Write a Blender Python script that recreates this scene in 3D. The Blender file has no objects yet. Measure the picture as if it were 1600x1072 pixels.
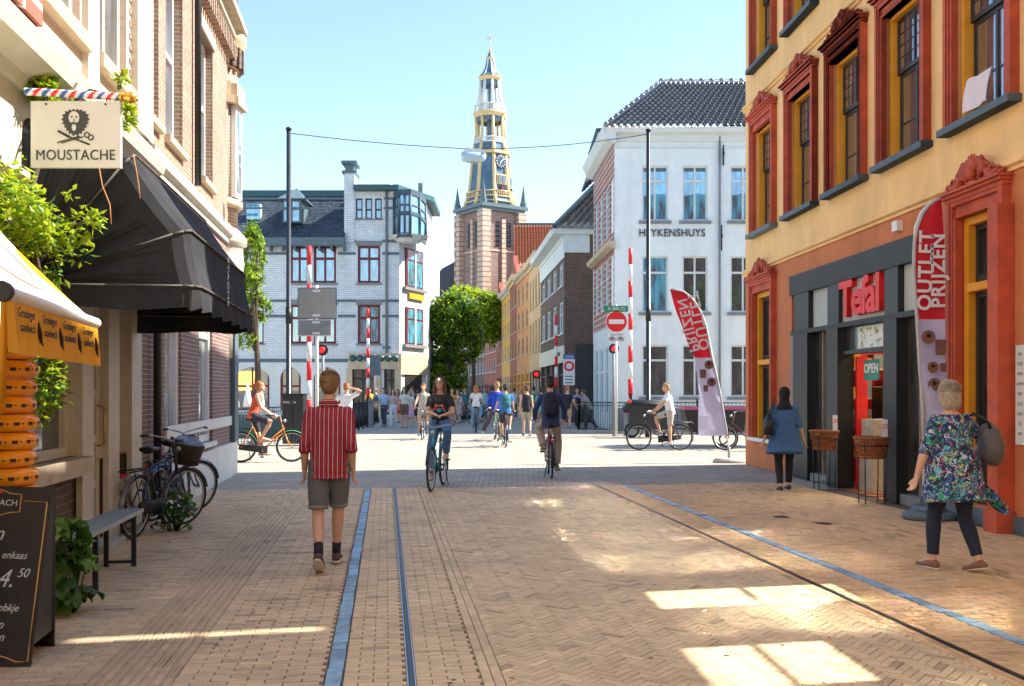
import bpy, bmesh, math, random
from mathutils import Vector, Matrix, Euler, noise
random.seed(7)
R = math.radians
S = bpy.context.scene
C = S.collection
# ---------------- camera, sky, sun, exposure
cam_d = bpy.data.cameras.new('camera'); cam = bpy.data.objects.new('camera', cam_d); C.objects.link(cam)
cam.location = (0, 0, 1.6); cam.rotation_euler = (R(90), 0, 0)
cam_d.sensor_width = 36.0; cam_d.lens = 36.0 * 1500 / 1600
cam_d.shift_y = 74 / 1600; cam_d.clip_end = 3000; cam_d.clip_start = 0.1
S.camera = cam
SUN_EL = 46.0
SUN_AZ = math.degrees(math.atan2(0.985, 0.20))      # clockwise from +Y
w = bpy.data.worlds.new('World'); S.world = w; w.use_nodes = True
nt = w.node_tree; nt.nodes.clear()
sky = nt.nodes.new('ShaderNodeTexSky'); sky.sky_type = 'NISHITA'; sky.sun_disc = False
sky.sun_elevation = R(SUN_EL); sky.sun_rotation = R(SUN_AZ); sky.air_density = 1.0; sky.dust_density = .25; sky.ozone_density = 1.2
bg = nt.nodes.new('ShaderNodeBackground'); bg.inputs[1].default_value = 0.115
wo = nt.nodes.new('ShaderNodeOutputWorld')
nt.links.new(sky.outputs[0], bg.inputs[0]); nt.links.new(bg.outputs[0], wo.inputs[0])
sd = bpy.data.lights.new('sun', 'SUN'); sd.energy = 4.3; sd.angle = R(0.5); sd.color = (1.0, 0.94, 0.83)
so = bpy.data.objects.new('sun', sd); C.objects.link(so)
sv = Vector((math.sin(R(SUN_AZ)) * math.cos(R(SUN_EL)), math.cos(R(SUN_AZ)) * math.cos(R(SUN_EL)), math.sin(R(SUN_EL))))
so.rotation_euler = sv.to_track_quat('Z', 'Y').to_euler(); so.location = (20, 0, 30)
S.view_settings.view_transform = 'Standard'; S.view_settings.look = 'None'
S.view_settings.exposure = 1.56; S.view_settings.gamma = 1; S.view_settings.use_curve_mapping = False
S.cycles.use_denoising = True; S.cycles.max_bounces = 6; S.cycles.diffuse_bounces = 4; S.cycles.glossy_bounces = 3
S.cycles.transmission_bounces = 4; S.cycles.transparent_max_bounces = 6
S.cycles.sample_clamp_indirect = 0; S.cycles.caustics_reflective = True; S.cycles.blur_glossy = 0; S.cycles.caustics_refractive = False

# ---------------- picture point -> place in the world
def G(px, py):
    Y = 2400 / (py - 610.0); return Vector(((px - 800) / 1500 * Y, Y, 0))
def W(px, py, Y): return Vector(((px - 800) / 1500 * Y, Y, 1.6 - (py - 610) / 1500 * Y))
def GX(px, Y, z=0): return Vector(((px - 800) / 1500 * Y, Y, z))

# ---------------- objects
def tag(o, label=None, cat=None, group=None, kind=None):
    if label: o['label'] = label
    if cat: o['category'] = cat
    if group: o['group'] = group
    if kind: o['kind'] = kind
    return o
def thing(name, label, cat, loc=(0, 0, 0), rz=0.0, group=None):
    o = bpy.data.objects.new(name, None); C.objects.link(o); o.location = loc; o.rotation_euler = (0, 0, rz)
    o.empty_display_size = 0.1
    return tag(o, label, cat, group)
def children(o): return [c for c in bpy.data.objects if c.parent == o]
KIDS = {}
def link(name, me, parent=None, loc=(0, 0, 0), rot=(0, 0, 0)):
    o = bpy.data.objects.new(name, me); C.objects.link(o); o.location = loc; o.rotation_euler = rot
    if parent is not None:
        o.parent = parent; KIDS.setdefault(parent.name, []).append(o)
    return o
def copy_tree(o, parent=None):
    c = o.copy(); C.objects.link(c); c.parent = parent
    if parent is not None: KIDS.setdefault(parent.name, []).append(c)
    for ch in list(KIDS.get(o.name, [])): copy_tree(ch, c)
    return c
class MB:
    def __init__(s): s.v = []; s.f = []; s.mi = []; s.sm = []; s.m = 0
    def quad(s, a, b, c, d, smooth=False):
        n = len(s.v); s.v += [tuple(a), tuple(b), tuple(c), tuple(d)]; s.f.append((n, n+1, n+2, n+3)); s.mi.append(s.m); s.sm.append(smooth)
    def poly(s, pts, smooth=False):
        n = len(s.v); s.v += [tuple(p) for p in pts]; s.f.append(tuple(range(n, n+len(pts)))); s.mi.append(s.m); s.sm.append(smooth)
    def face(s, ids, smooth=False): s.f.append(tuple(ids)); s.mi.append(s.m); s.sm.append(smooth)
    def box(s, x0, x1, y0, y1, z0, z1, M=None):
        n = len(s.v)
        P = [Vector(p) for p in ((x0,y0,z0),(x1,y0,z0),(x1,y1,z0),(x0,y1,z0),(x0,y0,z1),(x1,y0,z1),(x1,y1,z1),(x0,y1,z1))]
        if M is not None: P = [M @ p for p in P]
        s.v += [tuple(p) for p in P]
        for q in ((0,3,2,1),(4,5,6,7),(0,1,5,4),(1,2,6,5),(2,3,7,6),(3,0,4,7)): s.face([n+i for i in q])
    def bar(s, a, b, r, r2=None, n=8, smooth=True):
        a = Vector(a); b = Vector(b); s.loft([a, b], [(r, r), (r if r2 is None else r2,)*2], n=n, smooth=smooth)
    def tube(s, pts, r, n=8, ref=None):
        s.loft([Vector(p) for p in pts], [(r, r)]*len(pts) if not isinstance(r, list) else [(q, q) for q in r], n=n, ref=ref)
    def loft(s, pts, rad, ref=None, n=12, smooth=True, dome=0.0, cap=True):
        pts = [Vector(p) for p in pts]; rad = list(rad)
        if dome:
            t0 = (pts[0]-pts[1]).normalized(); t1 = (pts[-1]-pts[-2]).normalized()
            r0 = min(rad[0])*dome; r1 = min(rad[-1])*dome
            A = [pts[0]+t0*r0*.95, pts[0]+t0*r0*.7]; B = [pts[-1]+t1*r1*.7, pts[-1]+t1*r1*.95]
            ra = [tuple(q*.3 for q in rad[0]), tuple(q*.72 for q in rad[0])]; rb = [tuple(q*.72 for q in rad[-1]), tuple(q*.3 for q in rad[-1])]
            pts = A+pts+B; rad = ra+rad+rb
        n0 = len(s.v); k = len(pts); pu = None
        for i, p in enumerate(pts):
            t = pts[min(i+1, k-1)]-pts[max(i-1, 0)]
            if t.length < 1e-9: t = Vector((0, 0, 1))
            t.normalize()
            rr = Vector(ref) if ref is not None else (pu if pu is not None else (Vector((1, 0, 0)) if abs(t.x) < .8 else Vector((0, 1, 0))))
            u = rr - t*rr.dot(t)
            if u.length < 1e-4: u = Vector((0, 1, 0)) - t*t.y
            u.normalize(); v = t.cross(u); pu = u
            a, b = rad[i]
            for j in range(n):
                th = 2*math.pi*j/n
                s.v.append(tuple(p + u*(a*math.cos(th)) + v*(b*math.sin(th))))
        for i in range(k-1):
            for j in range(n):
                j2 = (j+1) % n; a = n0+i*n
                s.face((a+j, a+j2, a+n+j2, a+n+j), smooth)
        if cap:
            s.face([n0+j for j in range(n)][::-1], False); s.face([n0+(k-1)*n+j for j in range(n)], False)
    def lathe(s, prof, n=16, c=(0, 0, 0), smooth=True, sx=1, sy=1, rot=0):
        n0 = len(s.v)
        for r, z in prof:
            for j in range(n):
                th = 2*math.pi*j/n+rot; s.v.append((c[0]+r*sx*math.cos(th), c[1]+r*sy*math.sin(th), c[2]+z))
        for i in range(len(prof)-1):
            for j in range(n):
                j2 = (j+1) % n; a = n0+i*n; s.face((a+j, a+j2, a+n+j2, a+n+j), smooth)
        s.face([n0+j for j in range(n)][::-1]); s.face([n0+(len(prof)-1)*n+j for j in range(n)])
    def ball(s, c, r, n=12, m=8, M=None):
        if isinstance(r, (int, float)): r = (r, r, r)
        n0 = len(s.v); c = Vector(c)
        for i in range(1, m):
            ph = math.pi*i/m
            for j in range(n):
                th = 2*math.pi*j/n
                p = Vector((r[0]*math.sin(ph)*math.cos(th), r[1]*math.sin(ph)*math.sin(th), -r[2]*math.cos(ph)))
                if M is not None: p = M @ p
                s.v.append(tuple(c+p))
        b = Vector((0, 0, -r[2])); t = Vector((0, 0, r[2]))
        if M is not None: b = M @ b; t = M @ t
        s.v.append(tuple(c+b)); s.v.append(tuple(c+t)); ib = len(s.v)-2; it = ib+1
        for i in range(m-2):
            for j in range(n):
                j2 = (j+1) % n; a = n0+i*n; s.face((a+j, a+j2, a+n+j2, a+n+j), True)
        for j in range(n):
            j2 = (j+1) % n
            s.face((ib, n0+j2, n0+j), True); s.face((it, n0+(m-2)*n+j, n0+(m-2)*n+j2), True)
    def prism(s, pts, d, axis='y', M=None):
        """pts: 2D outline (x,z) counter-clockwise seen from -y; extruded from y=0 to y=d."""
        n0 = len(s.v); k = len(pts)
        P = [Vector((x, 0, z)) for x, z in pts]+[Vector((x, d, z)) for x, z in pts]
        if axis == 'z': P = [Vector((x, y, 0)) for x, y in pts]+[Vector((x, y, d)) for x, y in pts]
        if axis == 'x': P = [Vector((0, x, z)) for x, z in pts]+[Vector((d, x, z)) for x, z in pts]
        if M is not None: P = [M @ p for p in P]
        s.v += [tuple(p) for p in P]
        s.face(range(n0, n0+k)); s.face(range(n0+2*k-1, n0+k-1, -1))
        for i in range(k):
            j = (i+1) % k; s.face((n0+j, n0+i, n0+k+i, n0+k+j))
    def torus(s, c, Rr, r, n=32, m=8, axis='x', tone=1):
        n0 = len(s.v); c = Vector(c)
        for i in range(n):
            a = 2*math.pi*i/n
            d = Vector((0, math.cos(a), math.sin(a))) if axis == 'x' else Vector((math.cos(a), math.sin(a), 0)) if axis == 'z' else Vector((math.cos(a), 0, math.sin(a)))
            e = Vector((1, 0, 0)) if axis == 'x' else Vector((0, 0, 1)) if axis == 'z' else Vector((0, 1, 0))
            for j in range(m):
                b = 2*math.pi*j/m; s.v.append(tuple(c+d*(Rr+r*math.cos(b))+e*(r*math.sin(b))))
        for i in range(n):
            i2 = (i+1) % n
            for j in range(m):
                j2 = (j+1) % m; s.face((n0+i*m+j, n0+i2*m+j, n0+i2*m+j2, n0+i*m+j2), True)
    def mesh(s, name, mats):
        me = bpy.data.meshes.new(name); me.from_pydata(s.v, [], s.f)
        if not isinstance(mats, (list, tuple)): mats = [mats]
        for m in mats: me.materials.append(m)
        me.polygons.foreach_set('material_index', s.mi); me.polygons.foreach_set('use_smooth', s.sm)
        me.update(); return me
    def build(s, name, mats, parent=None, loc=(0, 0, 0), rot=(0, 0, 0), fix=True):
        me = s.mesh(name, mats)
        if fix and len(s.f) < 60000:
            bm = bmesh.new(); bm.from_mesh(me); bmesh.ops.recalc_face_normals(bm, faces=bm.faces); bm.to_mesh(me); bm.free()
        return link(name, me, parent, loc, rot)
def attr(me, name, vals):
    a = me.attributes.new(name, 'FLOAT', 'FACE'); a.data.foreach_set('value', vals)

# ---------------- materials
def mat(name, col, rough=.7, var=.12, vs=3.0, bump=0.0, bs=60.0, metal=0.0, spec=.5, tone=False, coords='Object', trans=0.0, ao=None, dirt=0.0):
    m = bpy.data.materials.new(name); m.use_nodes = True; t = m.node_tree; N = t.nodes; L = t.links
    b = N['Principled BSDF']; b.inputs['Roughness'].default_value = rough; b.inputs['Metallic'].default_value = metal
    b.inputs['Specular IOR Level'].default_value = spec
    tc = N.new('ShaderNodeTexCoord')
    nz = N.new('ShaderNodeTexNoise'); nz.inputs['Scale'].default_value = vs; nz.inputs['Detail'].default_value = 6; nz.inputs['Roughness'].default_value = .6
    L.new(tc.outputs[coords], nz.inputs['Vector'])
    rp = N.new('ShaderNodeMapRange'); rp.inputs[1].default_value = .3; rp.inputs[2].default_value = .7
    rp.inputs[3].default_value = 1-var; rp.inputs[4].default_value = 1+var
    L.new(nz.outputs[0], rp.inputs[0])
    mul = N.new('ShaderNodeVectorMath'); mul.operation = 'SCALE'; mul.inputs[0].default_value = col[:3]
    L.new(rp.outputs[0], mul.inputs['Scale']); src = mul.outputs[0]
    if dirt:
        n3 = N.new('ShaderNodeTexNoise'); n3.inputs['Scale'].default_value = .7; n3.inputs['Detail'].default_value = 8; n3.inputs['Roughness'].default_value = .7
        mp = N.new('ShaderNodeMapping'); mp.inputs['Scale'].default_value = (1.5, 1.5, .35); L.new(tc.outputs['Object'], mp.inputs[0]); L.new(mp.outputs[0], n3.inputs['Vector'])
        r3 = N.new('ShaderNodeMapRange'); r3.inputs[1].default_value = .45; r3.inputs[2].default_value = .75; r3.inputs[3].default_value = 1; r3.inputs[4].default_value = 1-dirt
        L.new(n3.outputs[0], r3.inputs[0]); k = N.new('ShaderNodeVectorMath'); k.operation = 'SCALE'; L.new(src, k.inputs[0]); L.new(r3.outputs[0], k.inputs['Scale']); src = k.outputs[0]
    if tone:
        at = N.new('ShaderNodeAttribute'); at.attribute_name = 'tone'; k = N.new('ShaderNodeVectorMath'); k.operation = 'SCALE'
        L.new(src, k.inputs[0]); L.new(at.outputs['Fac'], k.inputs['Scale']); src = k.outputs[0]
    L.new(src, b.inputs['Base Color'])
    if bump:
        n2 = N.new('ShaderNodeTexNoise'); n2.inputs['Scale'].default_value = bs; n2.inputs['Detail'].default_value = 4
        L.new(tc.outputs[coords], n2.inputs['Vector'])
        bp = N.new('ShaderNodeBump'); bp.inputs['Strength'].default_value = bump; bp.inputs['Distance'].default_value = .01
        L.new(n2.outputs[0], bp.inputs['Height']); L.new(bp.outputs[0], b.inputs['Normal'])
    if trans:
        tr = N.new('ShaderNodeBsdfTranslucent'); L.new(src, tr.inputs[0]); mx = N.new('ShaderNodeMixShader'); mx.inputs[0].default_value = trans
        L.new(b.outputs[0], mx.inputs[1]); L.new(tr.outputs[0], mx.inputs[2]); L.new(mx.outputs[0], N['Material Output'].inputs[0])
    return m
def brick_mat(name, c1, c2, mortar, bw=.21, rh=.062, ms=.008, rough=.8, bump=.5, off=.5, flat=False, dirt=.15, squash=1.0):
    m = bpy.data.materials.new(name); m.use_nodes = True; t = m.node_tree; N = t.nodes; L = t.links
    b = N['Principled BSDF']; b.inputs['Roughness'].default_value = rough
    tc = N.new('ShaderNodeTexCoord'); sp = N.new('ShaderNodeSeparateXYZ'); L.new(tc.outputs['Object'], sp.inputs[0])
    cb = N.new('ShaderNodeCombineXYZ')
    if flat: L.new(sp.outputs[0], cb.inputs[0]); L.new(sp.outputs[1], cb.inputs[1])
    else:
        ad = N.new('ShaderNodeMath'); ad.operation = 'ADD'; L.new(sp.outputs[0], ad.inputs[0]); L.new(sp.outputs[1], ad.inputs[1])
        L.new(ad.outputs[0], cb.inputs[0]); L.new(sp.outputs[2], cb.inputs[1])
    br = N.new('ShaderNodeTexBrick'); br.inputs['Scale'].default_value = 1; br.offset = off
    br.inputs['Brick Width'].default_value = bw; br.inputs['Row Height'].default_value = rh
    br.inputs['Mortar Size'].default_value = ms; br.inputs['Mortar Smooth'].default_value = .3; br.inputs['Bias'].default_value = -.1
    br.inputs['Color1'].default_value = (*c1, 1); br.inputs['Color2'].default_value = (*c2, 1); br.inputs['Mortar'].default_value = (*mortar, 1)
    L.new(cb.outputs[0], br.inputs['Vector'])
    nz = N.new('ShaderNodeTexNoise'); nz.inputs['Scale'].default_value = 1.3; nz.inputs['Detail'].default_value = 8; nz.inputs['Roughness'].default_value = .65
    L.new(tc.outputs['Object'], nz.inputs['Vector'])
    r = N.new('ShaderNodeMapRange'); r.inputs[1].default_value = .3; r.inputs[2].default_value = .7; r.inputs[3].default_value = 1-dirt; r.inputs[4].default_value = 1+dirt
    L.new(nz.outputs[0], r.inputs[0]); k = N.new('ShaderNodeVectorMath'); k.operation = 'SCALE'
    L.new(br.outputs[0], k.inputs[0]); L.new(r.outputs[0], k.inputs['Scale']); L.new(k.outputs[0], b.inputs['Base Color'])
    bp = N.new('ShaderNodeBump'); bp.inputs['Strength'].default_value = bump; bp.inputs['Distance'].default_value = .012; bp.invert = True
    L.new(br.outputs['Fac'], bp.inputs['Height']); L.new(bp.outputs[0], b.inputs['Normal'])
    return m
def glass_mat(name, col, refl=.25, rough=.03, curtain_sky=None):
    m = bpy.data.materials.new(name); m.use_nodes = True; t = m.node_tree; N = t.nodes; L = t.links
    b = N['Principled BSDF']; b.inputs['Base Color'].default_value = (*col, 1); b.inputs['Roughness'].default_value = .5
    tc = N.new('ShaderNodeTexCoord')
    nz = N.new('ShaderNodeTexNoise'); nz.inputs['Scale'].default_value = 2.2; nz.inputs['Detail'].default_value = 3
    mp = N.new('ShaderNodeMapping'); mp.inputs['Scale'].default_value = (2.5, 2.5, .5); L.new(tc.outputs['Object'], mp.inputs[0]); L.new(mp.outputs[0], nz.inputs['Vector'])
    cr = N.new('ShaderNodeValToRGB'); cr.color_ramp.elements[0].position = .4; cr.color_ramp.elements[1].position = .62
    cr.color_ramp.elements[0].color = (*[c*.35 for c in col], 1); cr.color_ramp.elements[1].color = (*(curtain_sky or [c*1.6 for c in col]), 1)
    L.new(nz.outputs[0], cr.inputs[0]); L.new(cr.outputs[0], b.inputs['Base Color'])
    g = N.new('ShaderNodeBsdfGlossy'); g.inputs['Roughness'].default_value = rough; g.inputs[0].default_value = (.9, .95, 1, 1)
    n2 = N.new('ShaderNodeTexNoise'); n2.inputs['Scale'].default_value = 1.1; L.new(tc.outputs['Object'], n2.inputs['Vector'])
    bp = N.new('ShaderNodeBump'); bp.inputs['Strength'].default_value = .25; bp.inputs['Distance'].default_value = .02; L.new(n2.outputs[0], bp.inputs['Height']); L.new(bp.outputs[0], g.inputs['Normal'])
    fr = N.new('ShaderNodeLayerWeight'); fr.inputs[0].default_value = .35
    ma = N.new('ShaderNodeMath'); ma.operation = 'MULTIPLY_ADD'; ma.inputs[1].default_value = 1-refl; ma.inputs[2].default_value = refl; L.new(fr.outputs['Fresnel'], ma.inputs[0])
    mx = N.new('ShaderNodeMixShader'); L.new(ma.outputs[0], mx.inputs[0]); L.new(b.outputs[0], mx.inputs[1]); L.new(g.outputs[0], mx.inputs[2])
    L.new(mx.outputs[0], N['Material Output'].inputs[0]); return m
def clear_glass(name):
    m = bpy.data.materials.new(name); m.use_nodes = True; t = m.node_tree; N = t.nodes; L = t.links
    g = N.new('ShaderNodeBsdfGlossy'); g.inputs['Roughness'].default_value = .02; tr = N.new('ShaderNodeBsdfTransparent'); tr.inputs[0].default_value = (.85, .9, .9, 1)
    fr = N.new('ShaderNodeLayerWeight'); fr.inputs[0].default_value = .3
    mx = N.new('ShaderNodeMixShader'); L.new(fr.outputs['Fresnel'], mx.inputs[0]); L.new(tr.outputs[0], mx.inputs[1]); L.new(g.outputs[0], mx.inputs[2])
    L.new(mx.outputs[0], N['Material Output'].inputs[0]); return m
def emit_mat(name, col, s):
    m = mat(name, col, .5, 0); b = m.node_tree.nodes['Principled BSDF']; b.inputs['Emission Color'].default_value = (*col, 1); b.inputs['Emission Strength'].default_value = s; return m

M = {}
M['paver_l'] = mat('clay_paver', (.62, .46, .285), .75, .12, 9, .5, 120, tone=True, dirt=.3)
M['paver_m'] = mat('clay_paver_tan', (.66, .50, .30), .72, .11, 9, .5, 120, tone=True, dirt=.3)
M['paver_r'] = mat('clay_paver_orange', (.64, .42, .22), .75, .16, 9, .5, 120, tone=True, dirt=.3)
M['joint'] = mat('joint_sand', (.13, .10, .075), .95, .3, 20)
M['blue_stone'] = mat('blue_stone', (.22, .36, .48), .5, .3, 12, .6, 60, tone=True)
M['steel_dark'] = mat('dark_steel', (.05, .055, .065), .35, .2, 10, metal=.6)
M['steel'] = mat('brushed_steel', (.5, .52, .54), .35, .1, 10, metal=.8)
M['black'] = mat('black_paint', (.010, .0105, .012), .45, .2, 6)
M['rubber'] = mat('black_rubber', (.02, .02, .02), .7, .2, 20)
M['white'] = mat('white_paint', (.78, .78, .74), .5, .06, 3, dirt=.12)
M['cream'] = mat('cream_paint', (.66, .61, .5), .5, .08, 3, dirt=.18)
M['red'] = mat('red_paint', (.80, .018, .018), .45, .1, 3)
M['signwhite'] = mat('sign_white', (.8, .8, .8), .45, .03, 3)
M['orange_wall'] = mat('apricot_stucco', (.92, .60, .26), .85, .10, 1.2, .35, 60, dirt=.22)
M['terra_wall'] = mat('terracotta_stucco', (.60, .20, .075), .8, .13, 1.2, .35, 60, dirt=.3)
M['terra_red'] = mat('oxblood_paint', (.52, .085, .032), .65, .25, 4, .3, 50, dirt=.2)
M['yellow_frame'] = mat('ochre_paint', (.80, .36, .02), .5, .08, 4)
M['bluegrey'] = mat('blue_grey_sill', (.10, .145, .175), .55, .15, 6, .2, 40)
M['darkframe'] = mat('charcoal_frame', (.022, .023, .023), .45, .2, 4)
M['charcoal_panel'] = mat('charcoal_panel', (.03, .03, .029), .6, .15, 4, .2, 60)
M['grey_panel'] = mat('pale_grey_panel', (.45, .47, .43), .5, .05, 2)
M['glass'] = glass_mat('window_glass_dark', (.035, .035, .035), .16)
M['glass_cyan'] = glass_mat('sky_painted_glass', (.03, .24, .36), .3, curtain_sky=(.06, .50, .68))  # cyan sky reflection painted into the pane colours
M['glass_sash'] = glass_mat('sash_glass', (.04, .05, .055), .30, curtain_sky=(.16, .13, .10))
M['glass_shop'] = glass_mat('shop_glass', (.03, .028, .024), .12)
M['glass_refl'] = glass_mat('window_glass_pale', (.2, .24, .24), .3, curtain_sky=(.5, .55, .52))
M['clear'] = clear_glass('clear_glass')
M['sun_glass'] = glass_mat('sunny_window_glass', (.2, .24, .24), .8, rough=.07, curtain_sky=(.5, .55, .52)); [setattr(n.inputs['Strength'], 'default_value', 0.0) for n in M['sun_glass'].node_tree.nodes if n.type == 'BUMP']
M['milk'] = clear_glass('tinted_glass'); [setattr(n.inputs[0], 'default_value', (.86, .86, .82, 1)) for n in M['milk'].node_tree.nodes if n.type == 'BSDF_TRANSPARENT']
M['brown_brick'] = brick_mat('brown_brick', (.28, .17, .115), (.37, .24, .165), (.50, .43, .35), ms=.007)
M['purple_brick'] = brick_mat('purple_brick', (.19, .10, .09), (.25, .14, .115), (.48, .43, .39), ms=.006)
M['cream_brick'] = brick_mat('cream_brick', (.56, .42, .33), (.64, .5, .4), (.6, .52, .42), ms=.006, dirt=.08)
M['glazed_brick'] = brick_mat('white_glazed_brick', (.68, .73, .74), (.78, .81, .80), (.34, .39, .42), bw=.3, rh=.11, ms=.012, rough=.35)
M['dark_brick'] = brick_mat('dark_house_brick', (.10, .052, .038), (.15, .085, .06), (.19, .16, .13), bw=.25, rh=.08, ms=.008)
M['tower_brick'] = brick_mat('tower_brick', (.24, .145, .125), (.31, .19, .16), (.33, .28, .25), bw=1.2, rh=.35, ms=.03)
M['tower_stone'] = brick_mat('tower_stone_bands', (.55, .40, .30), (.62, .47, .36), (.25, .17, .13), bw=9, rh=1.0, ms=.12, bump=.8)
M['house_white'] = mat('white_stucco', (.84, .89, .87), .7, .06, 1.5, .2, 60, dirt=.16)
M['house_trim'] = mat('pale_trim', (.68, .72, .71), .6, .06, 2)
M['stone_trim'] = mat('sandstone_trim', (.55, .44, .3), .7, .15, 4, .2, 40)
M['blockbrick'] = brick_mat('banded_red_brick', (.33, .10, .07), (.40, .14, .09), (.6, .6, .55), bw=.5, rh=.25, ms=.03)
M['slate'] = mat('slate', (.06, .075, .10), .5, .3, 5, tone=True)
M['pantile'] = mat('glazed_pantile', (.22, .225, .24), .26, .35, 5, spec=1.0, metal=.4)
M['redtile'] = mat('red_clay_tile', (.40, .11, .045), .7, .25, 5)
M['roofmetal'] = mat('lead_roof', (.10, .15, .17), .45, .2, 4)
M['teal'] = mat('teal_copper', (.03, .10, .11), .5, .15, 4)
M['winered'] = mat('wine_red_frame', (.15, .012, .02), .45, .1, 5)
M['gold'] = mat('gold_paint', (.70, .53, .25), .5, .15, 1, dirt=.15)
M['towerblue'] = mat('tower_blue_slate', (.07, .15, .24), .5, .3, .6)
M['clockface'] = mat('clock_face', (.03, .06, .10), .5, 0)
M['orangehouse'] = mat('orange_house', (.66, .29, .09), .8, .1, 1, dirt=.2)
M['tanhouse'] = mat('tan_house', (.62, .42, .22), .8, .1, 1, dirt=.2)
M['redhouse'] = mat('red_house', (.34, .09, .05), .8, .15, 1, dirt=.2)
M['yellowhouse'] = mat('yellow_house', (.75, .40, .06), .8, .1, 1, dirt=.2)
M['leaf'] = mat('leaf_green', (.13, .25, .025), .5, .5, 3, trans=.4)
M['leaf_y'] = mat('leaf_yellow_green', (.38, .48, .02), .5, .4, 3, trans=.45)
M['leaf_d'] = mat('leaf_dark', (.06, .14, .02), .5, .5, 3, trans=.25)
M['bark'] = mat('bark', (.09, .065, .045), .9, .3, 6, .8, 25)
M['awn_black'] = mat('black_awning_cloth', (.036, .037, .042), .9, .35, 2, .2, 200, spec=.15)
M['awn_seam'] = mat('awning_seam', (.11, .10, .085), .8, .1, 2)
M['awn_orange'] = mat('orange_canvas', (.80, .36, .012), .8, .06, 3, .2, 250, trans=.3)
M['awn_white'] = mat('white_canvas', (.74, .72, .68), .8, .06, 3, .2, 250, trans=.15)
M['cheese'] = mat('orange_cheese_rind', (.95, .36, .008), .22, .08, 8, .1, 30, spec=.6)
M['print'] = mat('dark_print', (.03, .012, .008), .5, .2, 30)
M['darktext'] = mat('dark_lettering', (.05, .055, .05), .6, .1, 8)
M['chalk'] = mat('chalk', (.7, .7, .68), .9, .2, 40)
M['board'] = mat('chalkboard', (.035, .026, .022), .6, .3, 4, .15, 40)
M['goldline'] = mat('gold_line', (.75, .42, .1), .5, .1, 8)
M['wood'] = mat('weathered_wood', (.28, .2, .13), .7, .25, 8, .3, 30)
M['palewood'] = mat('pale_wood', (.5, .42, .3), .6, .2, 6, .2, 30)
M['signcream'] = mat('sign_cream', (.74, .72, .62), .6, .04, 3, dirt=.06)
M['wicker'] = brick_mat('wicker', (.55, .19, .05), (.42, .13, .035), (.12, .04, .015), bw=.05, rh=.022, ms=.004, bump=1.0)
M['skin'] = mat('skin', (.62, .35, .23), .55, .08, 12)
M['skin2'] = mat('skin_tan', (.46, .24, .14), .55, .08, 12)
M['road'] = brick_mat('plaza_clinker', (.35, .315, .255), (.42, .375, .30), (.19, .165, .13), bw=.22, rh=.11, ms=.010, flat=True, bump=.4, dirt=.22)
M['setts'] = brick_mat('dark_setts', (.36, .31, .25), (.44, .38, .30), (.18, .155, .125), bw=.2, rh=.12, ms=.014, flat=True, bump=.6, dirt=.25)
M['curbstone'] = mat('kerb_stone', (.4, .38, .35), .7, .15, 5, .2, 60)
M['bench_top'] = mat('bench_blue_grey', (.22, .30, .34), .4, .2, 5)
M['green'] = mat('signal_green', (.01, .28, .12), .5, .1, 3)
M['signblue'] = mat('sign_blue', (.04, .12, .4), .5, .1, 3)
M['grey'] = mat('mid_grey', (.22, .23, .24), .6, .12, 4)
M['redlight'] = emit_mat('red_signal_lens', (.9, .02, .02), .3)
M['lampglass'] = mat('lamp_glass', (.45, .62, .7), .2, .1, 6, spec=.8)

TMP = bpy.data.scenes.new('workbench')
def new_from(obj, name):
    vl = TMP.view_layers[0]; vl.update(); dg = vl.depsgraph; ev = obj.evaluated_get(dg)
    me = bpy.data.meshes.new_from_object(ev); me.name = name; return me
def text(name, s, size, material, parent, loc, rot, depth=.004, align='CENTER', spacing=1.0, sx=1.0, bold=0.0, mirror=False, kind=None):
    cu = bpy.data.curves.new('t', 'FONT'); cu.body = s; cu.size = size; cu.extrude = depth; cu.align_x = align; cu.align_y = 'CENTER'
    cu.space_character = spacing; cu.offset = bold; cu.resolution_u = 3
    o = bpy.data.objects.new('t', cu); TMP.collection.objects.link(o)
    me = new_from(o, name); bpy.data.objects.remove(o); bpy.data.curves.remove(cu)
    me.materials.clear(); me.materials.append(material)
    if sx != 1.0 or mirror:
        me.transform(Matrix.Diagonal((-sx if mirror else sx, 1, 1, 1)))
        if mirror: me.flip_normals()
    return link(name, me, parent, loc, rot)
# ================= the ground
def plane(name, pts, z, m, kind='structure'):
    b = MB(); b.poly([(p[0], p[1], z) for p in pts]); o = b.build(name, m, fix=False)
    if o.data.polygons[0].normal.z < 0: o.data.flip_normals()
    return tag(o, kind=kind)
plane('ground', [(-900, -900), (900, -900), (900, 1500), (-900, 1500)], -.03, mat('far_ground', (.28, .26, .23), .9, .2, .3))
SX = Vector((1, .1313)).normalized(); SD = Vector((-.1313, 1)).normalized()     # across / along the street
def ST(t, s, z=0): p = SX*t+SD*s; return Vector((p.x, p.y, z))
def ts(px, py): g = G(px, py).xy; return g.dot(SX), g.dot(SD)
pave = plane('pavement', [ST(-9, -20), ST(9, -20), ST(9, 16.0), ST(-9, 15.4)], -.012, M['joint'])
plane('road', [(-80, 15.6), (80, 15.6), (80, 170), (-80, 170)], -.008, M['road'])
sb = plane('sett_band', [ST(-4.6, 15.75), ST(5.6, 15.75), ST(5.6, 18.6), ST(-4.6, 18.6)], -.004, M['setts'])
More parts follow.
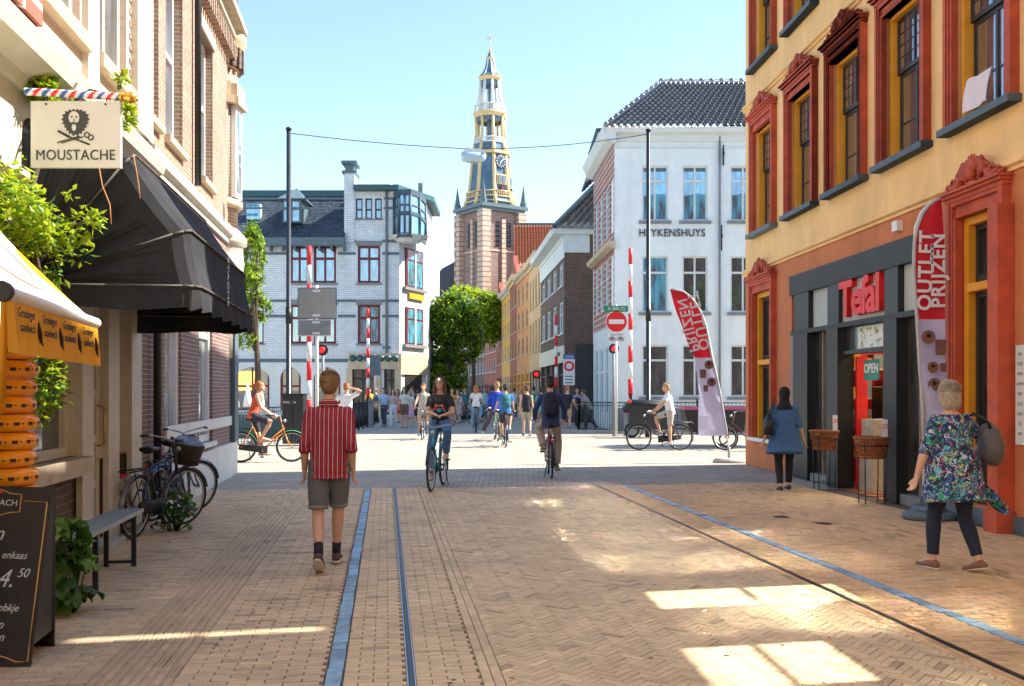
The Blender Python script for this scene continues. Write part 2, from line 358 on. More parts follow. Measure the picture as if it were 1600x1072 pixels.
# pavers: (t, s) polygons
pcs = []
def clip(poly, f):
    out = []
    for i in range(len(poly)):
        a, b = poly[i], poly[(i+1) % len(poly)]; fa, fb = f(a), f(b)
        if fa >= 0: out.append(a)
        if fa*fb < 0:
            k = fa/(fa-fb); out.append((a[0]+(b[0]-a[0])*k, a[1]+(b[1]-a[1])*k))
    return out
def rect(t0, t1, s0, s1): return [(t0, s0), (t1, s0), (t1, s1), (t0, s1)]
S0, S1 = 4.2, 15.8
def running(t0, t1, s0, s1, L_, W_, zone, along=False, tlim=None):
    s = s0; k = 0
    g = .006
    if not along:
        while s < s1:
            t = t0-(L_/2 if k % 2 else 0)
            while t < t1:
                a, b = max(t, t0), min(t+L_, t1)
                if b-a > .03: pcs.append((rect(a+g/2, b-g/2, s+g*.25, s+W_-g*.55), zone))
                t += L_
            s += W_; k += 1
    else:
        t = t0
        while t < t1-.01:
            s = s0-(L_/2 if k % 2 else 0)
            while s < s1:
                pcs.append((rect(t+g*.5, min(t+W_, t1)-g*.5, s+g/2, s+L_-g/2), zone)); s += L_
            t += W_; k += 1
running(-5.4, -1.62, S0, S1, .21, .062, 0)
running(-1.62, -1.16, S0, S1, .21, .0575, 3, along=True)
running(-1.16, -.34, S0, S1, .2, .062, 0)
running(-.235, .115, S0, S1, .165, .062, 1)
running(.165, .53, S0, S1, .175, .062, 1)
running(.53, .65, S0, S1, .21, .06, 1, along=True)
running(3.39, 3.49, S0, S1, .21, .05, 2, along=True)
running(3.55, 3.96, S0, S1, .2, .062, 2)
running(4.07, 5.0, S0, S1, .21, .062, 2)
running(5.0, 6.9, S0, S1, .21, .062, 2, along=True)
# herringbone between the edging row and the steel slot
u_ = .054; k_ = 3; ca, sa = math.cos(R(45)), math.sin(R(45))
T0, T1 = .65, 3.39
for m_ in range(-75, 75):
    for n_ in range(-200, 400):
        for hv in (0, 1):
            x, y = n_+2*k_*m_, n_
            r_ = (x, y, x+k_, y+1) if hv == 0 else (x+k_, y+1-k_, x+k_+1, y+1)
            g = .045
            P = [(r_[0]+g, r_[1]+g), (r_[2]-g, r_[1]+g), (r_[2]-g, r_[3]-g), (r_[0]+g, r_[3]-g)]
            cx, cy = (r_[0]+r_[2])/2*u_, (r_[1]+r_[3])/2*u_
            t, s = cx*ca-cy*sa+2.0, cx*sa+cy*ca+10
            if t < T0-.15 or t > T1+.15 or s < S0 or s > S1: continue
            Q = [((a*ca-b*sa)*u_+2.0, (a*sa+b*ca)*u_+10) for a, b in P]
            Q = clip(clip(Q, lambda p: p[0]-T0-.003), lambda p: T1-.003-p[0])
            if len(Q) >= 3: pcs.append((Q, 1))
def paver_geo(mb, Q, dz, sx, sy):
    k = len(Q); cx = sum(p[0] for p in Q)/k; cy = sum(p[1] for p in Q)/k
    top = []; lo = []
    for t, s in Q:
        z = dz+(t-cx)*sx+(s-cy)*sy; e = ST(cx+(t-cx)*.985, cy+(s-cy)*.97); top.append((e.x, e.y, z)); f = ST(t, s); lo.append((f.x, f.y, z-.003))
    bt = [(a, b, -.0125) for a, b, _ in lo]
    n = len(mb.v); mb.v += top+lo+bt
    mb.face(range(n, n+k))
    for i in range(k):
        j = (i+1) % k
        mb.face((n+k+i, n+k+j, n+j, n+i)); mb.face((n+2*k+i, n+2*k+j, n+k+j, n+k+i))
    return 1+2*k
rnd = random.Random(3)
near = []; zs_ = {0: (MB(), []), 1: (MB(), []), 2: (MB(), []), 3: (MB(), [])}
info = []
for Q, zn in pcs:
    c = ST(sum(p[0] for p in Q)/len(Q), sum(p[1] for p in Q)/len(Q))
    if c.y < 4.9 or abs(c.x) > c.y*.56+.4: 
        if c.y < 4.6: continue
    tone = rnd.gauss(1, .065)*(1.0 if rnd.random() > .05 else .7)
    a = (rnd.uniform(-.0012, .0012), rnd.uniform(-.012, .012), rnd.uniform(-.012, .012))
    info.append((c.y if c.y > 5.15 else 99, Q, zn, max(.55, min(1.45, tone)), a))
info.sort(key=lambda q: q[0])
ZM = {0: M['paver_l'], 1: M['paver_m'], 2: M['paver_r'], 3: M['paver_l']}
for i, (d, Q, zn, tone, a) in enumerate(info):
    if i < 290:
        mb = MB(); nf = paver_geo(mb, Q, *a); me = mb.mesh('brick', ZM[zn]); attr(me, 'tone', [tone]*nf); link('brick', me, pave)
    else:
        mb, tn = zs_[zn]; nf = paver_geo(mb, Q, *a); tn += [tone]*nf
for zn, (mb, tn) in zs_.items():
    me = mb.mesh('brick_paving', ZM[zn]); attr(me, 'tone', tn); tag(link('brick_paving', me, pave), kind='stuff')
# ribbed guide strip tiles: fine ribs on the along-laid rows
rb = MB()
for j in range(8):
    t = -1.62+.0575*j+.029
    for q in (-.013, .013):
        a, b = ST(t+q-.004, S0), ST(t+q+.004, S1)
        rb.box(-.004, .004, 0, 7.5, .0, .004, Matrix.Translation(ST(t+q, S0))@Matrix.Rotation(math.atan2(.1313, 1), 4, 'Z'))
o = rb.build('guide_ribs', M['paver_l'], pave); attr(o.data, 'tone', [.9]*len(o.data.polygons)); tag(o, kind='stuff')
# rows of bluestone setts
def stone_row(t0, t1, sA, sB, bend=0):
    s = sA
    while s < sB:
        l = rnd.uniform(.13, .27); j = bend*max(0, (s-9)/6)**2
        Q = rect(t0+j+rnd.uniform(0, .008), t1+j-rnd.uniform(0, .008), s+.005, s+l-.006)
        mb = MB(); nf = paver_geo(mb, Q, rnd.uniform(.001, .005), rnd.uniform(-.02, .02), rnd.uniform(-.02, .02))
        me = mb.mesh('stone', M['blue_stone']); tn = rnd.uniform(.7, 1.35); attr(me, 'tone', [tn]*nf); link('stone', me, pave); s += l
stone_row(-.335, -.24, S0, S1); stone_row(3.965, 4.065, S0, S1)
# slot drain and steel slot
def strip(name, t0, t1, z0, z1, m, sA=S0, sB=S1):
    a = MB(); a.box(t0, t1, sA, sB, z0, z1, Matrix(((SX.x, SD.x, 0, 0), (SX.y, SD.y, 0, 0), (0, 0, 1, 0), (0, 0, 0, 1)))); return a.build(name, m, pave)
strip('drain_channel', .115, .165, -.011, -.006, M['black'])
for t in (.119, .14, .161): strip('drain_rail', t-.003, t+.003, -.006, .001, M['steel'] if t != .14 else M['steel_dark'])
strip('slot_channel', 3.49, 3.55, -.011, -.004, M['black']); strip('slot_rail', 3.512, 3.528, -.004, .001, M['steel_dark'])
for px, py in ((1220, 808), (1287, 818)):
    g = G(px, py); m_ = MB(); m_.lathe([(.10, 0), (.10, .004), (.085, .006), (.03, .006)], 20, g); tag(m_.build('utility_cover', M['steel_dark']), 'small round utility cover in the orange paving, '+('the one nearer the shop baskets' if px < 1250 else 'the one nearer the floral shirt woman'), 'cover', 'utility covers')
gm = MB()
for i in range(170):
    y = rnd.uniform(5, 15); x = rnd.uniform(-.5, .42)*y; r = rnd.uniform(.008, .02); gm.poly([(x+r*math.cos(a*.9), y+r*rnd.uniform(.7, 1.1)*math.sin(a*.9), .0035) for a in range(7)])
tag(gm.build('gum_spots', mat('old_gum', (.16, .13, .11), .8, .3, 20), pave, fix=False), kind='stuff')
lt = MB()
for i in range(60):
    y = rnd.uniform(5.5, 15.5); x = (rnd.choice((-1, 1))*rnd.uniform(.25, .47))*y; a = rnd.uniform(0, 6.28); r = rnd.uniform(.012, .03); c, s = math.cos(a)*r, math.sin(a)*r
    lt.poly([(x+c, y+s, .006), (x-s*.5, y+c*.5, .012), (x-c, y-s, .005), (x+s*.5, y-c*.5, .009)])
tag(lt.build('dry_leaves', mat('dry_leaf', (.4, .25, .08), .8, .4, 20), None, fix=False), 'small dry leaves scattered on the paving', 'leaves', kind='stuff')
# kerbs beyond
def kerb(name, pts, wd=.25, h=.12, m='curbstone'):
    a = MB()
    for i in range(len(pts)-1):
        p, q = Vector((pts[i][0], pts[i][1])), Vector((pts[i+1][0], pts[i+1][1])); d = (q-p); ln = d.length; d.normalize(); an = math.atan2(d.y, d.x)
        a.box(0, ln, -wd/2, wd/2, -.02, h, Matrix.Translation((p.x, p.y, 0))@Matrix.Rotation(an, 4, 'Z'))
    return tag(a.build(name, M[m]), kind='structure')
kerb('kerb', [GX(880, 36), GX(1250, 34.5)]); kerb('kerb', [GX(835, 46), GX(880, 36)])
kerb('kerb', [GX(330, 26), GX(545, 34)]); 
# ================= facades. local x = to the right as one faces the front, y = into the building, z = up
class Fac:
    def __init__(s, px, py, ang, Y=None):
        Y = Y or 2400/(py-610.0); s.o = Vector(((px-800)/1500*Y, Y)); s.ang = ang
        s.x = Vector((math.cos(ang), math.sin(ang))); s.n = Vector((-s.x.y, s.x.x))
    def uz(s, px, py, w=0):
        rx = (px-800)/1500; Y = (s.o.dot(s.n)+w)/(rx*s.n.x+s.n.y); P = Vector((rx*Y, Y))-s.o
        return P.dot(s.x), 1.6-(py-610)/1500*Y
    def u(s, px, w=0): return s.uz(px, 610, w)[0]
    def z(s, px, py, w=0): return s.uz(px, py, w)[1]
    def root(s, name, label, cat, group=None): return thing(name, label, cat, (s.o.x, s.o.y, 0), s.ang, group)
    def world(s, u, y, z=0): p = s.o+s.x*u+s.n*y; return Vector((p.x, p.y, z))
def wall_mb(mb, u0, u1, z0, z1, ops, depth=.25, y=0.0):
    us = sorted({round(q, 4) for q in [u0, u1]+[a for o in ops for a in (o[0], o[1])] if u0 <= q <= u1})
    zs = sorted({round(q, 4) for q in [z0, z1]+[a for o in ops for a in (o[2], o[3])] if z0 <= q <= z1})
    for i in range(len(us)-1):
        for j in range(len(zs)-1):
            cu, cz = (us[i]+us[i+1])/2, (zs[j]+zs[j+1])/2
            if any(o[0] < cu < o[1] and o[2] < cz < o[3] for o in ops): continue
            mb.quad((us[i], y, zs[j]), (us[i+1], y, zs[j]), (us[i+1], y, zs[j+1]), (us[i], y, zs[j+1]))
    for a, b, c, d in ops:
        Y = y+depth
        mb.quad((a, y, c), (a, y, d), (a, Y, d), (a, Y, c)); mb.quad((b, y, d), (b, y, c), (b, Y, c), (b, Y, d))
        mb.quad((a, y, d), (b, y, d), (b, Y, d), (a, Y, d)); mb.quad((b, y, c), (a, y, c), (a, Y, c), (b, Y, c))
def wall(root, m, u0, u1, z0, z1, ops=(), depth=.25, y=0.0, name='wall'):
    mb = MB(); wall_mb(mb, u0, u1, z0, z1, ops, depth, y); return mb.build(name, M[m] if isinstance(m, str) else m, root, fix=False)
def body(root, m, u0, u1, y0, y1, z0, z1, name='wall', inner=True):
    """sides, back and top of a building; its front is left to wall()"""
    mb = MB(); a, b = u0, u1
    mb.quad((a, y0, z0), (a, y0, z1), (a, y1, z1), (a, y1, z0)); mb.quad((b, y0, z0), (b, y1, z0), (b, y1, z1), (b, y0, z1))
    mb.quad((a, y1, z0), (a, y1, z1), (b, y1, z1), (b, y1, z0)); mb.quad((a, y0, z1), (b, y0, z1), (b, y1, z1), (a, y1, z1))
    if inner: # a dark lining behind the openings
        mb.quad((a+.02, y0+.45, z0), (b-.02, y0+.45, z0), (b-.02, y0+.45, z1-.02), (a+.02, y0+.45, z1-.02))
    return mb.build(name, M[m] if isinstance(m, str) else m, root, fix=False)
WC = {}
def window(root, u, z, w_, h, fr='darkframe', gl='glass', xs=(.5,), zs=(.6,), rec=.15, fw=.06, mw=.04, sill=None, each=False, name='window', arch=False, sillw=.08, sillh=.07, sillp=.08):
    key = (round(w_, 3), round(h, 3), fr, gl, xs, zs, rec, fw, mw, each, name)
    if key not in WC:
        f = MB()
        f.box(0, fw, rec-.05, rec+.03, 0, h); f.box(w_-fw, w_, rec-.05, rec+.03, 0, h)
        f.box(fw, w_-fw, rec-.05, rec+.03, 0, fw); f.box(fw, w_-fw, rec-.05, rec+.03, h-fw, h)
        X = [fw]+[fw+(w_-2*fw)*q for q in xs]+[w_-fw]; Z = [fw]+[fw+(h-2*fw)*q for q in zs]+[h-fw]
        for q in Z[1:-1]: f.box(fw, w_-fw, rec-.04, rec+.02, q-mw*.6, q+mw*.6)
        for q in X[1:-1]:
            for j in range(len(Z)-1): f.box(q-mw/2, q+mw/2, rec-.035, rec+.015, Z[j]+(mw*.6 if j else 0), Z[j+1]-(mw*.6 if j < len(Z)-2 else 0))
        ps = []
        if each:
            for i in range(len(X)-1):
                for j in range(len(Z)-1):
                    p = MB(); p.box(X[i], X[i+1], rec+.001, rec+.011, Z[j], Z[j+1]); ps.append(p.mesh('pane', M[gl]))
        else:
            p = MB(); p.box(fw, w_-fw, rec+.001, rec+.011, fw, h-fw); ps.append(p.mesh('pane', M[gl]))
        WC[key] = (f.mesh(name, M[fr]), ps)
    fm, ps = WC[key]; o = link(name, fm, root, (u, 0, z))
    for p in ps: link('pane', p, o)
    if sill:
        k2 = ('sill', round(w_, 3), sill, sillw, sillh, sillp)
        if k2 not in WC:
            s_ = MB(); s_.box(-sillw, w_+sillw, -sillp, .05, -sillh, 0); WC[k2] = s_.mesh('sill', M[sill])
        link('sill', WC[k2], o)
    return o
def box_part(root, name, m, *b, rot=None):
    a = MB(); a.box(*b); return a.build(name, M[m] if isinstance(m, str) else m, root)
def cornice(root, m, u0, u1, z, prof, name='cornice', ends=True):
    """prof: (y out (negative), z) steps from bottom to top"""
    mb = MB(); pts = [(0.02, prof[0][1])]+list(prof)+[(0.02, prof[-1][1])]
    for i in range(len(pts)-1):
        (ya, za), (yb, zb) = pts[i], pts[i+1]
        mb.quad((u0, ya, z+za), (u1, ya, z+za), (u1, yb, z+zb), (u0, yb, z+zb))
    mb.poly([(u0, a, z+b) for a, b in pts][::-1]); mb.poly([(u1, a, z+b) for a, b in pts])
    return mb.build(name, M[m], root, fix=True)

# ================= 1. apricot and oxblood building on the right
FR = Fac(1165, 725, math.atan2(-1, .0533))
rb_ = FR.root('corner_building', 'apricot and terracotta plastered building with oxblood window surrounds and a cookware shop at street level', 'building')
H_R = 12.8; H_C = 11.0; UE = 10.42
WS = [.75, 2.92, 4.95, 6.93, 8.93]; WW = 1.15
ops_up = [(u, u+WW, 4.88, 7.0) for u in WS]+[(u, u+WW, 8.36, 10.3) for u in WS]
wall(rb_, 'orange_wall', 0, UE, 4.20, H_R, ops_up, .34)
ops_lo = [(.72, 1.87, .62, 3.62), (2.92, 8.45, 0, 3.72), (9.02, 9.92, .22, 3.72)]
wall(rb_, 'terra_wall', 0, UE, 0, 4.06, ops_lo, .34)
mb = MB(); mb.quad((0, 0.002, 0), (0, 0.002, H_R), (0, 14, H_R), (0, 14, 0)); mb.build('end_wall', M['dark_brick'], rb_, fix=False); mb = MB(); mb.quad((0, 0, H_R), (UE, 0, H_R), (UE, 14, H_R), (0, 14, H_R)); mb.quad((0, 14, 0), (0, 14, H_R), (UE, 14, H_R), (UE, 14, 0)); mb.quad((UE, 0.3, 0), (UE, 14, 0), (UE, 14, H_R), (UE, .3, H_R))  # end wall is out of view, dark brick chosen to darken window reflections
mb.build('side_wall', M['orange_wall'], rb_, fix=False)
cornice(rb_, 'orange_wall', -.07, UE, 4.06, [(-.03, 0), (-.03, .04), (-.075, .06), (-.075, .085), (-.05, .10), (-.05, .14)], 'string_course')
cornice(rb_, 'orange_wall', -.07, UE, 7.62, [(-.03, 0), (-.03, .04), (-.075, .06), (-.075, .085), (-.05, .10), (-.05, .14)], 'string_course')
cornice(rb_, 'cream', -.1, UE, H_R-.5, [(-.08, 0), (-.1, .15), (-.25, .25), (-.4, .35), (-.4, .5)], 'cornice')
def surround(w_, h, foot=0.0):
    s_ = MB()
    for x0, x1 in ((-.17, 0), (w_, w_+.17)):
        a, b = (x0, x1)
        s_.box(a, b, -.06, .05, -foot, h+.2)
        k = 1 if x0 < 0 else -1; e = b if k < 0 else a
        s_.box(e+min(0, k*.07), e+max(0, k*.07), -.115, -.06, -foot, h+.22)
        c = e+k*.10; s_.box(c-.016, c+.016, -.10, -.06, -foot, h+.18)
        i_ = 0 if k > 0 else w_; s_.box(i_-(.05 if k > 0 else 0), i_+(0 if k > 0 else .05), -.085, -.06, -foot, h+.05)
    s_.box(0, w_, -.06, .05, h, h+.22); s_.box(-.15, w_+.15, -.105, -.06, h+.15, h+.22); s_.box(-.05, w_+.05, -.085, -.06, h, h+.05)
    return s_.mesh('surround', M['terra_red'])
def pediment(w_, big=1.0):
    s_ = MB(); c = w_/2; hw = w_/2+.19
    for k, (o_, z0, z1) in enumerate(((.12, 0, .05), (.16, .05, .09), (.20, .09, .12))): s_.box(c-hw-.02*k, c+hw+.02*k, -o_, .02, z0, z1)
    for sgn in (-1, 1):
        pts = []; r = []
        for i in range(15):
            q = i/14; pts.append((c+sgn*(hw*.95-hw*.72*q), -.09, .14+.20*q*q*big+.04*math.sin(q*9))); r.append(.035+.022*math.sin(q*3))
        s_.tube(pts, r, 6)
        for (dx, dz, rr) in ((.86, .17, .045), (.66, .20, .06), (.46, .25, .06), (.30, .34, .055)):
            p = []
            for i in range(12):
                a = i/11*5.2; q = rr*(1-i/15); p.append((c+sgn*(hw*dx+q*math.cos(a)), -.12, dz*big+q*math.sin(a)))
            s_.tube(p, .019, 5)
        for i in range(5):
            a = R(20+i*16); s_.loft([(c+sgn*hw*.2, -.1, .2), (c+sgn*(hw*.2+.2*math.cos(a)), -.13, .2+.2*math.sin(a)*big)], [(.02, .02), (.035, .02)], n=6)
    for i in range(7):
        a = R(30+i*20); s_.loft([(c, -.1, .24), (c+.13*math.cos(a), -.14, .26+.12*math.sin(a)*big), (c+.19*math.cos(a), -.12, .27+.2*math.sin(a)*big)], [(.015, .015), (.034, .02), (.012, .01)], n=6)
    s_.ball((c, -.13, .26), (.07, .06, .085), 10, 6); s_.box(c-hw*.6, c+hw*.6, -.07, .02, .12, .24)
    s_.ball((c, -.12, .13), (.1, .05, .05), 10, 6)
    return s_.mesh('pediment', M['terra_red'])
SM, PM = surround(WW, 2.12), pediment(WW)
def sash(root, u, z, w_, h, zt=.6):
    yf = MB(); y0, y1 = .05, .2; t_ = .055
    yf.box(0, t_, y0, y1, 0, h); yf.box(w_-t_, w_, y0, y1, 0, h); yf.box(t_, w_-t_, y0, y1, h-t_, h)
    o = yf.build('window', M['yellow_frame'], root, (u, 0, z))
    sh = MB(); a, b, zz = t_, w_-t_, h*zt
    for x0, x1, q0, q1, yy in ((a, b, 0, zz, .17), (a, b, zz, h-t_, .13)):
        sh.box(x0, x0+.05, yy, yy+.05, q0, q1); sh.box(x1-.05, x1, yy, yy+.05, q0, q1); sh.box(x0+.05, x1-.05, yy, yy+.05, q0, q0+.06); sh.box(x0+.05, x1-.05, yy, yy+.05, q1-.05, q1)
    c = w_/2; sh.box(c-.025, c+.025, .165, .205, .06, zz-.05); sh.box(c-.02, c+.02, .128, .17, zz+.06, h-t_-.05)
    for x0, x1 in ((a+.05, c-.025), (c+.025, b-.05)): sh.box(x0, x1, .175, .2, zz*.42, zz*.42+.025)
    for k in range(1, 4):
        q = zz+.06+(h-t_-.05-zz-.06)*k/4
        for x0, x1 in ((a+.05, c-.02), (c+.02, b-.05)): sh.box(x0, x1, .137, .152, q-.006, q+.006)
    for k in (1, 2, 4, 5):
        q = a+.05+(b-a-.1)*k/6; sh.box(q-.005, q+.005, .139, .150, zz+.06, h-t_-.05)
    sh.build('sash', M['darkframe'], o)
    for x0, x1 in ((a+.05, c), (c, b-.05)):
        for q0, q1, yy in ((.06, zz*.42, .186), (zz*.42+.001, zz-.05, .186), (zz+.06, h-t_-.05, .146)):
            box_part(o, 'pane', 'glass_sash', x0, x1-.001, yy, yy+.008, q0, q1)
    return o
first = None
for k, u in enumerate(WS):
    for z, h in ((4.88, 2.12), (8.36, 2.12)):
        if first is None: first = sash(rb_, u, z, WW, h); o = first
        else: o = copy_tree(first, rb_); o.location = (u, 0, z)
        link('surround', SM, o); link('pediment', PM, o, (0, 0, h+.22))
        box_part(o, 'sill', 'bluegrey', -.22, WW+.22, -.17, .1, -.085, 0)
# ground floor windows
def tall_window(u, z, w_, h, zt, nm):
    yf = MB(); yf.box(0, .1, .03, .2, 0, h); yf.box(w_-.1, w_, .03, .2, 0, h); yf.box(.1, w_-.1, .03, .2, h-.1, h); yf.box(.1, w_-.1, .0, .2, zt-.04, zt+.06)
    o = yf.build(nm, M['yellow_frame'], rb_, (u, 0, z)); sh = MB()
    for q0, q1 in ((0, zt-.04), (zt+.06, h-.1)):
        sh.box(.1, .17, .12, .2, q0, q1); sh.box(w_-.17, w_-.1, .12, .2, q0, q1); sh.box(.17, w_-.17, .12, .2, q0, q0+.1); sh.box(.17, w_-.17, .12, .2, q1-.07, q1)
    sh.build('sash', M['darkframe'], o); box_part(o, 'pane', 'glass_shop', .17, w_-.17, .17, .18, .1, zt-.1); box_part(o, 'pane', 'glass_shop', .17, w_-.17, .17, .18, zt+.15, h-.16)
    link('surround', surround(w_, h), o); link('pediment', pediment(w_, 1.1), o, (0, 0, h+.2)); return o
o = tall_window(.72, .62, 1.15, 3.0, 1.55, 'window'); box_part(o, 'sill', 'signwhite', -.25, 1.4, -.12, .08, -.07, 0)
text('lettering', 'T', .17, M['signwhite'], o, (.92, .115, 2.35), (R(90), 0, 0), .003)
o = tall_window(9.02, .22, .9, 3.5, 2.62, 'window')
box_part(rb_, 'plinth', 'bluegrey', 8.5, 10.42, -.04, .0, 0, .2)
p = box_part(rb_, 'pilaster', 'terra_red', 9.95, 10.16, -.20, -.002, .25, 3.7); box_part(rb_, 'pilaster_foot', 'terra_red', 9.92, 10.19, -.23, -.002, 0, .25)
box_part(rb_, 'alarm_box', 'signwhite', 7.28, 7.44, -.09, 0, 3.84, 3.98)
# shopfront
sf = thing('shopfront', None, None); sf.parent = rb_; KIDS.setdefault(rb_.name, []).append(sf)
Z1, Z2, Z3 = 3.36, 2.70, 2.62
def sp(name, m, *b): return box_part(sf, name, m, *b)
sp('lintel', 'charcoal_panel', 2.92, 8.45, -.05, .25, Z1, 3.72); sp('transom_bar', 'charcoal_panel', 2.92, 8.45, -.03, .2, Z3, Z2)
for a, b, nm in ((2.92, 3.12, 'steel'), (8.28, 8.45, 'steel')): sp('edge_strip', 'grey', a, b, -.02, .2, 0, Z3)
for a, b in ((3.12, 3.85), (4.74, 5.22), (6.92, 7.34)):
    sp('pier', 'black', a, b, -.05, .22, 0, Z3); sp('pier_head', 'darkframe', a, b, -.03, .2, Z2, Z1)
for a, b in ((3.85, 4.74), (7.34, 8.28)):
    sp('fascia_panel', 'grey_panel', a+.03, b-.03, .05, .12, Z2, Z1); sp('shop_window', 'glass_shop', a, b, .12, .13, .14, Z3); sp('window_base', 'grey', a, b, .0, .16, 0, .14)
    sp('mullion', 'wood', (a+b)/2-.02, (a+b)/2+.02, .06, .12, .14, Z3)
sp('fascia_panel', 'grey_panel', 5.22, 6.92, .04, .12, Z2, Z1)
text('sign_lettering', 'Tefal', .78, M['red'], sf, (6.03, .0, 3.03), (R(90), 0, 0), .045, sx=1.08, bold=.022, spacing=.92)
sp('door_transom', 'black', 5.22, 6.92, .02, .2, 2.18, 2.24); sp('fanlight', 'glass_shop', 5.22, 6.92, .1, .11, 2.24, Z3)
fl = MB(); rr = random.Random(4)
for i in range(46):
    a = rr.uniform(0, 6.28); x, z = rr.uniform(5.75, 6.8), rr.uniform(2.28, 2.56); q = rr.uniform(.02, .05)
    fl.poly([(x+q*math.cos(a), .085+i*.0001, z+q*math.sin(a)), (x-q*.5*math.sin(a), .085+i*.0001, z+q*.5*math.cos(a)), (x-q*math.cos(a), .085+i*.0001, z-q*math.sin(a)), (x+q*.5*math.sin(a), .085+i*.0001, z-q*.5*math.cos(a))])
sp('fanlight_print_back', 'signwhite', 5.7, 6.85, .09, .095, 2.26, 2.6); fl.build('fanlight_print', M['leaf_y'], sf, fix=False)
# interior
I = MB(); I.quad((2.95, .46, .01), (8.4, .46, .01), (8.4, 5, .01), (2.95, 5, .01)); I.build('floor', M['wood'], sf, fix=False)
sp('shop_back', 'cream', 2.95, 8.4, 4.6, 4.7, 0, 3.6); sp('shop_ceiling', 'darkframe', 2.95, 8.4, .25, 4.7, 3.3, 3.36); sp('shop_side', 'cream', 2.93, 2.97, .25, 4.7, 0, 3.3); sp('shop_side', 'cream', 8.38, 8.42, .25, 4.7, 0, 3.3)
sp('red_panel', 'red', 5.24, 5.30, .24, .42, 0, 2.15); sp('red_counter', 'red', 4.6, 5.2, .7, 1.9, 0, 1.1); sp('display', 'black', 4.7, 5.1, .75, 1.2, 1.1, 1.65); sp('red_display_wall', 'red', 4.02, 4.08, .3, 4.4, 0, 3.2)
rr = random.Random(19)
for k in range(5):
    sp('shelf', 'palewood', 4.08, 4.42, .4, 3.6, .45+k*.5, .48+k*.5); y = .45
    while y < 3.4:
        w_ = rr.uniform(.1, .24); sp('boxed_pan', rr.choice(['red', 'signwhite', 'black', 'palewood', 'red', 'grey', 'yellow_frame']), 4.1, 4.38, y, y+w_, .482+k*.5, .482+k*.5+rr.uniform(.15, .38)); y += w_+.03
for k in range(4): sp('shelf', 'palewood', 4.4, 8.2, 3.7, 4.5, .5+k*.55, .53+k*.55)
rr = random.Random(9)
for k in range(4):
    x = 4.5
    while x < 8.1:
        w_ = rr.uniform(.14, .3); sp('boxed_pan', rr.choice(['red', 'red', 'signwhite', 'black', 'palewood', 'grey', 'yellow_frame']), x, x+w_, 3.8, 4.2, .535+k*.55, .535+k*.55+rr.uniform(.2, .42)); x += w_+.04
lm = MB()
for x in (4.3, 5.6, 6.9): lm.box(x, x+.5, 1.5, 2.6, 3.27, 3.295)
lm.build('ceiling_light', emit_mat('shop_light', (1, .85, .6), 9), sf)
t = thing('open_sign', 'teal sign reading OPEN hanging inside the cookware shop doorway', 'sign', FR.world(6.05, .22, 1.92), FR.ang)
box_part(t, 'panel', mat('open_teal', (.01, .25, .19), .4, 0), -.42, .1, 0, .02, -.16, .16); text('lettering', 'OPEN', .2, M['signwhite'], t, (-.16, -.002, .02), (R(90), 0, 0), .003, bold=.006)
for k, (x, y, z0, w_, h, lb) in enumerate(((5.34, .26, 0, .55, .72, 'lower tan cardboard carton in the cookware shop doorway'), (5.38, .28, .72, .46, .42, 'upper tan cardboard carton stacked in the cookware shop doorway'))):
    t = thing('cardboard_box', lb, 'box', FR.world(x, y, z0), FR.ang, 'cartons in the doorway'); box_part(t, 'carton', 'palewood', 0, w_, 0, .45, 0, h); box_part(t, 'tape', 'cream', w_/2-.03, w_/2+.03, -.002, .452, h-.12, h+.002)
pl = thing('wall_plate', 'pale stone plate with small lettering on the terracotta wall at the right edge', 'plaque', FR.world(10.22, -.03), FR.ang)
box_part(pl, 'plate', 'house_trim', 0, .2, 0, .028, 1.0, 2.1)
for k in range(9): text('lettering', ['BA', 'STEE', 'WEG', 'ADVO', 'IND', 'OLD', 'GRO', 'TEL', 'INF'][k], .05, M['darktext'], pl, (.09, -.001, 2.0-k*.11), (R(90), 0, 0), .001)
# laundry on the sill of the fifth window
cl = MB(); rr = random.Random(2); nx, nz_ = 9, 8; V = []
for j in range(nz_+1):
    for i in range(nx+1):
        x = i/nx*.85; q = j/nz_; y = -.19-.03*math.sin(x*14+q*2) if q < .6 else -.19+(q-.6)*.8
        V.append((x*.62+.32, -.13-.05*q-.015*math.sin(x*14+q*3), .40-.39*q+.012*math.sin(x*9+q)))
for off in (0, .012):
    n = len(cl.v); cl.v += [(a, b+off, c) for a, b, c in V]
    for j in range(nz_):
        for i in range(nx): k = n+j*(nx+1)+i; cl.face((k, k+1, k+nx+2, k+nx+1), True)
tag(cl.build('pillowcase', mat('pale_cloth', (.72, .66, .70), .9, .05), None, FR.world(WS[4]+.12, 0, 4.9), (0, 0, FR.ang)), 'pale pink bedding hung over the sill of the topmost right window', 'laundry')

# ---- unseen wall added beside the street, openings cut to drop sun patches
cw = FR.root('sun_patch_wall', 'unseen wall added beside the street with openings cut to drop sun patches', 'wall')
def hole(px, py, X0, X1, wd):
    """opening through which the sun reaches the ground between X0 and X1"""
    Yg = 2400/(py-610.0); sl = sv.z/sv.x; ky = sv.y/sv.x
    xw = FR.o.x+.0533*(FR.o.y-Yg); u = (FR.o.y-(Yg+ky*(xw-(X0+X1)/2)))*math.hypot(1, .0533)
    return (u-wd/2, u+wd/2, (xw-X1)*sl, (xw-X0)*sl)
ops_c = [hole(0, 868, 3.3, 4.8, .34), hole(0, 931, .95, 2.7, .62), hole(0, 1037, .95, 2.05, .85), hole(0, 992, -2.9, -1.2, .12)]
ops_c[0] = (max(ops_c[0][0], UE+.02), ops_c[0][1]+.2, *ops_c[0][2:])
wall(cw, 'orange_wall', UE, 66, 0, H_C, ops_c, .18)
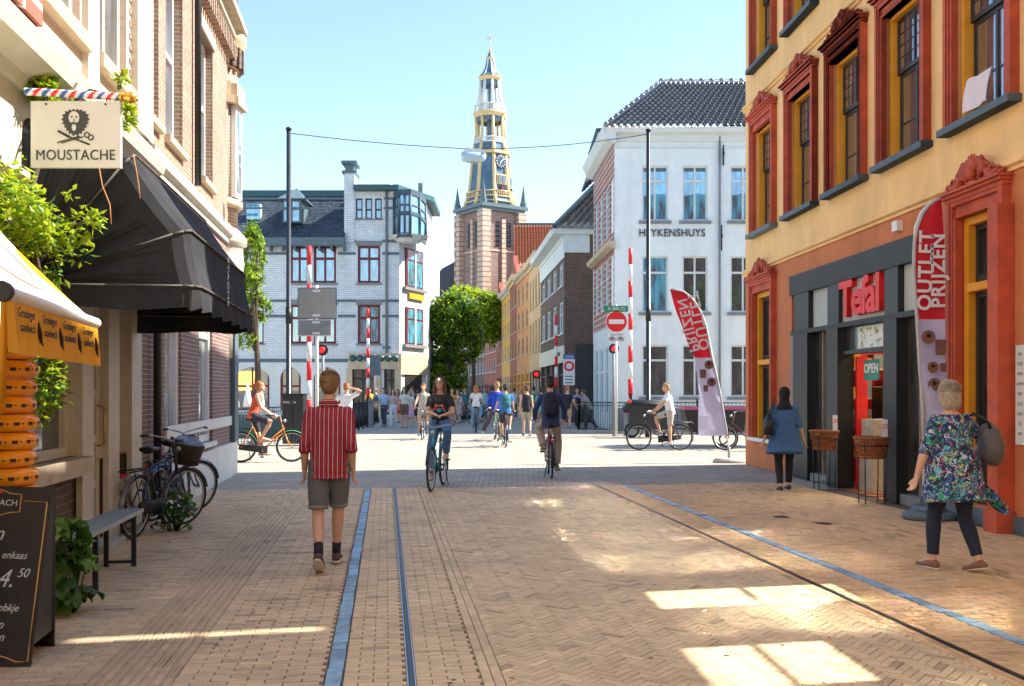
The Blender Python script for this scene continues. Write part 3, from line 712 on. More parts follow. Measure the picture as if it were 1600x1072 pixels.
mb = MB(); wall_mb(mb, UE, 66, 0, H_C, ops_c, .0, .18); mb.quad((UE, 0, H_C), (66, 0, H_C), (66, .18, H_C), (UE, .18, H_C)); mb.build('back_face', M['orange_wall'], cw, fix=False)
for a, b, c, d in ops_c:
    gbr = MB(); gbr.box(a, b, .07, .10, (c+d)/2-.02, (c+d)/2+.02); gbr.build('patch_bar', M['darkframe'], cw)  # bar added to split the sun patch

eb = thing('reflection_backdrop', 'unseen dark brick house added behind the viewer to darken window reflections', 'building', (16, -46, 0), R(180)); wall(eb, 'dark_brick', 0, 34, 0, 12, [(1+i*2.4, 2.3+i*2.4, z, z+2) for i in range(13) for z in (.6, 4.4, 8.2)], .2); body(eb, 'dark_brick', 0, 34, 0, 8, 0, 12)  # unseen house added so the far windows reflect something dark
for i in range(13):
    for z in (.6, 4.4, 8.2): window(eb, 1+i*2.4, z, 1.3, 2.0, 'house_trim', 'glass', (.5,), (.6,), .1, .08, .06)
# ================= 2. left side of the street
FL = Fac(365, 740, math.atan2(1, -.1313))
U0 = FL.u(214)        # where the brown brick house meets the timber shopfront
bb = FL.root('brown_brick_house', 'brown brick corner house with white window frames and a round corner turret', 'building')
BW = [(-6.68, -6.15), (-5.75, -4.68), (-3.25, -2.25)]
ZS, ZH = 5.0, 7.35
opu = [(a, b, ZS, ZH) for a, b in BW]+[(a, b, 8.75, 10.4) for a, b in BW]
wall(bb, 'brown_brick', U0, -.25, 4.62, 11.2, opu, .3)
lowin = [(FL.u(257), FL.u(284)), (FL.u(311), FL.u(332))]
opl = [(a, b, .75, 3.6) for a, b in lowin]
wall(bb, 'purple_brick', U0, -.0, .0, 4.30, opl, .3)
body(bb, 'brown_brick', U0, 0, 0, 11, 0, 11.2)
for (a, b, c, d) in opu:
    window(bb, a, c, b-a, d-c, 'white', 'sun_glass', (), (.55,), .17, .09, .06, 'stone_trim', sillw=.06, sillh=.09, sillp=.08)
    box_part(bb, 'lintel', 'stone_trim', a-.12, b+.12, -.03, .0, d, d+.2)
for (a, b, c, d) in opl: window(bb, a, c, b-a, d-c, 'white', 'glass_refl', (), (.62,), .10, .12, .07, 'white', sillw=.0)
cornice(bb, 'cream', U0+.3, -.15, 4.30, [(-.05, 0), (-.05, .1), (-.12, .14), (-.14, .27), (-.05, .32)], 'string_course')
cornice(bb, 'stone_trim', U0, -.3, 8.0, [(-.05, 0), (-.16, .1), (-.16, .25), (-.3, .3), (-.3, .42), (-.1, .5)], 'cornice')
for k in range(40):
    u = U0+.1+k*.168
    if u < -.4: box_part(bb, 'bracket', 'brown_brick', u, u+.08, -.14, 0, 7.72, 8.0)
box_part(bb, 'plinth', 'white', U0+1.4, 0.02, -.07, 0, .0, .62)
box_part(bb, 'quoin_band', 'white', U0+1.4, 0.01, -.035, 0, .95, 1.12)
t_ = MB(); t_.bar((-3.95, -.08, 4.7), (-3.95, -.08, 11), .05); t_.bar((-6.6, -.09, 0), (-6.6, -.09, 4.2), .05); t_.build('downpipe', M['darkframe'], bb)
box_part(bb, 'corner_pilaster', 'bluegrey', -.42, .03, -.09, -.0, .64, 4.3)
# turret
tc_, tr = (-.36, .34), .47
def ring(name, m, z0, z1, r, n=28): a = MB(); a.lathe([(r, z0), (r, z1)], n, (tc_[0], tc_[1], 0)); return a.build(name, M[m], bb)
ring('turret_wall', 'brown_brick', 4.62, 7.6, tr); ring('turret_wall', 'brown_brick', 8.5, 11.2, tr)
a = MB(); a.lathe([(tr+.02, 7.6), (tr+.05, 7.7), (tr+.08, 7.85), (tr+.08, 8.0), (tr+.16, 8.1), (tr+.16, 8.24), (tr+.1, 8.4), (tr, 8.5)], 28, (tc_[0], tc_[1], 0)); a.build('turret_cornice', M['stone_trim'], bb)
a = MB(); a.lathe([(tr-.08, 2.2), (tr-.05, 3.3), (tr+.02, 3.6), (tr+.1, 3.85), (tr+.12, 4.0), (tr+.1, 4.1), (tr+.1, 4.3), (tr+.17, 4.34), (tr+.17, 4.45), (tr+.01, 4.63)], 28, (tc_[0], tc_[1], 0)); a.build('turret_base', M['cream'], bb)
a = MB(); a.lathe([(tr+.05, 5.0), (tr+.09, 5.05), (tr+.09, 5.14), (tr+.02, 5.18)], 28, (tc_[0], tc_[1], 0)); a.build('turret_band', M['stone_trim'], bb)
for k in range(14):
    an = math.pi+k*math.pi/13*1.3; x, y = tc_[0]+(tr+.06)*math.cos(an), tc_[1]+(tr+.06)*math.sin(an)
    b_ = MB(); b_.box(-.05, .05, -.05, .05, 7.62, 8.0, Matrix.Translation((x, y, 0))@Matrix.Rotation(an, 4, 'Z')); b_.build('turret_bracket', M['dark_brick'], bb)
for an in (200, 262):
    an = R(an); Mx = Matrix.Translation((tc_[0]+tr*math.cos(an), tc_[1]+tr*math.sin(an), 0))@Matrix.Rotation(an, 4, 'Z')
    b_ = MB(); b_.box(-.05, .04, -.20, .20, 5.2, 6.9, Mx); o = b_.build('turret_window', M['white'], bb); b_ = MB(); b_.box(-.02, .045, -.14, .14, 5.3, 6.05, Mx); b_.box(-.02, .045, -.14, .14, 6.12, 6.8, Mx); b_.build('pane', M['glass_refl'], o)
    b_ = MB(); b_.box(-.05, .12, -.30, .30, 6.9, 7.05, Mx); b_.box(-.05, .08, -.24, .24, 7.05, 7.3, Mx); b_.build('turret_hood', M['stone_trim'], bb)

# cream brick house with timber shopfront
cb = FL.root('cream_brick_house', 'cream brick house with green tinted upper windows above a cream timber shopfront', 'building')
CW = [(FL.u(150), FL.u(197)), (-10.5, -9.35), (-12.6, -11.4), (-14.8, -13.6), (-17, -15.8)]
opc = [(a, b, 5.0, 8.0) for a, b in CW]
wall(cb, 'cream_brick', -64, U0-.001, 4.35, 11.0, opc, .25)
for (a, b, c, d) in opc:
    window(cb, a, c, b-a, d-c, 'cream', 'sun_glass', (.5,), (.6,), .12, .1, .08, 'stone_trim', sillw=.08, sillh=.14, sillp=.1)
body(cb, 'cream_brick', -64, U0-.001, 0, 11, 0, 11.0)
box_part(cb, 'pilaster', 'cream', U0-.28, FL.u(229), -.08, 0, 4.62, 11)
box_part(cb, 'pilaster', 'cream', FL.u(128), FL.u(146), -.06, 0, 4.35, 11)
for k in range(46): box_part(cb, 'quoin', 'brown_brick', FL.u(204)-.06, FL.u(204)+.02, -.012, 0, 4.5+k*.14, 4.56+k*.14)
uw = [FL.u(q) for q in (118, 137, 160, 178, 197)]
wsh = -11.6
ops = [(wsh, uw[0], .98, 3.05), (uw[1], uw[2], .08, 3.0), (uw[3], uw[4], .62, 3.0), (-14.5, -12.2, .98, 3.05)]
wall(cb, 'cream', -64, U0-.001, .9, 4.0, [(a, b, max(c, .9), d) for a, b, c, d in ops], .2)
wall(cb, 'dark_brick', -64, U0-.001, 0, .899, [(a, b, c if c < .9 else .9, .9) for a, b, c, d in ops if c < .9], .2, .02)
cornice(cb, 'cream', -64, U0-.001, 4.0, [(-.06, 0), (-.1, .08), (-.3, .14), (-.34, .27), (-.28, .35)], 'shop_cornice')
cornice(cb, 'cream', -64, U0-.001, 3.25, [(-.02, 0), (-.07, .05), (-.07, .1), (-.02, .12)], 'shop_moulding')
for a, b in ((uw[0], uw[1]), (uw[2], uw[3]), (uw[4], U0-.01)): box_part(cb, 'pilaster', 'cream', a+.01, b-.01, -.06, -.001, .05, 3.25)
window(cb, wsh, .98, uw[0]-wsh, 2.07, 'cream', 'glass_shop', (.25,), (), .12, .09, .05, 'palewood', sillw=.05, sillh=.16, sillp=.16)
window(cb, -14.5, .98, 2.3, 2.07, 'cream', 'glass_shop', (.5,), (), .12, .09, .05, 'palewood', sillw=.05, sillh=.16, sillp=.16)
window(cb, uw[3], .62, uw[4]-uw[3], 2.38, 'cream', 'glass_shop', (), (), .12, .06, .05, 'palewood', sillw=.05, sillh=.1, sillp=.14)
dr = window(cb, uw[1], .08, uw[2]-uw[1], 2.92, 'cream', 'glass_shop', (), (.17, .34, .51, .68, .84), .08, .1, .07, None, each=True, name='door')
h_ = MB(); w_ = uw[2]-uw[1]
h_.tube([(w_-.07, .03, .95), (w_-.07, -.04, .97), (w_-.07, -.04, 1.35), (w_-.07, .03, 1.37)], .013); h_.build('handle', mat('brass', (.5, .3, .1), .3, .1, metal=.8), dr)
box_part(cb, 'doorstep', 'curbstone', uw[1]-.1, uw[2]+.1, -.2, .18, 0, .08)
# little brick parapet with grey capping on the left
pp = FL.root('brick_pier', 'red brick pier with a grey capping stone on the cornice of the cream shop', 'pier')
u1 = FL.u(30, -.15); box_part(pp, 'brick_block', 'blockbrick', u1-1.0, u1, -.32, -.001, 4.36, 4.75); box_part(pp, 'capping', 'grey', u1-1.1, u1+.08, -.40, -.001, 4.75, 4.9)
# ---- black basket awning
ub, ue, rr_ = FL.u(34), FL.world(0, 0).y and -7.45, 1.36
zp = 2.46
aw = FL.root('basket_awning', 'large black rounded basket awning over the shop door with light seams and a hanging valance', 'awning')
nseg = 36
ribs_ = [0, R(38), R(70), R(90)]
def rad_at(k, sag=True):
    a = k/nseg*math.pi/2
    for r0, r1 in zip(ribs_, ribs_[1:]):
        if a <= r1+1e-6: m_ = (r0+r1)/2; return a, rr_*math.cos((r1-r0)/2)/math.cos(a-m_)*(1-.012*math.sin(math.pi*(a-r0)/(r1-r0)))
    return a, rr_
def rad_old(k, sag=True):
    f = k/nseg; a = f*math.pi/2; q = abs(math.sin(f*math.pi*3.5)); return a, rr_*(1-.035*(1-q)*0-.022*q*(1 if sag else 0))
prof = [(ub, .03), (ub, .5), (ub, .90), (ub+.03, .965), (ub+.1, 1.0), (ub+.3, 1.0)]
prof += [(ub+.3+(ue-ub-.9)*i/8, 1.0) for i in range(1, 9)]
prof += [(ue-.2, 1.0), (ue-.08, .985), (ue-.02, .94), (ue, .85), (ue, .5), (ue, .03)]
cl = MB(); n0 = 0; np_ = len(prof)
for i, (u, f) in enumerate(prof):
    for k in range(nseg+1):
        a, r = rad_at(k, .5 < f); cl.v.append((u+(.02*math.sin(k*1.3) if f < .9 else 0), -r*f*math.sin(a)-.01, zp+r*f*math.cos(a)))
for i in range(np_-1):
    for k in range(nseg): j = i*(nseg+1)+k; cl.face((j, j+1, j+nseg+2, j+nseg+1), False)
cl.build('canopy', M['awn_black'], aw, fix=False)
vl = MB(); pts = [(u, -rr_*f-.012) for u, f in prof]
dense = []
for i in range(len(pts)-1):
    for q in range(4): dense.append((pts[i][0]+(pts[i+1][0]-pts[i][0])*q/4, pts[i][1]+(pts[i+1][1]-pts[i][1])*q/4))
dense.append(pts[-1])
for i in range(len(dense)-1):
    a, b = dense[i], dense[i+1]; s0, s1 = .015*math.sin(i*.9), .015*math.sin((i+1)*.9)
    vl.quad((a[0], a[1], zp), (b[0], b[1], zp), (b[0]+s1, b[1]-s1, zp-.19+s1), (a[0]+s0, a[1]-s0, zp-.19+s0), True)
vl.build('valance', M['awn_black'], aw, fix=False)
sm_ = MB()
for a in ribs_[1:]:
    p = [(u, -(rr_*f+.012)*math.sin(a)-.01, zp+(rr_*f+.012)*math.cos(a)) for u, f in prof]
    for i in range(len(p)-1):
        if (Vector(p[i])-Vector(p[i+1])).length > 1e-4: sm_.bar(p[i], p[i+1], .011, n=5)
sm_.build('seam', M['awn_seam'], aw)
text('print', 'MOUSTACHE', .13, M['signwhite'], aw, (FL.u(350, -1.35), -rr_-.03, zp+.34), (R(90), R(90), 0), .001)
o = MB()
for i in range(26):
    a = i/26*6.283; q = .11*(1 if i % 2 else .78); o.v.append((FL.u(343, -1.35)+q*.6*math.cos(a), -rr_-.03, zp+.82+q*math.sin(a)))
o.face(range(26)); o.build('print', M['signwhite'], aw, fix=False)
# ---- orange and white roller awning of the cheese shop
oa = thing('roller_awning', 'sunlit white and orange roller awning with a printed orange valance over the cheese shop', 'awning')
A0, A1 = W(6, 456, 4.6), W(150, 505, 6.5); d_ = (A1-A0)
w0 = FL.world(0, 0); dirn = Vector((FL.x.x, FL.x.y, 0)); nn = Vector((FL.n.x, FL.n.y, 0))
def onwall(p, z): # drop onto the facade plane
    k = (Vector((FL.o.x, FL.o.y, 0))-Vector((p.x, p.y, 0))).dot(nn); q = Vector((p.x, p.y, 0))+nn*k; q.z = z; return q
A0e = A0-d_*.0; c_ = MB(); n = 10; z_t = 3.08
Wa, Wb = onwall(A0e, z_t+.03), onwall(A1, z_t)
for i in range(n):
    for j in range(10):
        def P(i, j):
            p = Wa.lerp(Wb, i/n); q = A0e.lerp(A1, i/n); r = p.lerp(q, j/10); r.z -= .05*math.sin(math.pi*j/10); return r
        c_.quad(P(i, j), P(i+1, j), P(i+1, j+1), P(i, j+1), True)
c_.build('canopy', M['awn_white'], oa, fix=False)
for name_, off, mm in (('lining', -.012, 'awn_orange'),):
    c_ = MB(); c_.quad(Wa+Vector((0, 0, off-.07)), Wb+Vector((0, 0, off-.07)), A1+Vector((0, 0, off)), A0e+Vector((0, 0, off))); c_.build(name_, M[mm], oa, fix=False)
lg = MB() # faded red emblem printed on the canopy
for i in range(22):
    a = R(-30+i*10.5); b_ = R(-30+(i+1)*10.5)
    def Q(a, r): 
        s = .60+r*math.cos(a)*1.0; t = .60+r*math.sin(a)*.9; p = Wa.lerp(Wb, s).lerp(A0e.lerp(A1, s), t); p.z -= .05*math.sin(math.pi*t)-.008; return p
    lg.quad(Q(a, .20), Q(b_, .20), Q(b_, .27), Q(a, .27))
lg.build('print', mat('faded_red', (.62, .3, .26), .8, .1), oa, fix=False)
b_ = MB(); b_.tube([A0e, A1], .035, 12); b_.build('roller_bar', M['signwhite'], oa)
b_ = MB(); b_.bar(A0-d_.normalized()*.05, A0-d_.normalized()*(-.0), .05, n=14); b_.build('end_cap', M['black'], oa)
vb = MB(); VP = []
for i in range(31):
    q = i/30; p = A0e.lerp(A1, q); s = .014*math.sin(i*1.1)
    VP.append((p+Vector((.01, 0, -.035)), p+Vector((.02+s, 0, -.29+.0*q))))
for i in range(30): vb.quad(VP[i][0], VP[i+1][0], VP[i+1][1], VP[i][1], True)
vb.build('valance', M['awn_orange'], oa, fix=False)
ang_ = math.atan2(d_.y, d_.x)
for i, sx in enumerate((.14, .36, .58, .82)):
    p = A0.lerp(A1, sx)+Vector((.035, -.01, -.15)); text('print', 'Groninger\n  sandwich', .07, M['print'], oa, p+Vector((0, 0, .03)), (R(90), 0, ang_), .001)
    p = A0.lerp(A1, sx+.105)+Vector((.035, -.01, -.16)); f = MB(); f.tube([p+Vector((0, 0, .05)), p+d_.normalized()*.03, p+d_.normalized()*.05+Vector((0, 0, -.05)), p+d_.normalized()*.09+Vector((0, 0, -.07))], [.004, .012, .008, .003], 5); f.build('print', M['print'], oa)
fr_ = MB(); fr_.bar(W(8, 460, 4.72), W(12, 520, 4.72)+Vector((-.03, 0, -.35)), .018); fr_.build('bracket', M['awn_orange'], oa)

# ---- barber sign
Ys = 7.15
bs = thing('hanging_sign', 'cream square hanging sign reading MOUSTACHE with a bearded face above crossed razor and scissors', 'sign', W(118, 210, Ys))
def sxz(px, py): v = W(px, py, Ys)-W(118, 210, Ys); return v.x, v.z
x0, z0 = sxz(48, 262); x1, z1 = sxz(188, 158)
b_ = MB(); b_.box(x0, x1, 0, .035, z0, z1); b_.build('panel', M['signcream'], bs)
k_ = Ys/1500
text('lettering', 'MOUSTACHE', 23*k_, M['darktext'], bs, (sxz(118, 243)[0], -.004, sxz(118, 243)[1]), (R(90), 0, 0), .002, bold=.0, sx=.88, spacing=1.05)
sf_ = MB() # serifs of the lettering
for i, px in enumerate(()):
    for py in (235.5, 250.5): a, c = sxz(px, py); sf_.box(a-2.6*k_, a+2.6*k_, -.005, 0, c-.5*k_, c+.5*k_)
em = MB(); cx, cz = sxz(118, 190); n = 40
em.v += [(cx, -.003, cz)]
for i in range(n):
    a = i/n*6.283; q = (22 if i % 2 else 18.5)*k_*(1+.08*math.sin(a*3)); em.v.append((cx+q*math.cos(a), -.003, cz+q*math.sin(a)*1.0))
for i in range(n): em.face((0, 1+i, 1+(i+1) % n))
em.build('emblem', M['darktext'], bs, fix=False)
fc = MB()
def oval(mb, px, py, rx, rz, y, n=14): c = sxz(px, py); mb.poly([(c[0]+rx*k_*math.cos(i/n*6.283), y, c[1]+rz*k_*math.sin(i/n*6.283)) for i in range(n)])
oval(fc, 116, 184, 8.5, 10, -.005); oval(fc, 116, 199, 3.5, 6, -.0052); fc.build('emblem_face', M['signcream'], bs, fix=False)
fd = MB(); oval(fd, 112.5, 183, 1.8, 1.3, -.007); oval(fd, 120, 183, 1.8, 1.3, -.007); oval(fd, 116, 193, 5.5, 1.9, -.007); oval(fd, 116.3, 188, 1, 2.3, -.007); fd.build('emblem_features', M['darktext'], bs, fix=False)
tl = MB()
def stroke(mb, pa, pb, r): a = sxz(*pa); b = sxz(*pb); mb.bar((a[0], -.004, a[1]), (b[0], -.004, b[1]), r*k_, n=6)
stroke(tl, (91, 205), (108, 214), 2.1); stroke(tl, (108, 214), (140, 226), 1.4); stroke(tl, (90, 223), (125, 213), 1.0); stroke(tl, (96, 224), (130, 214), .8)
for c in ((136, 211), (142, 215)): q = sxz(*c); tl.torus((q[0], -.004, q[1]), 4*k_, .9*k_, 14, 5, 'y')
tl.build('emblem_tools', M['darktext'], bs)
hk = MB()
for px in (72, 165): a = sxz(px, 163); c = sxz(px, 148); hk.bar((a[0], .017, a[1]), (c[0], .017, c[1]), .006); hk.ball((a[0], -.004, a[1]), .008, 8, 6)
hk.build('hook', M['steel_dark'], bs)
bp_ = thing('barber_pole', 'red white and blue striped barber pole with a gold ball, holding the square sign', 'pole', W(118, 146, Ys))
def pz(px, py): v = W(px, py, Ys)-W(118, 146, Ys); return Vector((v.x, .017, v.z))
cols = [M['red'], M['signwhite'], M['signblue'], M['signwhite']]
pa, pb = pz(38, 142), pz(188, 150); sg = MB(); n = 72
for i in range(n):
    for j in range(16):
        a0, a1 = j/16*6.283, (j+1)/16*6.283; r = .028
        sg.m = int(((i/n*5.2+j/16) % 1)*4) % 4
        def Pq(i, a): p = pa.lerp(pb, i/n); return (p.x, p.y+r*math.cos(a), p.z+r*math.sin(a))
        sg.quad(Pq(i, a0), Pq(i+1, a0), Pq(i+1, a1), Pq(i, a1), True)
sg.build('striped_rod', cols, bp_, fix=False)
gb = MB(); gb.ball(pz(201, 151), (.055, .045, .045), 14, 10); gb.bar(pz(186, 150), pz(192, 150.5), .033, n=14); gb.ball(pz(211, 154), .02, 8, 6); gb.build('finial', mat('brass_gold', (.72, .42, .08), .25, .1, metal=.7), bp_)
# ================= 3. white glazed brick corner house across the bridge
YG = 55.0
fg = Fac(378, 653.6, 0.0, YG)
k5 = YG/1500
def gx(px): return (px-378)*k5
def gz(py): return 1.6-(py-610)*k5
gh = fg.root('glazed_brick_house', 'pale glazed brick corner house with slate roof, chimney and glazed oriel across the square', 'building')
XE, XC = gx(624), gx(658)
wins_a = [(453, 482), (490, 525), (559, 594)]
rows = [(442, 384), (537, 476)]
ops = [(gx(a), gx(b), gz(r0), gz(r1)) for a, b in wins_a for r0, r1 in rows]+[(gx(q), gx(q+10.5), gz(342), gz(310)) for q in (556, 571, 586)]
ops += [(gx(398), gx(412), gz(r0), gz(r1)) for r0, r1 in rows]
arch = [(367, 421), (438, 470), (490, 532)]
shop = [(gx(548), gx(585), gz(648), gz(566)), (gx(600), gx(622), gz(648), gz(570))]
ops_g = [(gx(a), gx(b), gz(641), gz(572)) for a, b in arch]+shop
opsA = [o for o in ops if o[1] < gx(545)]; opsB = [o for o in ops if o[0] > gx(545)]
wall(gh, 'glazed_brick', gx(340), gx(538), gz(558), gz(379), opsA, .3)
wall(gh, 'glazed_brick', gx(538), XE, gz(558), gz(288), opsB, .3)
wall(gh, 'house_trim', gx(340), XE, 0, gz(558)-.001, ops_g, .3)
# chamfered sunlit corner
cx1, cy1 = XC, 3.2
def cham(name, m, z0, z1, y_=0):
    a = MB(); a.quad((XE, y_, z0), (cx1, cy1, z0), (cx1, cy1, z1), (XE, y_, z1)); a.quad((cx1, cy1, z0), (cx1, 14, z0), (cx1, 14, z1), (cx1, cy1, z1)); return a.build(name, M[m], gh, fix=False)
cham('corner_wall', 'glazed_brick', 0, gz(288))
ca = math.atan2(cy1, cx1-XE); cl_ = math.hypot(cy1, cx1-XE)
def on_corner(name, m, a, b, z0, z1, o0, o1, par=None):
    q = MB(); q.box(a*cl_, b*cl_, o0, o1, z0, z1, Matrix.Translation((XE, 0, 0))@Matrix.Rotation(ca, 4, 'Z')); return q.build(name, M[m], par or gh)
for z0, z1 in ((gz(446), gz(384)), (gz(537), gz(478))):
    o = on_corner('corner_window', 'winered', .2, .85, z0, z1, -.08, .1); on_corner('pane', 'glass_cyan', .25, .8, z0+.1, z1-.75, -.1, 0, o); on_corner('pane', 'glass_cyan', .25, .8, z1-.65, z1-.1, -.1, 0, o); on_corner('mullion', 'house_trim', .5, .54, z0, z1, -.14, 0, o)
    on_corner('sill', 'grey', .12, .93, z0-.18, z0, -.2, .1, o)
on_corner('shop_front', 'darkframe', .2, .8, .2, gz(572), -.06, .1); on_corner('corner_band', 'stone_trim', 0, 1, gz(585), gz(552), -.12, .1)
y_ = on_corner('corner_sign', 'yellow_frame', .3, .85, gz(464), gz(455), -.14, -.05)
body(gh, 'glazed_brick', gx(340), gx(538), .02, 14, 0, gz(379))
body(gh, 'glazed_brick', gx(538)+.001, XE, .02, 14, 0, gz(288))
for u, a, b in [(w_[0], w_[0], w_[1]) for w_ in wins_a]:
    for r0, r1 in rows:
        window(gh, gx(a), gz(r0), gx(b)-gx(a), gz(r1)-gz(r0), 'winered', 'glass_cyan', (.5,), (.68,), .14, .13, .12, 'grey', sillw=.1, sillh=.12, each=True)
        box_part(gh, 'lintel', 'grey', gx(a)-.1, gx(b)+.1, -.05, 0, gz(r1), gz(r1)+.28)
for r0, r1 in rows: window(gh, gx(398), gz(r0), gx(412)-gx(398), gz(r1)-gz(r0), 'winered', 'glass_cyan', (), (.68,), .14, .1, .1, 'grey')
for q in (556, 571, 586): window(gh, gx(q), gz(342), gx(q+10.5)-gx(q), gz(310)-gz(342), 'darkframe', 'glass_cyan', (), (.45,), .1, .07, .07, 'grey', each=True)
for i, (a, b) in enumerate(arch):
    o = window(gh, gx(a), gz(641), gx(b)-gx(a), gz(572)-gz(641), 'winered', 'glass_shop' , (.5,), (.55,), .1, .12, .1, None)
    q = MB(); w_ = gx(b)-gx(a); h = gz(572)-gz(641); pts = [(0, h), (0, h-.75)]+[(w_/2-w_/2*math.cos(t*math.pi/10), h-.75+.68*math.sin(t*math.pi/10)) for t in range(1, 10)]+[(w_, h-.75), (w_, h)]
    L_ = pts[:1]+pts[1:7]+[(w_/2, h)]; Rr = [(w_/2, h)]+pts[6:]
    q.prism([(a_, b_) for a_, b_ in L_][::-1], .12); q.prism([(a_, b_) for a_, b_ in Rr][::-1], .12)
    q.build('spandrel', M['house_trim'], o, (0, -.02, 0))
box_part(gh, 'warm_interior', emit_mat('warm_window', (1, .55, .12), .7), gx(372), gx(400), .1, .103, gz(610), gz(580))
for a, b, c, d in shop: window(gh, a, c, b-a, d-c, 'darkframe', 'glass_shop', (.5,), (.7,), .2, .12, .1)
for py, hh in ((566, .2), (472, .14), (496, .14), (379, .16), (398, .14), (312, .12), (327, .12)):
    u = gx(340)
    for a, b in sorted([(o[0], o[1]) for o in ops if o[2]-.1 < gz(py) < o[3]+.3])+[(XE, XE)]:
        if a-u > .1: box_part(gh, 'string_band', 'bluegrey', u, a-.12 if a < XE else XE, -.04, 0, gz(py), gz(py)+hh)
        u = b+.12
box_part(gh, 'decorated_fascia', 'stone_trim', gx(545), XE-.01, -.15, -.001, gz(577), gz(552))
for k in range(7): b_ = MB(); b_.lathe([(.16, 0), (.2, .04), (0.05, .06)], 10); b_.build('roundel', M['teal'], gh, (gx(552+k*11), -.16, gz(560)), (R(90), 0, 0))
for px in (546, 590, 622): box_part(gh, 'column', 'stone_trim', gx(px)-.18, gx(px)+.18, -.12, -.001, 0, gz(577)-.001)
# mansard roof with dormer
ur, zr0, zr1 = gx(540), gz(379), gz(290)
def slates(name, P0, P1, P2, P3, nu, nv, m='slate', d=.03):
    """P0,P1 lower edge; P3,P2 upper edge: overlapping slates as small tilted boxes"""
    P0, P1, P2, P3 = map(Vector, (P0, P1, P2, P3)); nrm = (P1-P0).cross(P3-P0).normalized(); mb = MB(); tn = []
    mb.quad(P0-nrm*.01, P1-nrm*.01, P2-nrm*.01, P3-nrm*.01); tn.append(.5)
    for j in range(nv):
        for i in range(nu):
            o_ = .5 if j % 2 else 0; a, b = (i+o_)/nu+.002, min(1, (i+1+o_)/nu-.002)
            if b <= a: continue
            c, e = j/nv, (j+.97)/nv
            A, B = P0.lerp(P1, a), P0.lerp(P1, b); Dd, Cc = P3.lerp(P2, a), P3.lerp(P2, b)
            p = [A.lerp(Dd, c)+nrm*d, B.lerp(Cc, c)+nrm*d, B.lerp(Cc, e)+nrm*.004, A.lerp(Dd, e)+nrm*.004]
            mb.quad(*p); mb.quad(A.lerp(Dd, c), B.lerp(Cc, c), p[1], p[0]); t = rnd.uniform(.65, 1.5); tn += [t, t]
    me = mb.mesh(name, M[m]); attr(me, 'tone', tn); return me
tag(link('roof_slates', slates('roof_slates', (gx(340), -.5, zr0+.2), (ur, -.5, zr0+.2), (ur, 3.4, zr1), (gx(340), 3.4, zr1), 44, 26), gh), kind='stuff')
mb = MB(); mb.box(gx(340), ur, -.55, -.15, zr0-.25, zr0+.18)
for k in range(9): mb.box(gx(385)+k*.7, gx(385)+k*.7+.12, -.5, 0, zr0-.5, zr0-.25)
mb.build('eaves', M['roofmetal'], gh); mb = MB(); mb.box(gx(340), ur, 3.1, 6, zr1, zr1+.38); mb.build('ridge_cap', M['teal'], gh)
d0, d1 = gx(441), gx(470)
mb = MB(); mb.box(d0, d1, .1, 3.0, gz(347), gz(311)); mb.build('dormer', M['roofmetal'], gh)
mb = MB(); mb.v += [(d0-.25, -.2, gz(311)), (d1+.25, -.2, gz(311)), (d1+.25, 3, gz(311)), (d0-.25, 3, gz(311)), ((d0+d1)/2, 1.4, gz(286))]
for f in ((0, 1, 4), (1, 2, 4), (2, 3, 4), (3, 0, 4), (3, 2, 1, 0)): mb.face(f)
mb.build('dormer_roof', M['roofmetal'], gh)
for q0, q1 in ((444, 454), (457, 467)): box_part(gh, 'dormer_window', 'glass_cyan', gx(q0), gx(q1), .06, .1, gz(345), gz(315))
box_part(gh, 'roof_window', 'glass_cyan', gx(378), gx(396), 1.0, 1.4, gz(338), gz(314)); box_part(gh, 'roof_window_frame', 'house_trim', gx(376), gx(398), 1.2, 1.6, gz(340), gz(312))
# tower part above the roof line + chimney
c0, c1 = gx(538), gx(554)
box_part(gh, 'chimney', 'glazed_brick', c0, c1, -.06, 1.2, zr0, gz(271)); mb = MB(); mb.box(c0-.12, c1+.12, -.15, 1.3, gz(271), gz(267)); mb.box(c0+.05, c1-.05, 0, 1.1, gz(267), gz(256)); mb.box(c0-.15, c1+.15, -.2, 1.3, gz(256), gz(252)); mb.build('chimney_cap', M['roofmetal'], gh)
mb = MB(); pr = [(c1, -.5), (XE, -.5), (XC+.5, 3.0), (XC+.5, 8), (c1, 8)]
mb.prism(pr, gz(291)-gz(299), 'z', Matrix.Translation((0, 0, gz(299)))); mb.build('roof_cornice', M['teal'], gh)
mb = MB(); mb.prism([(c1, .4), (XE-.6, .4), (XC-.8, 3.2), (XC-.8, 8), (c1, 8)], gz(283)-gz(291), 'z', Matrix.Translation((0, 0, gz(291)))); mb.build('roof_parapet', M['house_trim'], gh)
a = MB(); a.bar((gx(604), -.08, gz(558)), (gx(604), -.08, gz(300)), .07); a.build('downpipe', M['grey'], gh)
box_part(gh, 'small_chimney', 'grey', gx(648), gx(655), 2, 2.5, gz(291), gz(274))
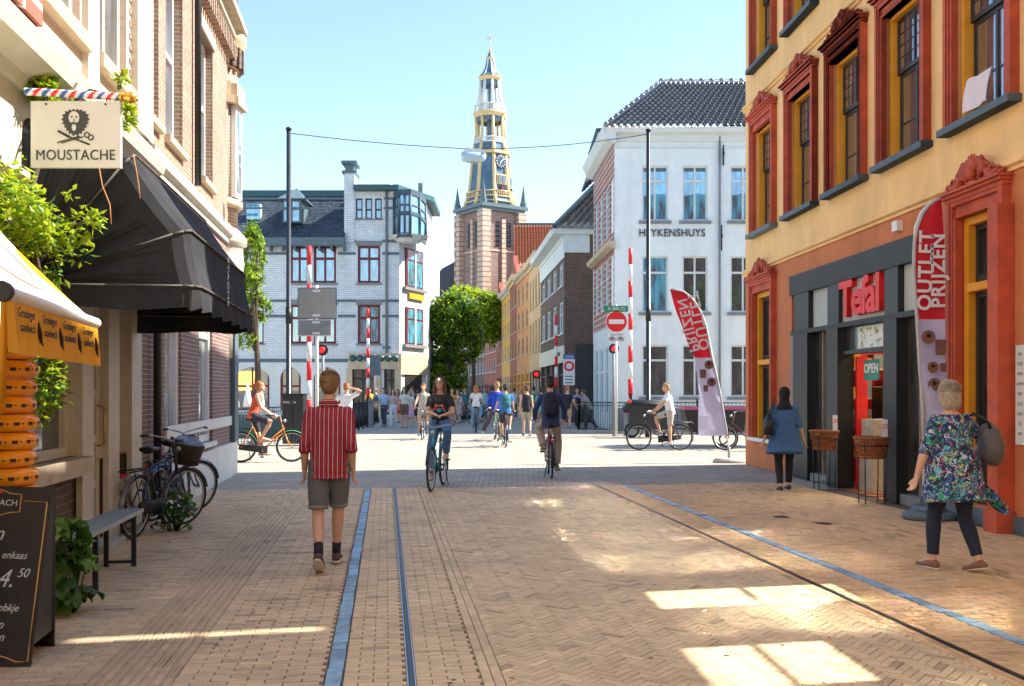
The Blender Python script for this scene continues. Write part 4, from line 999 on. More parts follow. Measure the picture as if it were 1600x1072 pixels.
# oriel
OR = [(gx(616), -.02), (gx(626), -1.0), (gx(644), -1.05), (gx(656), -.1), (gx(660), 2.0), (gx(640), 2.2)]
oz = [gz(368), gz(338), gz(310)]
mb = MB(); mb.prism([(x*.97+gx(640)*.03, y*.93) for x, y in OR], oz[2]-oz[0], 'z', Matrix.Translation((0, 0, oz[0]))); orl = mb.build('oriel', M['glass_cyan'], gh)
fr2 = MB()
def railo(z0, z1, off=.05):
    for i in range(4):
        a, b = Vector((*OR[i], 0)), Vector((*OR[i+1], 0)); d = b-a; fr2.box(0, d.length, -off, .05, z0, z1, Matrix.Translation((a.x, a.y, 0))@Matrix.Rotation(math.atan2(d.y, d.x), 4, 'Z'))
railo(oz[0]-.25, oz[0]); railo(oz[1]-.1, oz[1]+.1, .04); railo(oz[2], oz[2]+.3); railo(gz(326), gz(326)+.07, .03)
for i in range(5): fr2.bar((*OR[i], oz[0]), (*OR[i], oz[2]), .09, n=6)
for i in range(3):
    m_ = (Vector(OR[i])+Vector(OR[i+1]))/2
    if i != 1: continue
    fr2.bar((m_.x, m_.y, oz[0]), (m_.x, m_.y, oz[2]), .05, n=6)
fr2.build('oriel_frame', mat('oriel_blue_grey', (.05, .08, .11), .5, .15), orl)
mb = MB(); mb.loft([(gx(640), -.1, gz(380)), (gx(640), -.1, gz(370))], [(.6, .6), (1.15, 1.05)], ref=(1, 0, 0), n=10, smooth=False); mb.build('oriel_bracket', M['house_trim'], gh)
# street name plates on that house
t = thing('street_plate', 'small blue street name plate on the glazed brick corner house', 'sign', (fg.world(gx(598), -.03).x, YG-.03, gz(545))); box_part(t, 'plate', 'signblue', 0, .45, 0, .02, 0, .14); text('lettering', 'A-STRAAT', .08, M['signwhite'], t, (.22, -.002, .07), (R(90), 0, 0), .001)

# ================= 4. pale blue white house on the right of the bridge
YW = 38.0; kw = YW/1500
fw_ = Fac(960, 673, 0.0, YW)
def hx(px): return (px-960)*kw
def hz(py): return 1.6-(py-610)*kw
wh = fw_.root('white_canal_house', 'pale blue white plastered house lettered HEYKENSHUYS under a grey pantile roof', 'building')
UW = [(1003, 1044), (1066, 1106), (1141, 1182), (1210, 1250), (1290, 1330)]
ops = []
for a, b in UW: ops += [(hx(a), hx(b), hz(345), hz(259)), (hx(a), hx(b), hz(488), hz(400))]
opg = [(hx(a), hx(b), hz(620), hz(539)) for a, b in UW]
wall(wh, 'house_white', .001, hx(1400), .9, hz(212), ops+opg, .28); wall(wh, 'grey', .001, hx(1400), 0, .899, (), .1)
body(wh, 'house_white', .001, hx(1400), 0, 14, 0, hz(212))
for i, (a, b) in enumerate(UW):
    for r0, r1, zz, xx, blind in ((345, 259, (.74,), (.5,), 1), (488, 400, (.72,), (.5,) if i else (), 0), (620, 539, (.72,), () if i == 0 else (.5,), 0)):
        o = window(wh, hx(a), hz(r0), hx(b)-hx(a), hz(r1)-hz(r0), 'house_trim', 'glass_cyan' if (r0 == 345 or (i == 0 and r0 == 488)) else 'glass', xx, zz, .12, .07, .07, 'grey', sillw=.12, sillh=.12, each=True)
        if blind: box_part(o, 'blind', 'bluegrey', .08, hx(b)-hx(a)-.08, .10, .12, hz(r1+8)-hz(r0), hz(r1)-hz(r0)-.07)
cornice(wh, 'house_trim', -.35, hx(1400), hz(212), [(-.06, -.25), (-.1, -.2), (-.1, 0), (-.32, .06), (-.36, .2), (-.4, .24)], 'cornice')
a = MB(); a.bar((hx(1124), -.07, .0), (hx(1124), -.07, hz(214)), .045); a.build('downpipe', M['grey'], wh)
box_part(wh, 'fascia_line', 'house_trim', 0, hx(1400), -.05, 0, hz(232), hz(232)+.08)
for px, py, hh in ((1130, 243, .8), (1127, 372, 1.0), (1130, 560, .0)):
    if hh: a = MB(); a.bar((hx(px), -.04, hz(py)-hh/2), (hx(px), -.04, hz(py)+hh/2), .03); a.bar((hx(px), -.05, hz(py)), (hx(px)+.01, -.05, hz(py)+.14), .045); a.build('wall_anchor', M['black'], wh)
text('wall_lettering', 'HEYKENSHUYS', .43, M['darktext'], wh, (hx(1050), -.03, hz(364.5)), (R(90), 0, 0), .02, sx=.88, spacing=1.05)
# side face with banded brick between tall windows
sa = math.atan2(-1, .043); fs = Fac(928, 0, sa, 44.3); ls = math.hypot(44.3-YW, (44.3-YW)*.043)
sx_ = [.35, 1.45, 1.95, 3.05, 3.55, 4.65, 5.15, 6.1]
side = thing('side_front', None, None, (fs.o.x, fs.o.y, 0), sa); side.parent = wh; side.location = (fs.o.x-fw_.o.x, fs.o.y-fw_.o.y, 0); KIDS[wh.name].append(side)
opz = [(sx_[i], sx_[i+1], za, zb) for i in (0, 2, 4, 6) for za, zb in ((.6, 3.4), (5.0, 7.0), (7.9, 10.1))]
wall(side, 'blockbrick', 0, ls, 4.2, hz(222), [o for o in opz if o[2] > 4], .2); wall(side, 'house_trim', 0, ls, 0, 4.199, [o for o in opz if o[2] < 4], .2)
for o in opz: window(side, o[0], o[2], o[1]-o[0], o[3]-o[2], 'house_trim', 'glass_cyan', (), (.65,), .1, .08, .07)
cornice(side, 'stone_trim', -.1, ls+.15, 7.2, [(-.1, 0), (-.3, .1), (-.35, .25), (-.1, .3)], 'string_course'); cornice(side, 'house_trim', -.2, ls+.3, hz(225), [(-.1, 0), (-.35, .2), (-.5, .5), (-.5, .62)], 'cornice')
# the pantile roof (real waves)
def pantiles(name, P0, P1, P2, P3, nu, nv, m, amp=.06, per=6):
    P0, P1, P2, P3 = map(Vector, (P0, P1, P2, P3)); mb = MB(); nrm = (P1-P0).cross(P3-P0).normalized()
    for j in range(nv):
        for e, lift in ((0, amp*.9), (1, amp*.15)):
            for i in range(nu*per+1):
                a = i/(nu*per); A = P0.lerp(P1, a); D = P3.lerp(P2, a); ph = (i % per)/per
                h = amp*(math.cos(2*math.pi*ph)*.9+.35*math.cos(4*math.pi*ph+.8)); mb.v.append(tuple(A.lerp(D, (j+e)/nv)+nrm*(lift+h+amp)))
    w_ = nu*per+1
    for j in range(nv):
        for i in range(nu*per):
            a = (2*j)*w_+i; mb.face((a, a+1, a+w_+1, a+w_), True)
            if j: c = (2*j-1)*w_+i; mb.face((c, c+1, a+1, a), False)
    return mb.mesh(name, M[m])
zr = hz(206); zt = hz(110); yb = (zt-zr)*1.05
hip = hx(1040)*1.12
tag(link('roof_tiles', pantiles('roof_tiles', (-.35, -.3, zr), (hx(1400), -.3, zr), (hx(1400), yb, zt+.2), (hip, yb, zt+.2), 44, 17, 'pantile', amp=.085), wh), kind='stuff')
tag(link('roof_tiles', pantiles('roof_tiles', (-.35, 12, zr), (-.35, -.3, zr), (hip, yb, zt+.2), (hip, 12, zt+.2), 34, 17, 'pantile'), wh), kind='stuff')
a = MB(); a.tube([(-.35, -.3, zr+.15), (hip, yb, zt+.35), (hx(1400), yb, zt+.35)], .13, 8)
for k in range(22): q = k/21; p = Vector((hip, yb, zt+.4)).lerp(Vector((hx(1400), yb, zt+.4)), q); a.ball(p, .14, 6, 4)
for k in range(12): q = k/11; a.ball(Vector((-.35, -.3, zr+.22)).lerp(Vector((hip, yb, zt+.4)), q), .12, 6, 4)
a.build('ridge_tiles', M['pantile'], wh); box_part(wh, 'roof_vent', 'black', hx(1112), hx(1120), 2.0, 2.6, hz(140), hz(128))
a = MB(); a.v += [(hx(1118), .1, zr), (hx(1300), .1, zr), (hx(1158), 4, hz(165)), (hx(1300), 4, hz(165)), (hx(1128), .1, zr+.0)]
dm = MB(); dm.box(hx(946), hx(995), 3, 7, zr, hz(174)); dm.build('roof_dormer', M['house_white'], wh); dm = MB(); dm.box(hx(941), hx(998), 2.8, 7.2, hz(174), hz(170)); dm.build('dormer_cap', M['teal'], wh); box_part(wh, 'dormer_window', 'glass_cyan', hx(955), hx(988), 2.96, 3.0, zr+.3, hz(178))
g_ = MB(); g_.box(hx(1120), hx(1300), -.1, .0, 0, .1)
mb = MB(); mb.v += [(hx(1122), -.32, zr+.12), (hx(1260), -.32, zr+.12), (hx(1190), 1.6, hz(158)), (hx(1190), 3.6, hz(150))]; mb.face((0, 1, 2)); mb.face((0, 2, 3)); mb.face((1, 3, 2)); me = mb.mesh('slate_gable', M['slate']); attr(me, 'tone', [1, .7, .7]); link('slate_gable', me, wh)

# ================= 5. the row of houses down the right side of the far street
def row_house(label, p1, Y1, p2, Y2, py_top, wallm, wins, floors, trim='house_trim', glass='glass', ground='darkframe', gable=None, roof=None, depth=9, endwall=True, name='row_house', gh_=3.6, cor=.35, ww=.62):
    A, B = GX(p1, Y1), GX(p2, Y2)        # near and far corner
    d = A-B; ln = d.length; an = math.atan2(d.y, d.x)
    zt = 1.6+(610-py_top)/1500*Y1
    r = thing(name, label, 'house', B, an, 'houses lining the far street')
    ops = []; pit = ln/wins
    zs = [(gh_+.6+(zt-gh_-.7)*k/floors, gh_+.6+(zt-gh_-.7)*(k+.68)/floors) for k in range(floors)]
    for i in range(wins):
        u = pit*(i+.5)-pit*ww/2
        for z0, z1 in zs: ops.append((u, u+pit*ww, z0, z1))
    wall(r, wallm, 0, ln, gh_, zt, ops, .15); og = [(pit*(i+.5)-pit*.36, pit*(i+.5)+pit*.36, .2, gh_-.7) for i in range(wins)]
    wall(r, wallm, 0, ln, 0, gh_-.001, og, .15)
    body(r, wallm, 0, ln, 0, depth, 0, zt)
    for a, b, c, e in ops: window(r, a, c, b-a, e-c, trim, glass, (.5,) if ln/wins > 1.2 else (), (.62,), .1, .09, .06, trim, sillw=.05)
    for a, b, c, e in og: window(r, a, c, b-a, e-c, ground, 'glass_shop', (.5,), (.75,), .1, .09, .07, None, name='shop_window')
    cornice(r, trim, -.05, ln+.05, zt-.3, [(-.1, 0), (-.15, .15), (-cor, .25), (-cor-.1, .5)], 'cornice')
    if gable:
        g = MB(); g.prism([(0, 0), (ln, 0), (ln*.75, gable*.5), (ln*.62, gable*.55), (ln/2, gable), (ln*.38, gable*.55), (ln*.25, gable*.5)], .4, 'y', Matrix.Translation((0, -.02, zt+.21))); g.build('gable', M[wallm], r)
    if roof:
        rm = MB(); h = roof[1]; rm.v += [(-.1, -.3, zt+.1), (ln+.1, -.3, zt+.1), (ln+.1, depth+.3, zt+.1), (-.1, depth+.3, zt+.1), (-.1, depth/2, zt+h), (ln+.1, depth/2, zt+h)]
        for f in ((0, 1, 5, 4), (1, 2, 5), (2, 3, 4, 5), (3, 0, 4)): rm.face(f)
        me = rm.build('roof', M[roof[0]], r, fix=True).data; attr(me, 'tone', [1]*len(me.polygons))
    return r, ln, zt, (A, B, an)
r1, ln, zt, fr1 = row_house('dark brown brick house with white cornice and tall white framed windows by the white house', 882, 48, 845, 59.8, 365, 'dark_brick', 4, 2, depth=12, cor=.6, gh_=3.9)
# its camera facing end wall is brick; pantile roof
e = MB(); wall_mb(e, 0, 7, 0, zt, [(3.0, 6.5, 0, 3.2)], .3); o = e.build('end_wall', M['dark_brick'], r1, (ln+.012, 0, 0), (0, 0, -fr1[2]), fix=False)
box_part(r1, 'end_shop_front', 'darkframe', ln+.0, ln+.3, .6, 6.5, .0, 3.9)
e = MB(); e.box(ln-.4, ln+.35, -.6, 9, zt-.05, zt+.2); e.build('end_cornice', M['house_trim'], r1)
box_part(r1, 'end_frieze', 'house_trim', ln+.02, ln+.1, -.05, 9, zt-.95, zt-.05); box_part(r1, 'frieze', 'house_trim', 0, ln+.05, -.06, -.001, zt-1.2, zt-.3); box_part(r1, 'shop_fascia', 'cream', 0, ln+.08, -.1, -.001, 3.0, 3.85)
text('fascia_lettering', 'COSMETICS', .3, M['darktext'], r1, (ln-1.8, -.12, 3.45), (R(90), 0, 0), .01)
tag(link('roof_tiles', pantiles('roof_tiles', (0, -.5, zt+.2), (ln+.4, -.5, zt+.2), (ln+.4, 4.5, zt+5.2), (0, 4.5, zt+5.2), 30, 14, 'pantile'), r1), kind='stuff')
tag(link('roof_tiles', pantiles('roof_tiles', (ln+.4, -.5, zt+.2), (ln+.4, 9.5, zt+.2), (ln+.1, 4.6, zt+5.2), (ln+.1, 4.5, zt+5.2), 26, 14, 'pantile'), r1), kind='stuff')
e = MB(); e.tube([(ln+.45, -.5, zt+.35), (ln+.15, 4.5, zt+5.4), (0, 4.5, zt+5.4)], .14, 6); e.build('ridge_tiles', M['roofmetal'], r1)
e = MB(); e.box(4, 5, 4.3, 5.2, zt+3, zt+6.2); e.box(3.9, 5.1, 4.2, 5.3, zt+6.2, zt+6.4); e.build('chimney', M['house_trim'], r1)
row_house('tan plastered house with heavy ochre cornice and slender pilasters beyond the brown brick house', 845, 60.3, 827, 68, 396, 'tanhouse', 4, 2, trim='stone_trim', roof=('redtile', 2.5), ww=.5)
row_house('narrow tan house with red brick ornaments and an orange shopfront', 827, 68.3, 808, 76, 420, 'orangehouse', 3, 3, trim='stone_trim', ground='yellow_frame', roof=('redtile', 2.5), ww=.5)
row_house('tall red brick house with a stepped gable and yellow shopfront', 808, 76.3, 797, 84, 432, 'redhouse', 3, 3, trim='gold', ground='yellow_frame', gable=2.0, ww=.5)
row_house('golden yellow plastered house front with a dark parapet halfway down the row', 797, 84.4, 784, 93, 452, 'yellowhouse', 3, 3, trim='cream', ground='cream', ww=.5)
row_house('narrow dark red brick house with small windows near the middle of the row', 784, 93.4, 776, 101, 462, 'redhouse', 3, 3, trim='cream', gable=1.5, ww=.5)
row_house('low russet brick house with a grey tiled roof at the bend of the street', 776, 101.5, 757, 112, 515, 'redhouse', 5, 2, trim='house_trim', roof=('roofmetal', 4.0), gh_=3.0, ww=.45)
row_house('low brick house with white trim and a dark slate roof past the bend', 757, 112.5, 738, 124, 528, 'dark_brick', 4, 2, trim='house_trim', roof=('roofmetal', 4.5), gh_=3.0, ww=.45)
row_house('farthest small brown brick house with two chimneyless window rows', 738, 124.5, 722, 136, 542, 'dark_brick', 4, 2, trim='house_trim', gh_=3.0, ww=.45, roof=('roofmetal', 3))
# red tiled long roof behind the row (church hall)
ch = thing('church_hall', 'long red tiled church roof rising behind the houses', 'church', GX(806, 175)); zA, zB = 1.6+(610-415)/1500*175, 1.6+(610-338)/1500*175
mb = MB(); mb.box(0, 16, .2, 20, 0, zA); mb.build('wall', M['tower_brick'], ch)
tag(link('roof_tiles', pantiles('roof_tiles', (-.3, 0, zA), (16, 0, zA), (16, 10, zB), (-.3, 10, zB), 30, 15, 'redtile', amp=.13), ch), kind='stuff'); box_part(ch, 'ridge', 'teal', -.3, 16, 9.8, 10.5, zB-.1, zB+.5)
# ================= 6. the church tower
YT = 196.0; kt = YT/1500
tw = thing('church_tower', 'tall brick church tower with a tapering blue and gold wooden spire of open lanterns', 'church tower', Vector(((766-800)/1500*YT, YT-6.2, 0)), 0)
tx = lambda px: (px-766)*kt
tz = lambda py: 1.6+(610-py)*kt
TA = R(35)    # corner towards the viewer
Mt = Matrix.Translation((0, 6.2, 0))@Matrix.Rotation(TA, 4, 'Z'); hs = 4.35; zb = tz(327)
mb = MB(); mb.box(-hs, hs, -hs, hs, 0, zb, Mt); mb.build('shaft', M['tower_brick'], tw)
bt = MB()
for sx in (-1, 1):
    for sy in (-1, 1):
        x, y = sx*hs, sy*hs; bt.box(x-1.0, x+1.0, y-1.0, y+1.0, 0, zb-1.2, Mt)
bt.build('corner_buttress', M['tower_stone'], tw)
lv = MB()
for f in range(4):
    Mr = Mt@Matrix.Rotation(f*math.pi/2, 4, 'Z')
    for x in (-1.55, 1.1):
        lv.box(x, x+.95, -hs-.05, -hs+.02, zb-8.2, zb-3.2, Mr)
        for k in range(5): lv.box(x-.02, x+.97, -hs-.22, -hs-.05, zb-8.0+k, zb-7.6+k, Mr)
lv.build('louvre', M['black'], tw)
nb = MB()
for f in range(4):
    Mr = Mt@Matrix.Rotation(f*math.pi/2, 4, 'Z'); nb.box(-.25, .6, -hs-.35, -hs+.02, 0, zb-2.5, Mr); nb.box(-2.9, 2.9, -hs-.12, -hs+.02, zb-9.2, zb-8.9, Mr)
nb.build('pilaster_strip', M['tower_stone'], tw)
gl_ = MB(); gl_.box(-hs-1.2, hs+1.2, -hs-1.2, hs+1.2, zb-.6, zb+.1, Mt); gl_.box(-hs-.7, hs+.7, -hs-.7, hs+.7, zb-1.2, zb-.6, Mt); gl_.build('gallery_cornice', M['roofmetal'], tw)
# tapered timber stage
def oct_ring(r, z, rot=TA+R(22.5), n=8): return [Vector((tx(766)+r*math.cos(rot+i*2*math.pi/n), 6.2+r*math.sin(rot+i*2*math.pi/n), z)) for i in range(n)]
def stage(name, prof, m, rib=None, ribr=.3, thin=None):
    mb = MB(); rings = [oct_ring(r, z) for r, z in prof]
    for i in range(len(rings)-1):
        for j in range(8): j2 = (j+1) % 8; mb.quad(rings[i][j], rings[i][j2], rings[i+1][j2], rings[i+1][j])
    mb.poly(rings[-1]); o = mb.build(name, M[m], tw)
    if rib:
        for j in range(8): rb = MB(); rb.tube([r_[j] for r_ in rings], [ribr]*len(rings), 5); rb.build('rib', M[rib], tw)
    return rings
pf = [(5.3, zb+.1), (4.85, zb+1.6), (4.3, zb+3.4), (3.95, tz(275)), (3.75, tz(258)), (3.6, tz(243))]
stage('timber_stage', pf, 'towerblue', 'gold', .42)
for py, r, h, o_ in ((243, 4.3, .55, 0), (320, 5.5, .2, 0)):
    mb = MB(); rg = [oct_ring(r, tz(py)-h/2), oct_ring(r, tz(py)+h/2)]
    for j in range(8): j2 = (j+1) % 8; mb.quad(rg[0][j], rg[0][j2], rg[1][j2], rg[1][j])
    mb.poly(rg[0][::-1]); mb.poly(rg[1]); mb.build('gold_band', M['gold'], tw)
st = lambda name, p, m, **k: stage(name, p, m, **k)
st('upper_drum', [(3.5, tz(241)), (3.2, tz(226))], 'towerblue', rib='gold', ribr=.36)
def balustrade(py0, py1, r, m='gold'):
    rb = MB(); lo, hi = oct_ring(r, tz(py0)), oct_ring(r, tz(py1))
    for j in range(8):
        j2 = (j+1) % 8; rb.bar(hi[j], hi[j2], .14, n=5); rb.bar(lo[j], lo[j2], .14, n=5)
        for k in range(8): q = k/8; rb.bar(lo[j].lerp(lo[j2], q), hi[j].lerp(hi[j2], q), .09, n=4)
    rb.build('balustrade', M[m], tw)
def slab(py, r, h, m, name='cornice_ring'):
    mb = MB(); a, b, c = oct_ring(r*.9, tz(py)-h), oct_ring(r, tz(py)), oct_ring(r, tz(py)+h*.5)
    for p, q in ((a, b), (b, c)):
        for j in range(8): j2 = (j+1) % 8; mb.quad(p[j], p[j2], q[j2], q[j])
    mb.poly(a[::-1]); mb.poly(c); mb.build(name, M[m], tw)
def lantern(py0, py1, r0, r1, core, m):
    cb_ = MB(); lo, mi, hi = oct_ring(r0, tz(py0)), oct_ring((r0+r1)/2*.95, (tz(py0)+tz(py1))/2), oct_ring(r1, tz(py1))
    for j in range(8): cb_.tube([lo[j], mi[j], hi[j]], .3, 6)
    cb_.build('lantern_column', M[m], tw)
    tb = MB()
    for j in range(8):
        j2 = (j+1) % 8; a, b = hi[j], hi[j2]; c_ = (a+b)/2
        tb.quad(a, b, b-Vector((0, 0, 1.1)), a-Vector((0, 0, 1.1)))
    tb.build('lantern_head', M['towerblue'], tw, fix=False)
    k_ = MB(); k_.loft([(tx(766), 6.2, tz(py0)), (tx(766), 6.2, tz(py1))], [(core, core)]*2, n=8, smooth=False); k_.build('lantern_core', M['towerblue'], tw)
balustrade(312, 302 if False else 304, 4.95)
balustrade(226, 219, 3.3, 'house_trim'); lantern(226, 184, 3.15, 2.95, .6, 'gold'); slab(181, 3.6, .6, 'gold'); balustrade(178, 167, 3.2, 'house_trim')
lantern(176, 127, 2.9, 1.9, .4, 'house_trim'); slab(124, 2.5, .5, 'gold')
st('cupola', [(2.3, tz(121)), (1.7, tz(116)), (1.15, tz(108)), (.85, tz(98)), (.75, tz(93))], 'towerblue', rib='house_trim', ribr=.14); slab(92, 1.0, .3, 'gold')
st('small_cupola', [(.8, tz(91)), (.55, tz(87)), (.2, tz(80))], 'towerblue')
mb = MB(); mb.bar((tx(766), 6.2, tz(82)), (tx(766), 6.2, tz(55)), .09); mb.ball((tx(766), 6.2, tz(79)), .4); mb.build('spire_rod', M['gold'], tw)
mb = MB(); mb.prism([(-.8, 0), (.2, .2), (.9, 1.2), (.2, 1.0), (-.3, .7), (-1.0, 1.1)], .08, 'y', Matrix.Translation((tx(766), 6.2, tz(63)))); mb.build('weather_vane', M['house_trim'], tw)
for sx in (-1, 1):
    for sy in (-1, 1):
        p = Mt@Vector((sx*(hs+.5), sy*(hs+.5), zb)); pn = MB(); pn.loft([p, p+Vector((0, 0, 1.0)), p+Vector((0, 0, 1.1)), p+Vector((0, 0, 4.6))], [(.7, .7), (.7, .7), (.55, .55), (.03, .03)], n=6, smooth=False); pn.build('pinnacle', M['roofmetal'], tw)
# clock and little windows on the two visible faces
for j in (5, 6):
    a = TA+R(22.5)+j*R(45)+R(22.5); n_ = Vector((math.cos(a), math.sin(a), 0)); Mf = Matrix.Translation(Vector((tx(766), 6.2, 0))+n_*3.62)@Matrix.Rotation(a+math.pi/2, 4, 'Z')
    mb = MB(); mb.lathe([(1.35, 0), (1.35, .12), (1.2, .16)], 24); o = mb.build('clock_face', M['clockface'], tw); o.matrix_local = Mf@Matrix.Translation((0, -.1, tz(258)))@Matrix.Rotation(R(90), 4, 'X')
    hd = MB()
    for k in range(12): q = k*R(30); hd.box(-.06, .06, .85, 1.2, .16, .2, Matrix.Rotation(q, 4, 'Z'))
    hd.box(-.08, .08, 0, .95, .2, .24, Matrix.Rotation(R(-50), 4, 'Z')); hd.box(-.08, .08, 0, .7, .2, .24, Matrix.Rotation(R(160), 4, 'Z'))
    hd.build('clock_hand', M['house_trim'], o)
    wb = MB()
    for x in (-.85, .15): wb.box(x, x+.7, -.75, -.3, tz(292), tz(280), Mf)
    wb.build('stage_window', M['glass'], tw); wb = MB(); wb.box(-1.1, 1.1, -.6, -.2, tz(293.5), tz(278), Mf); wb.build('window_surround', M['gold'], tw); wb = MB(); wb.box(-.35, .35, -.95, -.4, tz(309), tz(297), Mf); wb.build('red_shutter', M['winered'], tw)
# dark church roof on the left of the tower
cr = thing('church_nave', 'dark slate church roof behind the trees left of the tower', 'church', GX(716, 200)); mb = MB(); kk = 200/1500
mb.prism([(-(716-640)*kk, 0), (4, 0), (4, (610-396)*kk), (-(716-712)*kk, (610-396)*kk), (-(716-690)*kk, (610-408)*kk), (-(716-668)*kk, (610-440)*kk), (-(716-655)*kk, (610-452)*kk)], 20, 'y'); me = mb.build('roof', M['slate'], cr).data; attr(me, 'tone', [.8]*len(me.polygons))
# low buildings closing the view behind the left trees
bk = thing('distant_block', 'plain brick building half hidden behind the trees beyond the square', 'building', GX(600, 150)); wall(bk, 'dark_brick', 0, 14, 0, 9, [(1+i*2.2, 2.2+i*2.2, z, z+1.8) for i in range(6) for z in (1, 4)], .2); body(bk, 'dark_brick', 0, 14, 0, 8, 0, 9)
for i in range(6):
    for z in (1, 4): window(bk, 1+i*2.2, z, 1.2, 1.8, 'house_trim', 'glass', (), (.6,), .1, .1, .08)
# ================= street furniture
# lamp posts and the wire lamp
def post(name, label, px, Y, ptop, r=.085, cat='lamp post', group='wire posts on both sides of the square', m='steel_dark'):
    g = GX(px, Y); t = thing(name, label, cat, g, 0, group); h = 1.6+(610-ptop)/1500*Y
    a = MB(); a.loft([(0, 0, 0), (0, 0, 1.2), (0, 0, 1.22), (0, 0, h)], [(r*1.35,)*2, (r*1.35,)*2, (r,)*2, (r*.8,)*2], n=14); a.build('pole', M[m], t)
    a = MB(); a.lathe([(r*1.1, h), (r*1.1, h+.06), (0.02, h+.1)], 12); a.build('cap', M['black'], t)
    a = MB(); a.lathe([(r*1.12, h*.38), (r*1.12, h*.38+.5)], 12); a.build('cable_box', M['black'], t); return t, h
pL, hL = post('wire_post', 'tall dark steel post left of the road sign backs, carrying the span wire', 451, 30, 203)
pR, hR = post('wire_post', 'tall dark steel post in front of the pale blue white house, carrying the span wire', 1013, 33, 205)
A_, B_ = pL.location+Vector((0, 0, hL-.1)), pR.location+Vector((0, 0, hR-.1))
lp = W(740, 233, 31.5)
wr = MB(); p = []
for i in range(21): q = i/20; v = A_.lerp(lp, q); v.z -= .06*math.sin(math.pi*q); p.append(v)
for i in range(1, 21): q = i/20; v = lp.lerp(B_, q); v.z -= .12*math.sin(math.pi*q); p.append(v)
wr.tube(p, .014, 5); tag(wr.build('span_wire', M['steel_dark']), 'thin steel wire spanning the square between two tall posts', 'cable')
lm = thing('hanging_street_lamp', 'pale street lamp hanging from the wire in front of the church tower', 'lamp', lp); lm.scale = (1.1, 1.1, 1.1)
a = MB(); a.prism([(-.20, -.02), (-.36, -.14), (.36, -.14), (.20, -.02)], .30, 'y', Matrix.Translation((0, -.15, 0))); a.build('housing', M['house_trim'], lm)
a = MB(); a.loft([(0, 0, -.14), (0, 0, -.26), (0, 0, -.36), (0, 0, -.40)], [(.37, .2), (.38, .21), (.33, .18), (.2, .1)], ref=(1, 0, 0), n=20); a.build('shade', M['lampglass'], lm)
a = MB(); a.bar((-.15, 0, .05), (-.15, 0, -.02), .015); a.bar((.15, 0, .05), (.15, 0, -.02), .015); a.build('clamp', M['black'], lm)
# level crossing style barrier poles (raised)
def barrier(label, px, Y, ptop, pbot, r, n=7, lean=0, base=True):
    t = thing('raised_barrier', label, 'barrier', GX(px, Y), 0, 'raised bridge barriers'); z0, z1 = 1.6+(610-pbot)/1500*Y, 1.6+(610-ptop)/1500*Y
    k = n*2-1
    for i in range(k):
        a = MB(); q0, q1 = z0+(z1-z0)*i/k, z0+(z1-z0)*(i+1)/k; rr = r*(1-.25*i/k)
        a.loft([(lean*i/k, 0, q0), (lean*(i+1)/k, 0, q1)], [(rr, rr*.6)]*2, ref=(1, 0, 0), n=8); a.build('red_band' if i % 2 == 0 else 'white_band', M['red' if i % 2 == 0 else 'signwhite'], t)
    if base:
        a = MB(); a.box(-.22, .22, -.2, .2, 0, min(z0, 1.15)); a.box(-.26, .26, -.24, .24, min(z0, 1.15), min(z0, 1.15)+.05); a.build('drive_housing', M['grey'], t)
        a = MB(); a.box(-.05, .05, -.06, .06, min(z0, 1.15)+.05, z0+.05); a.build('boom_arm', M['steel_dark'], t)
barrier('thick red and white raised barrier boom behind the grey sign backs', 483, 31, 384, 655, .085, 5)
barrier('thin red and white barrier boom in front of the glazed corner house', 575, 42, 482, 622, .075, 5)
barrier('tall red and white barrier boom beside the no entry sign', 985, 34, 388, 618, .085, 5)
barrier('red and white barrier boom by the dark brown brick house', 869, 44, 492, 606, .08, 4)
# signal lights
def signal(label, px, py, Y, s=1.0):
    c = W(px, py, Y); t = thing('signal_light', label, 'signal', (c.x, c.y, 0), 0, 'red bridge signals'); z = c.z
    a = MB(); a.bar((0, .08, 0), (0, .08, z+.2), .045); a.build('mast', M['grey'], t)
    a = MB(); a.lathe([(.16*s, 0), (.16*s, .06)], 18); a.build('backboard', M['black'], t, (0, -.02, z), (R(90), 0, 0))
    a = MB(); a.lathe([(.09*s, 0), (.085*s, .02), (.02, .035)], 16); a.build('lens', M['redlight'], t, (0, -.085, z), (R(90), 0, 0))
    a = MB(); a.torus((0, -.13, z), .10*s, .012, 16, 5, 'y'); a.build('hood', M['black'], t)
signal('red bridge signal light behind the striped shirt man', 504, 547, 32, 1.2); signal('red bridge signal on the mast under the no entry sign', 959, 545, 33.6, 1.1); signal('red bridge signal farther away beside the striped boom', 838, 585, 46, 1.3)
# back side of the direction signs
g = GX(495, 30.5); t = thing('direction_sign', 'pair of grey sign backs on a pale pole beside the left wire post', 'road sign', g)
zz = lambda py: 1.6-(py-610)/1500*30.5; xx = lambda px: (px-495)/1500*30.5
a = MB(); a.bar((0, 0, 0), (0, 0, zz(446)), .06); a.build('pole', M['house_trim'], t)
box_part(t, 'upper_panel', mat('sign_back', (.30, .30, .27), .6, .06), xx(467), xx(525), -.07, -.04, zz(497), zz(451)); a = MB(); a.box(xx(467)-.03, xx(525)+.03, -.045, -.03, zz(497)-.03, zz(451)+.03); a.build('frame', M['bluegrey'], t)
box_part(t, 'lower_panel', 'grey', xx(467), xx(517), -.07, -.04, zz(524), zz(501)); a = MB(); a.box(xx(467)-.03, xx(517)+.03, -.045, -.03, zz(524)-.03, zz(501)+.03); a.build('frame', M['house_trim'], t)
for py in (455, 493, 504, 521): box_part(t, 'bracket', 'house_trim', -.12, .12, -.09, -.07, zz(py)-.03, zz(py)+.03)
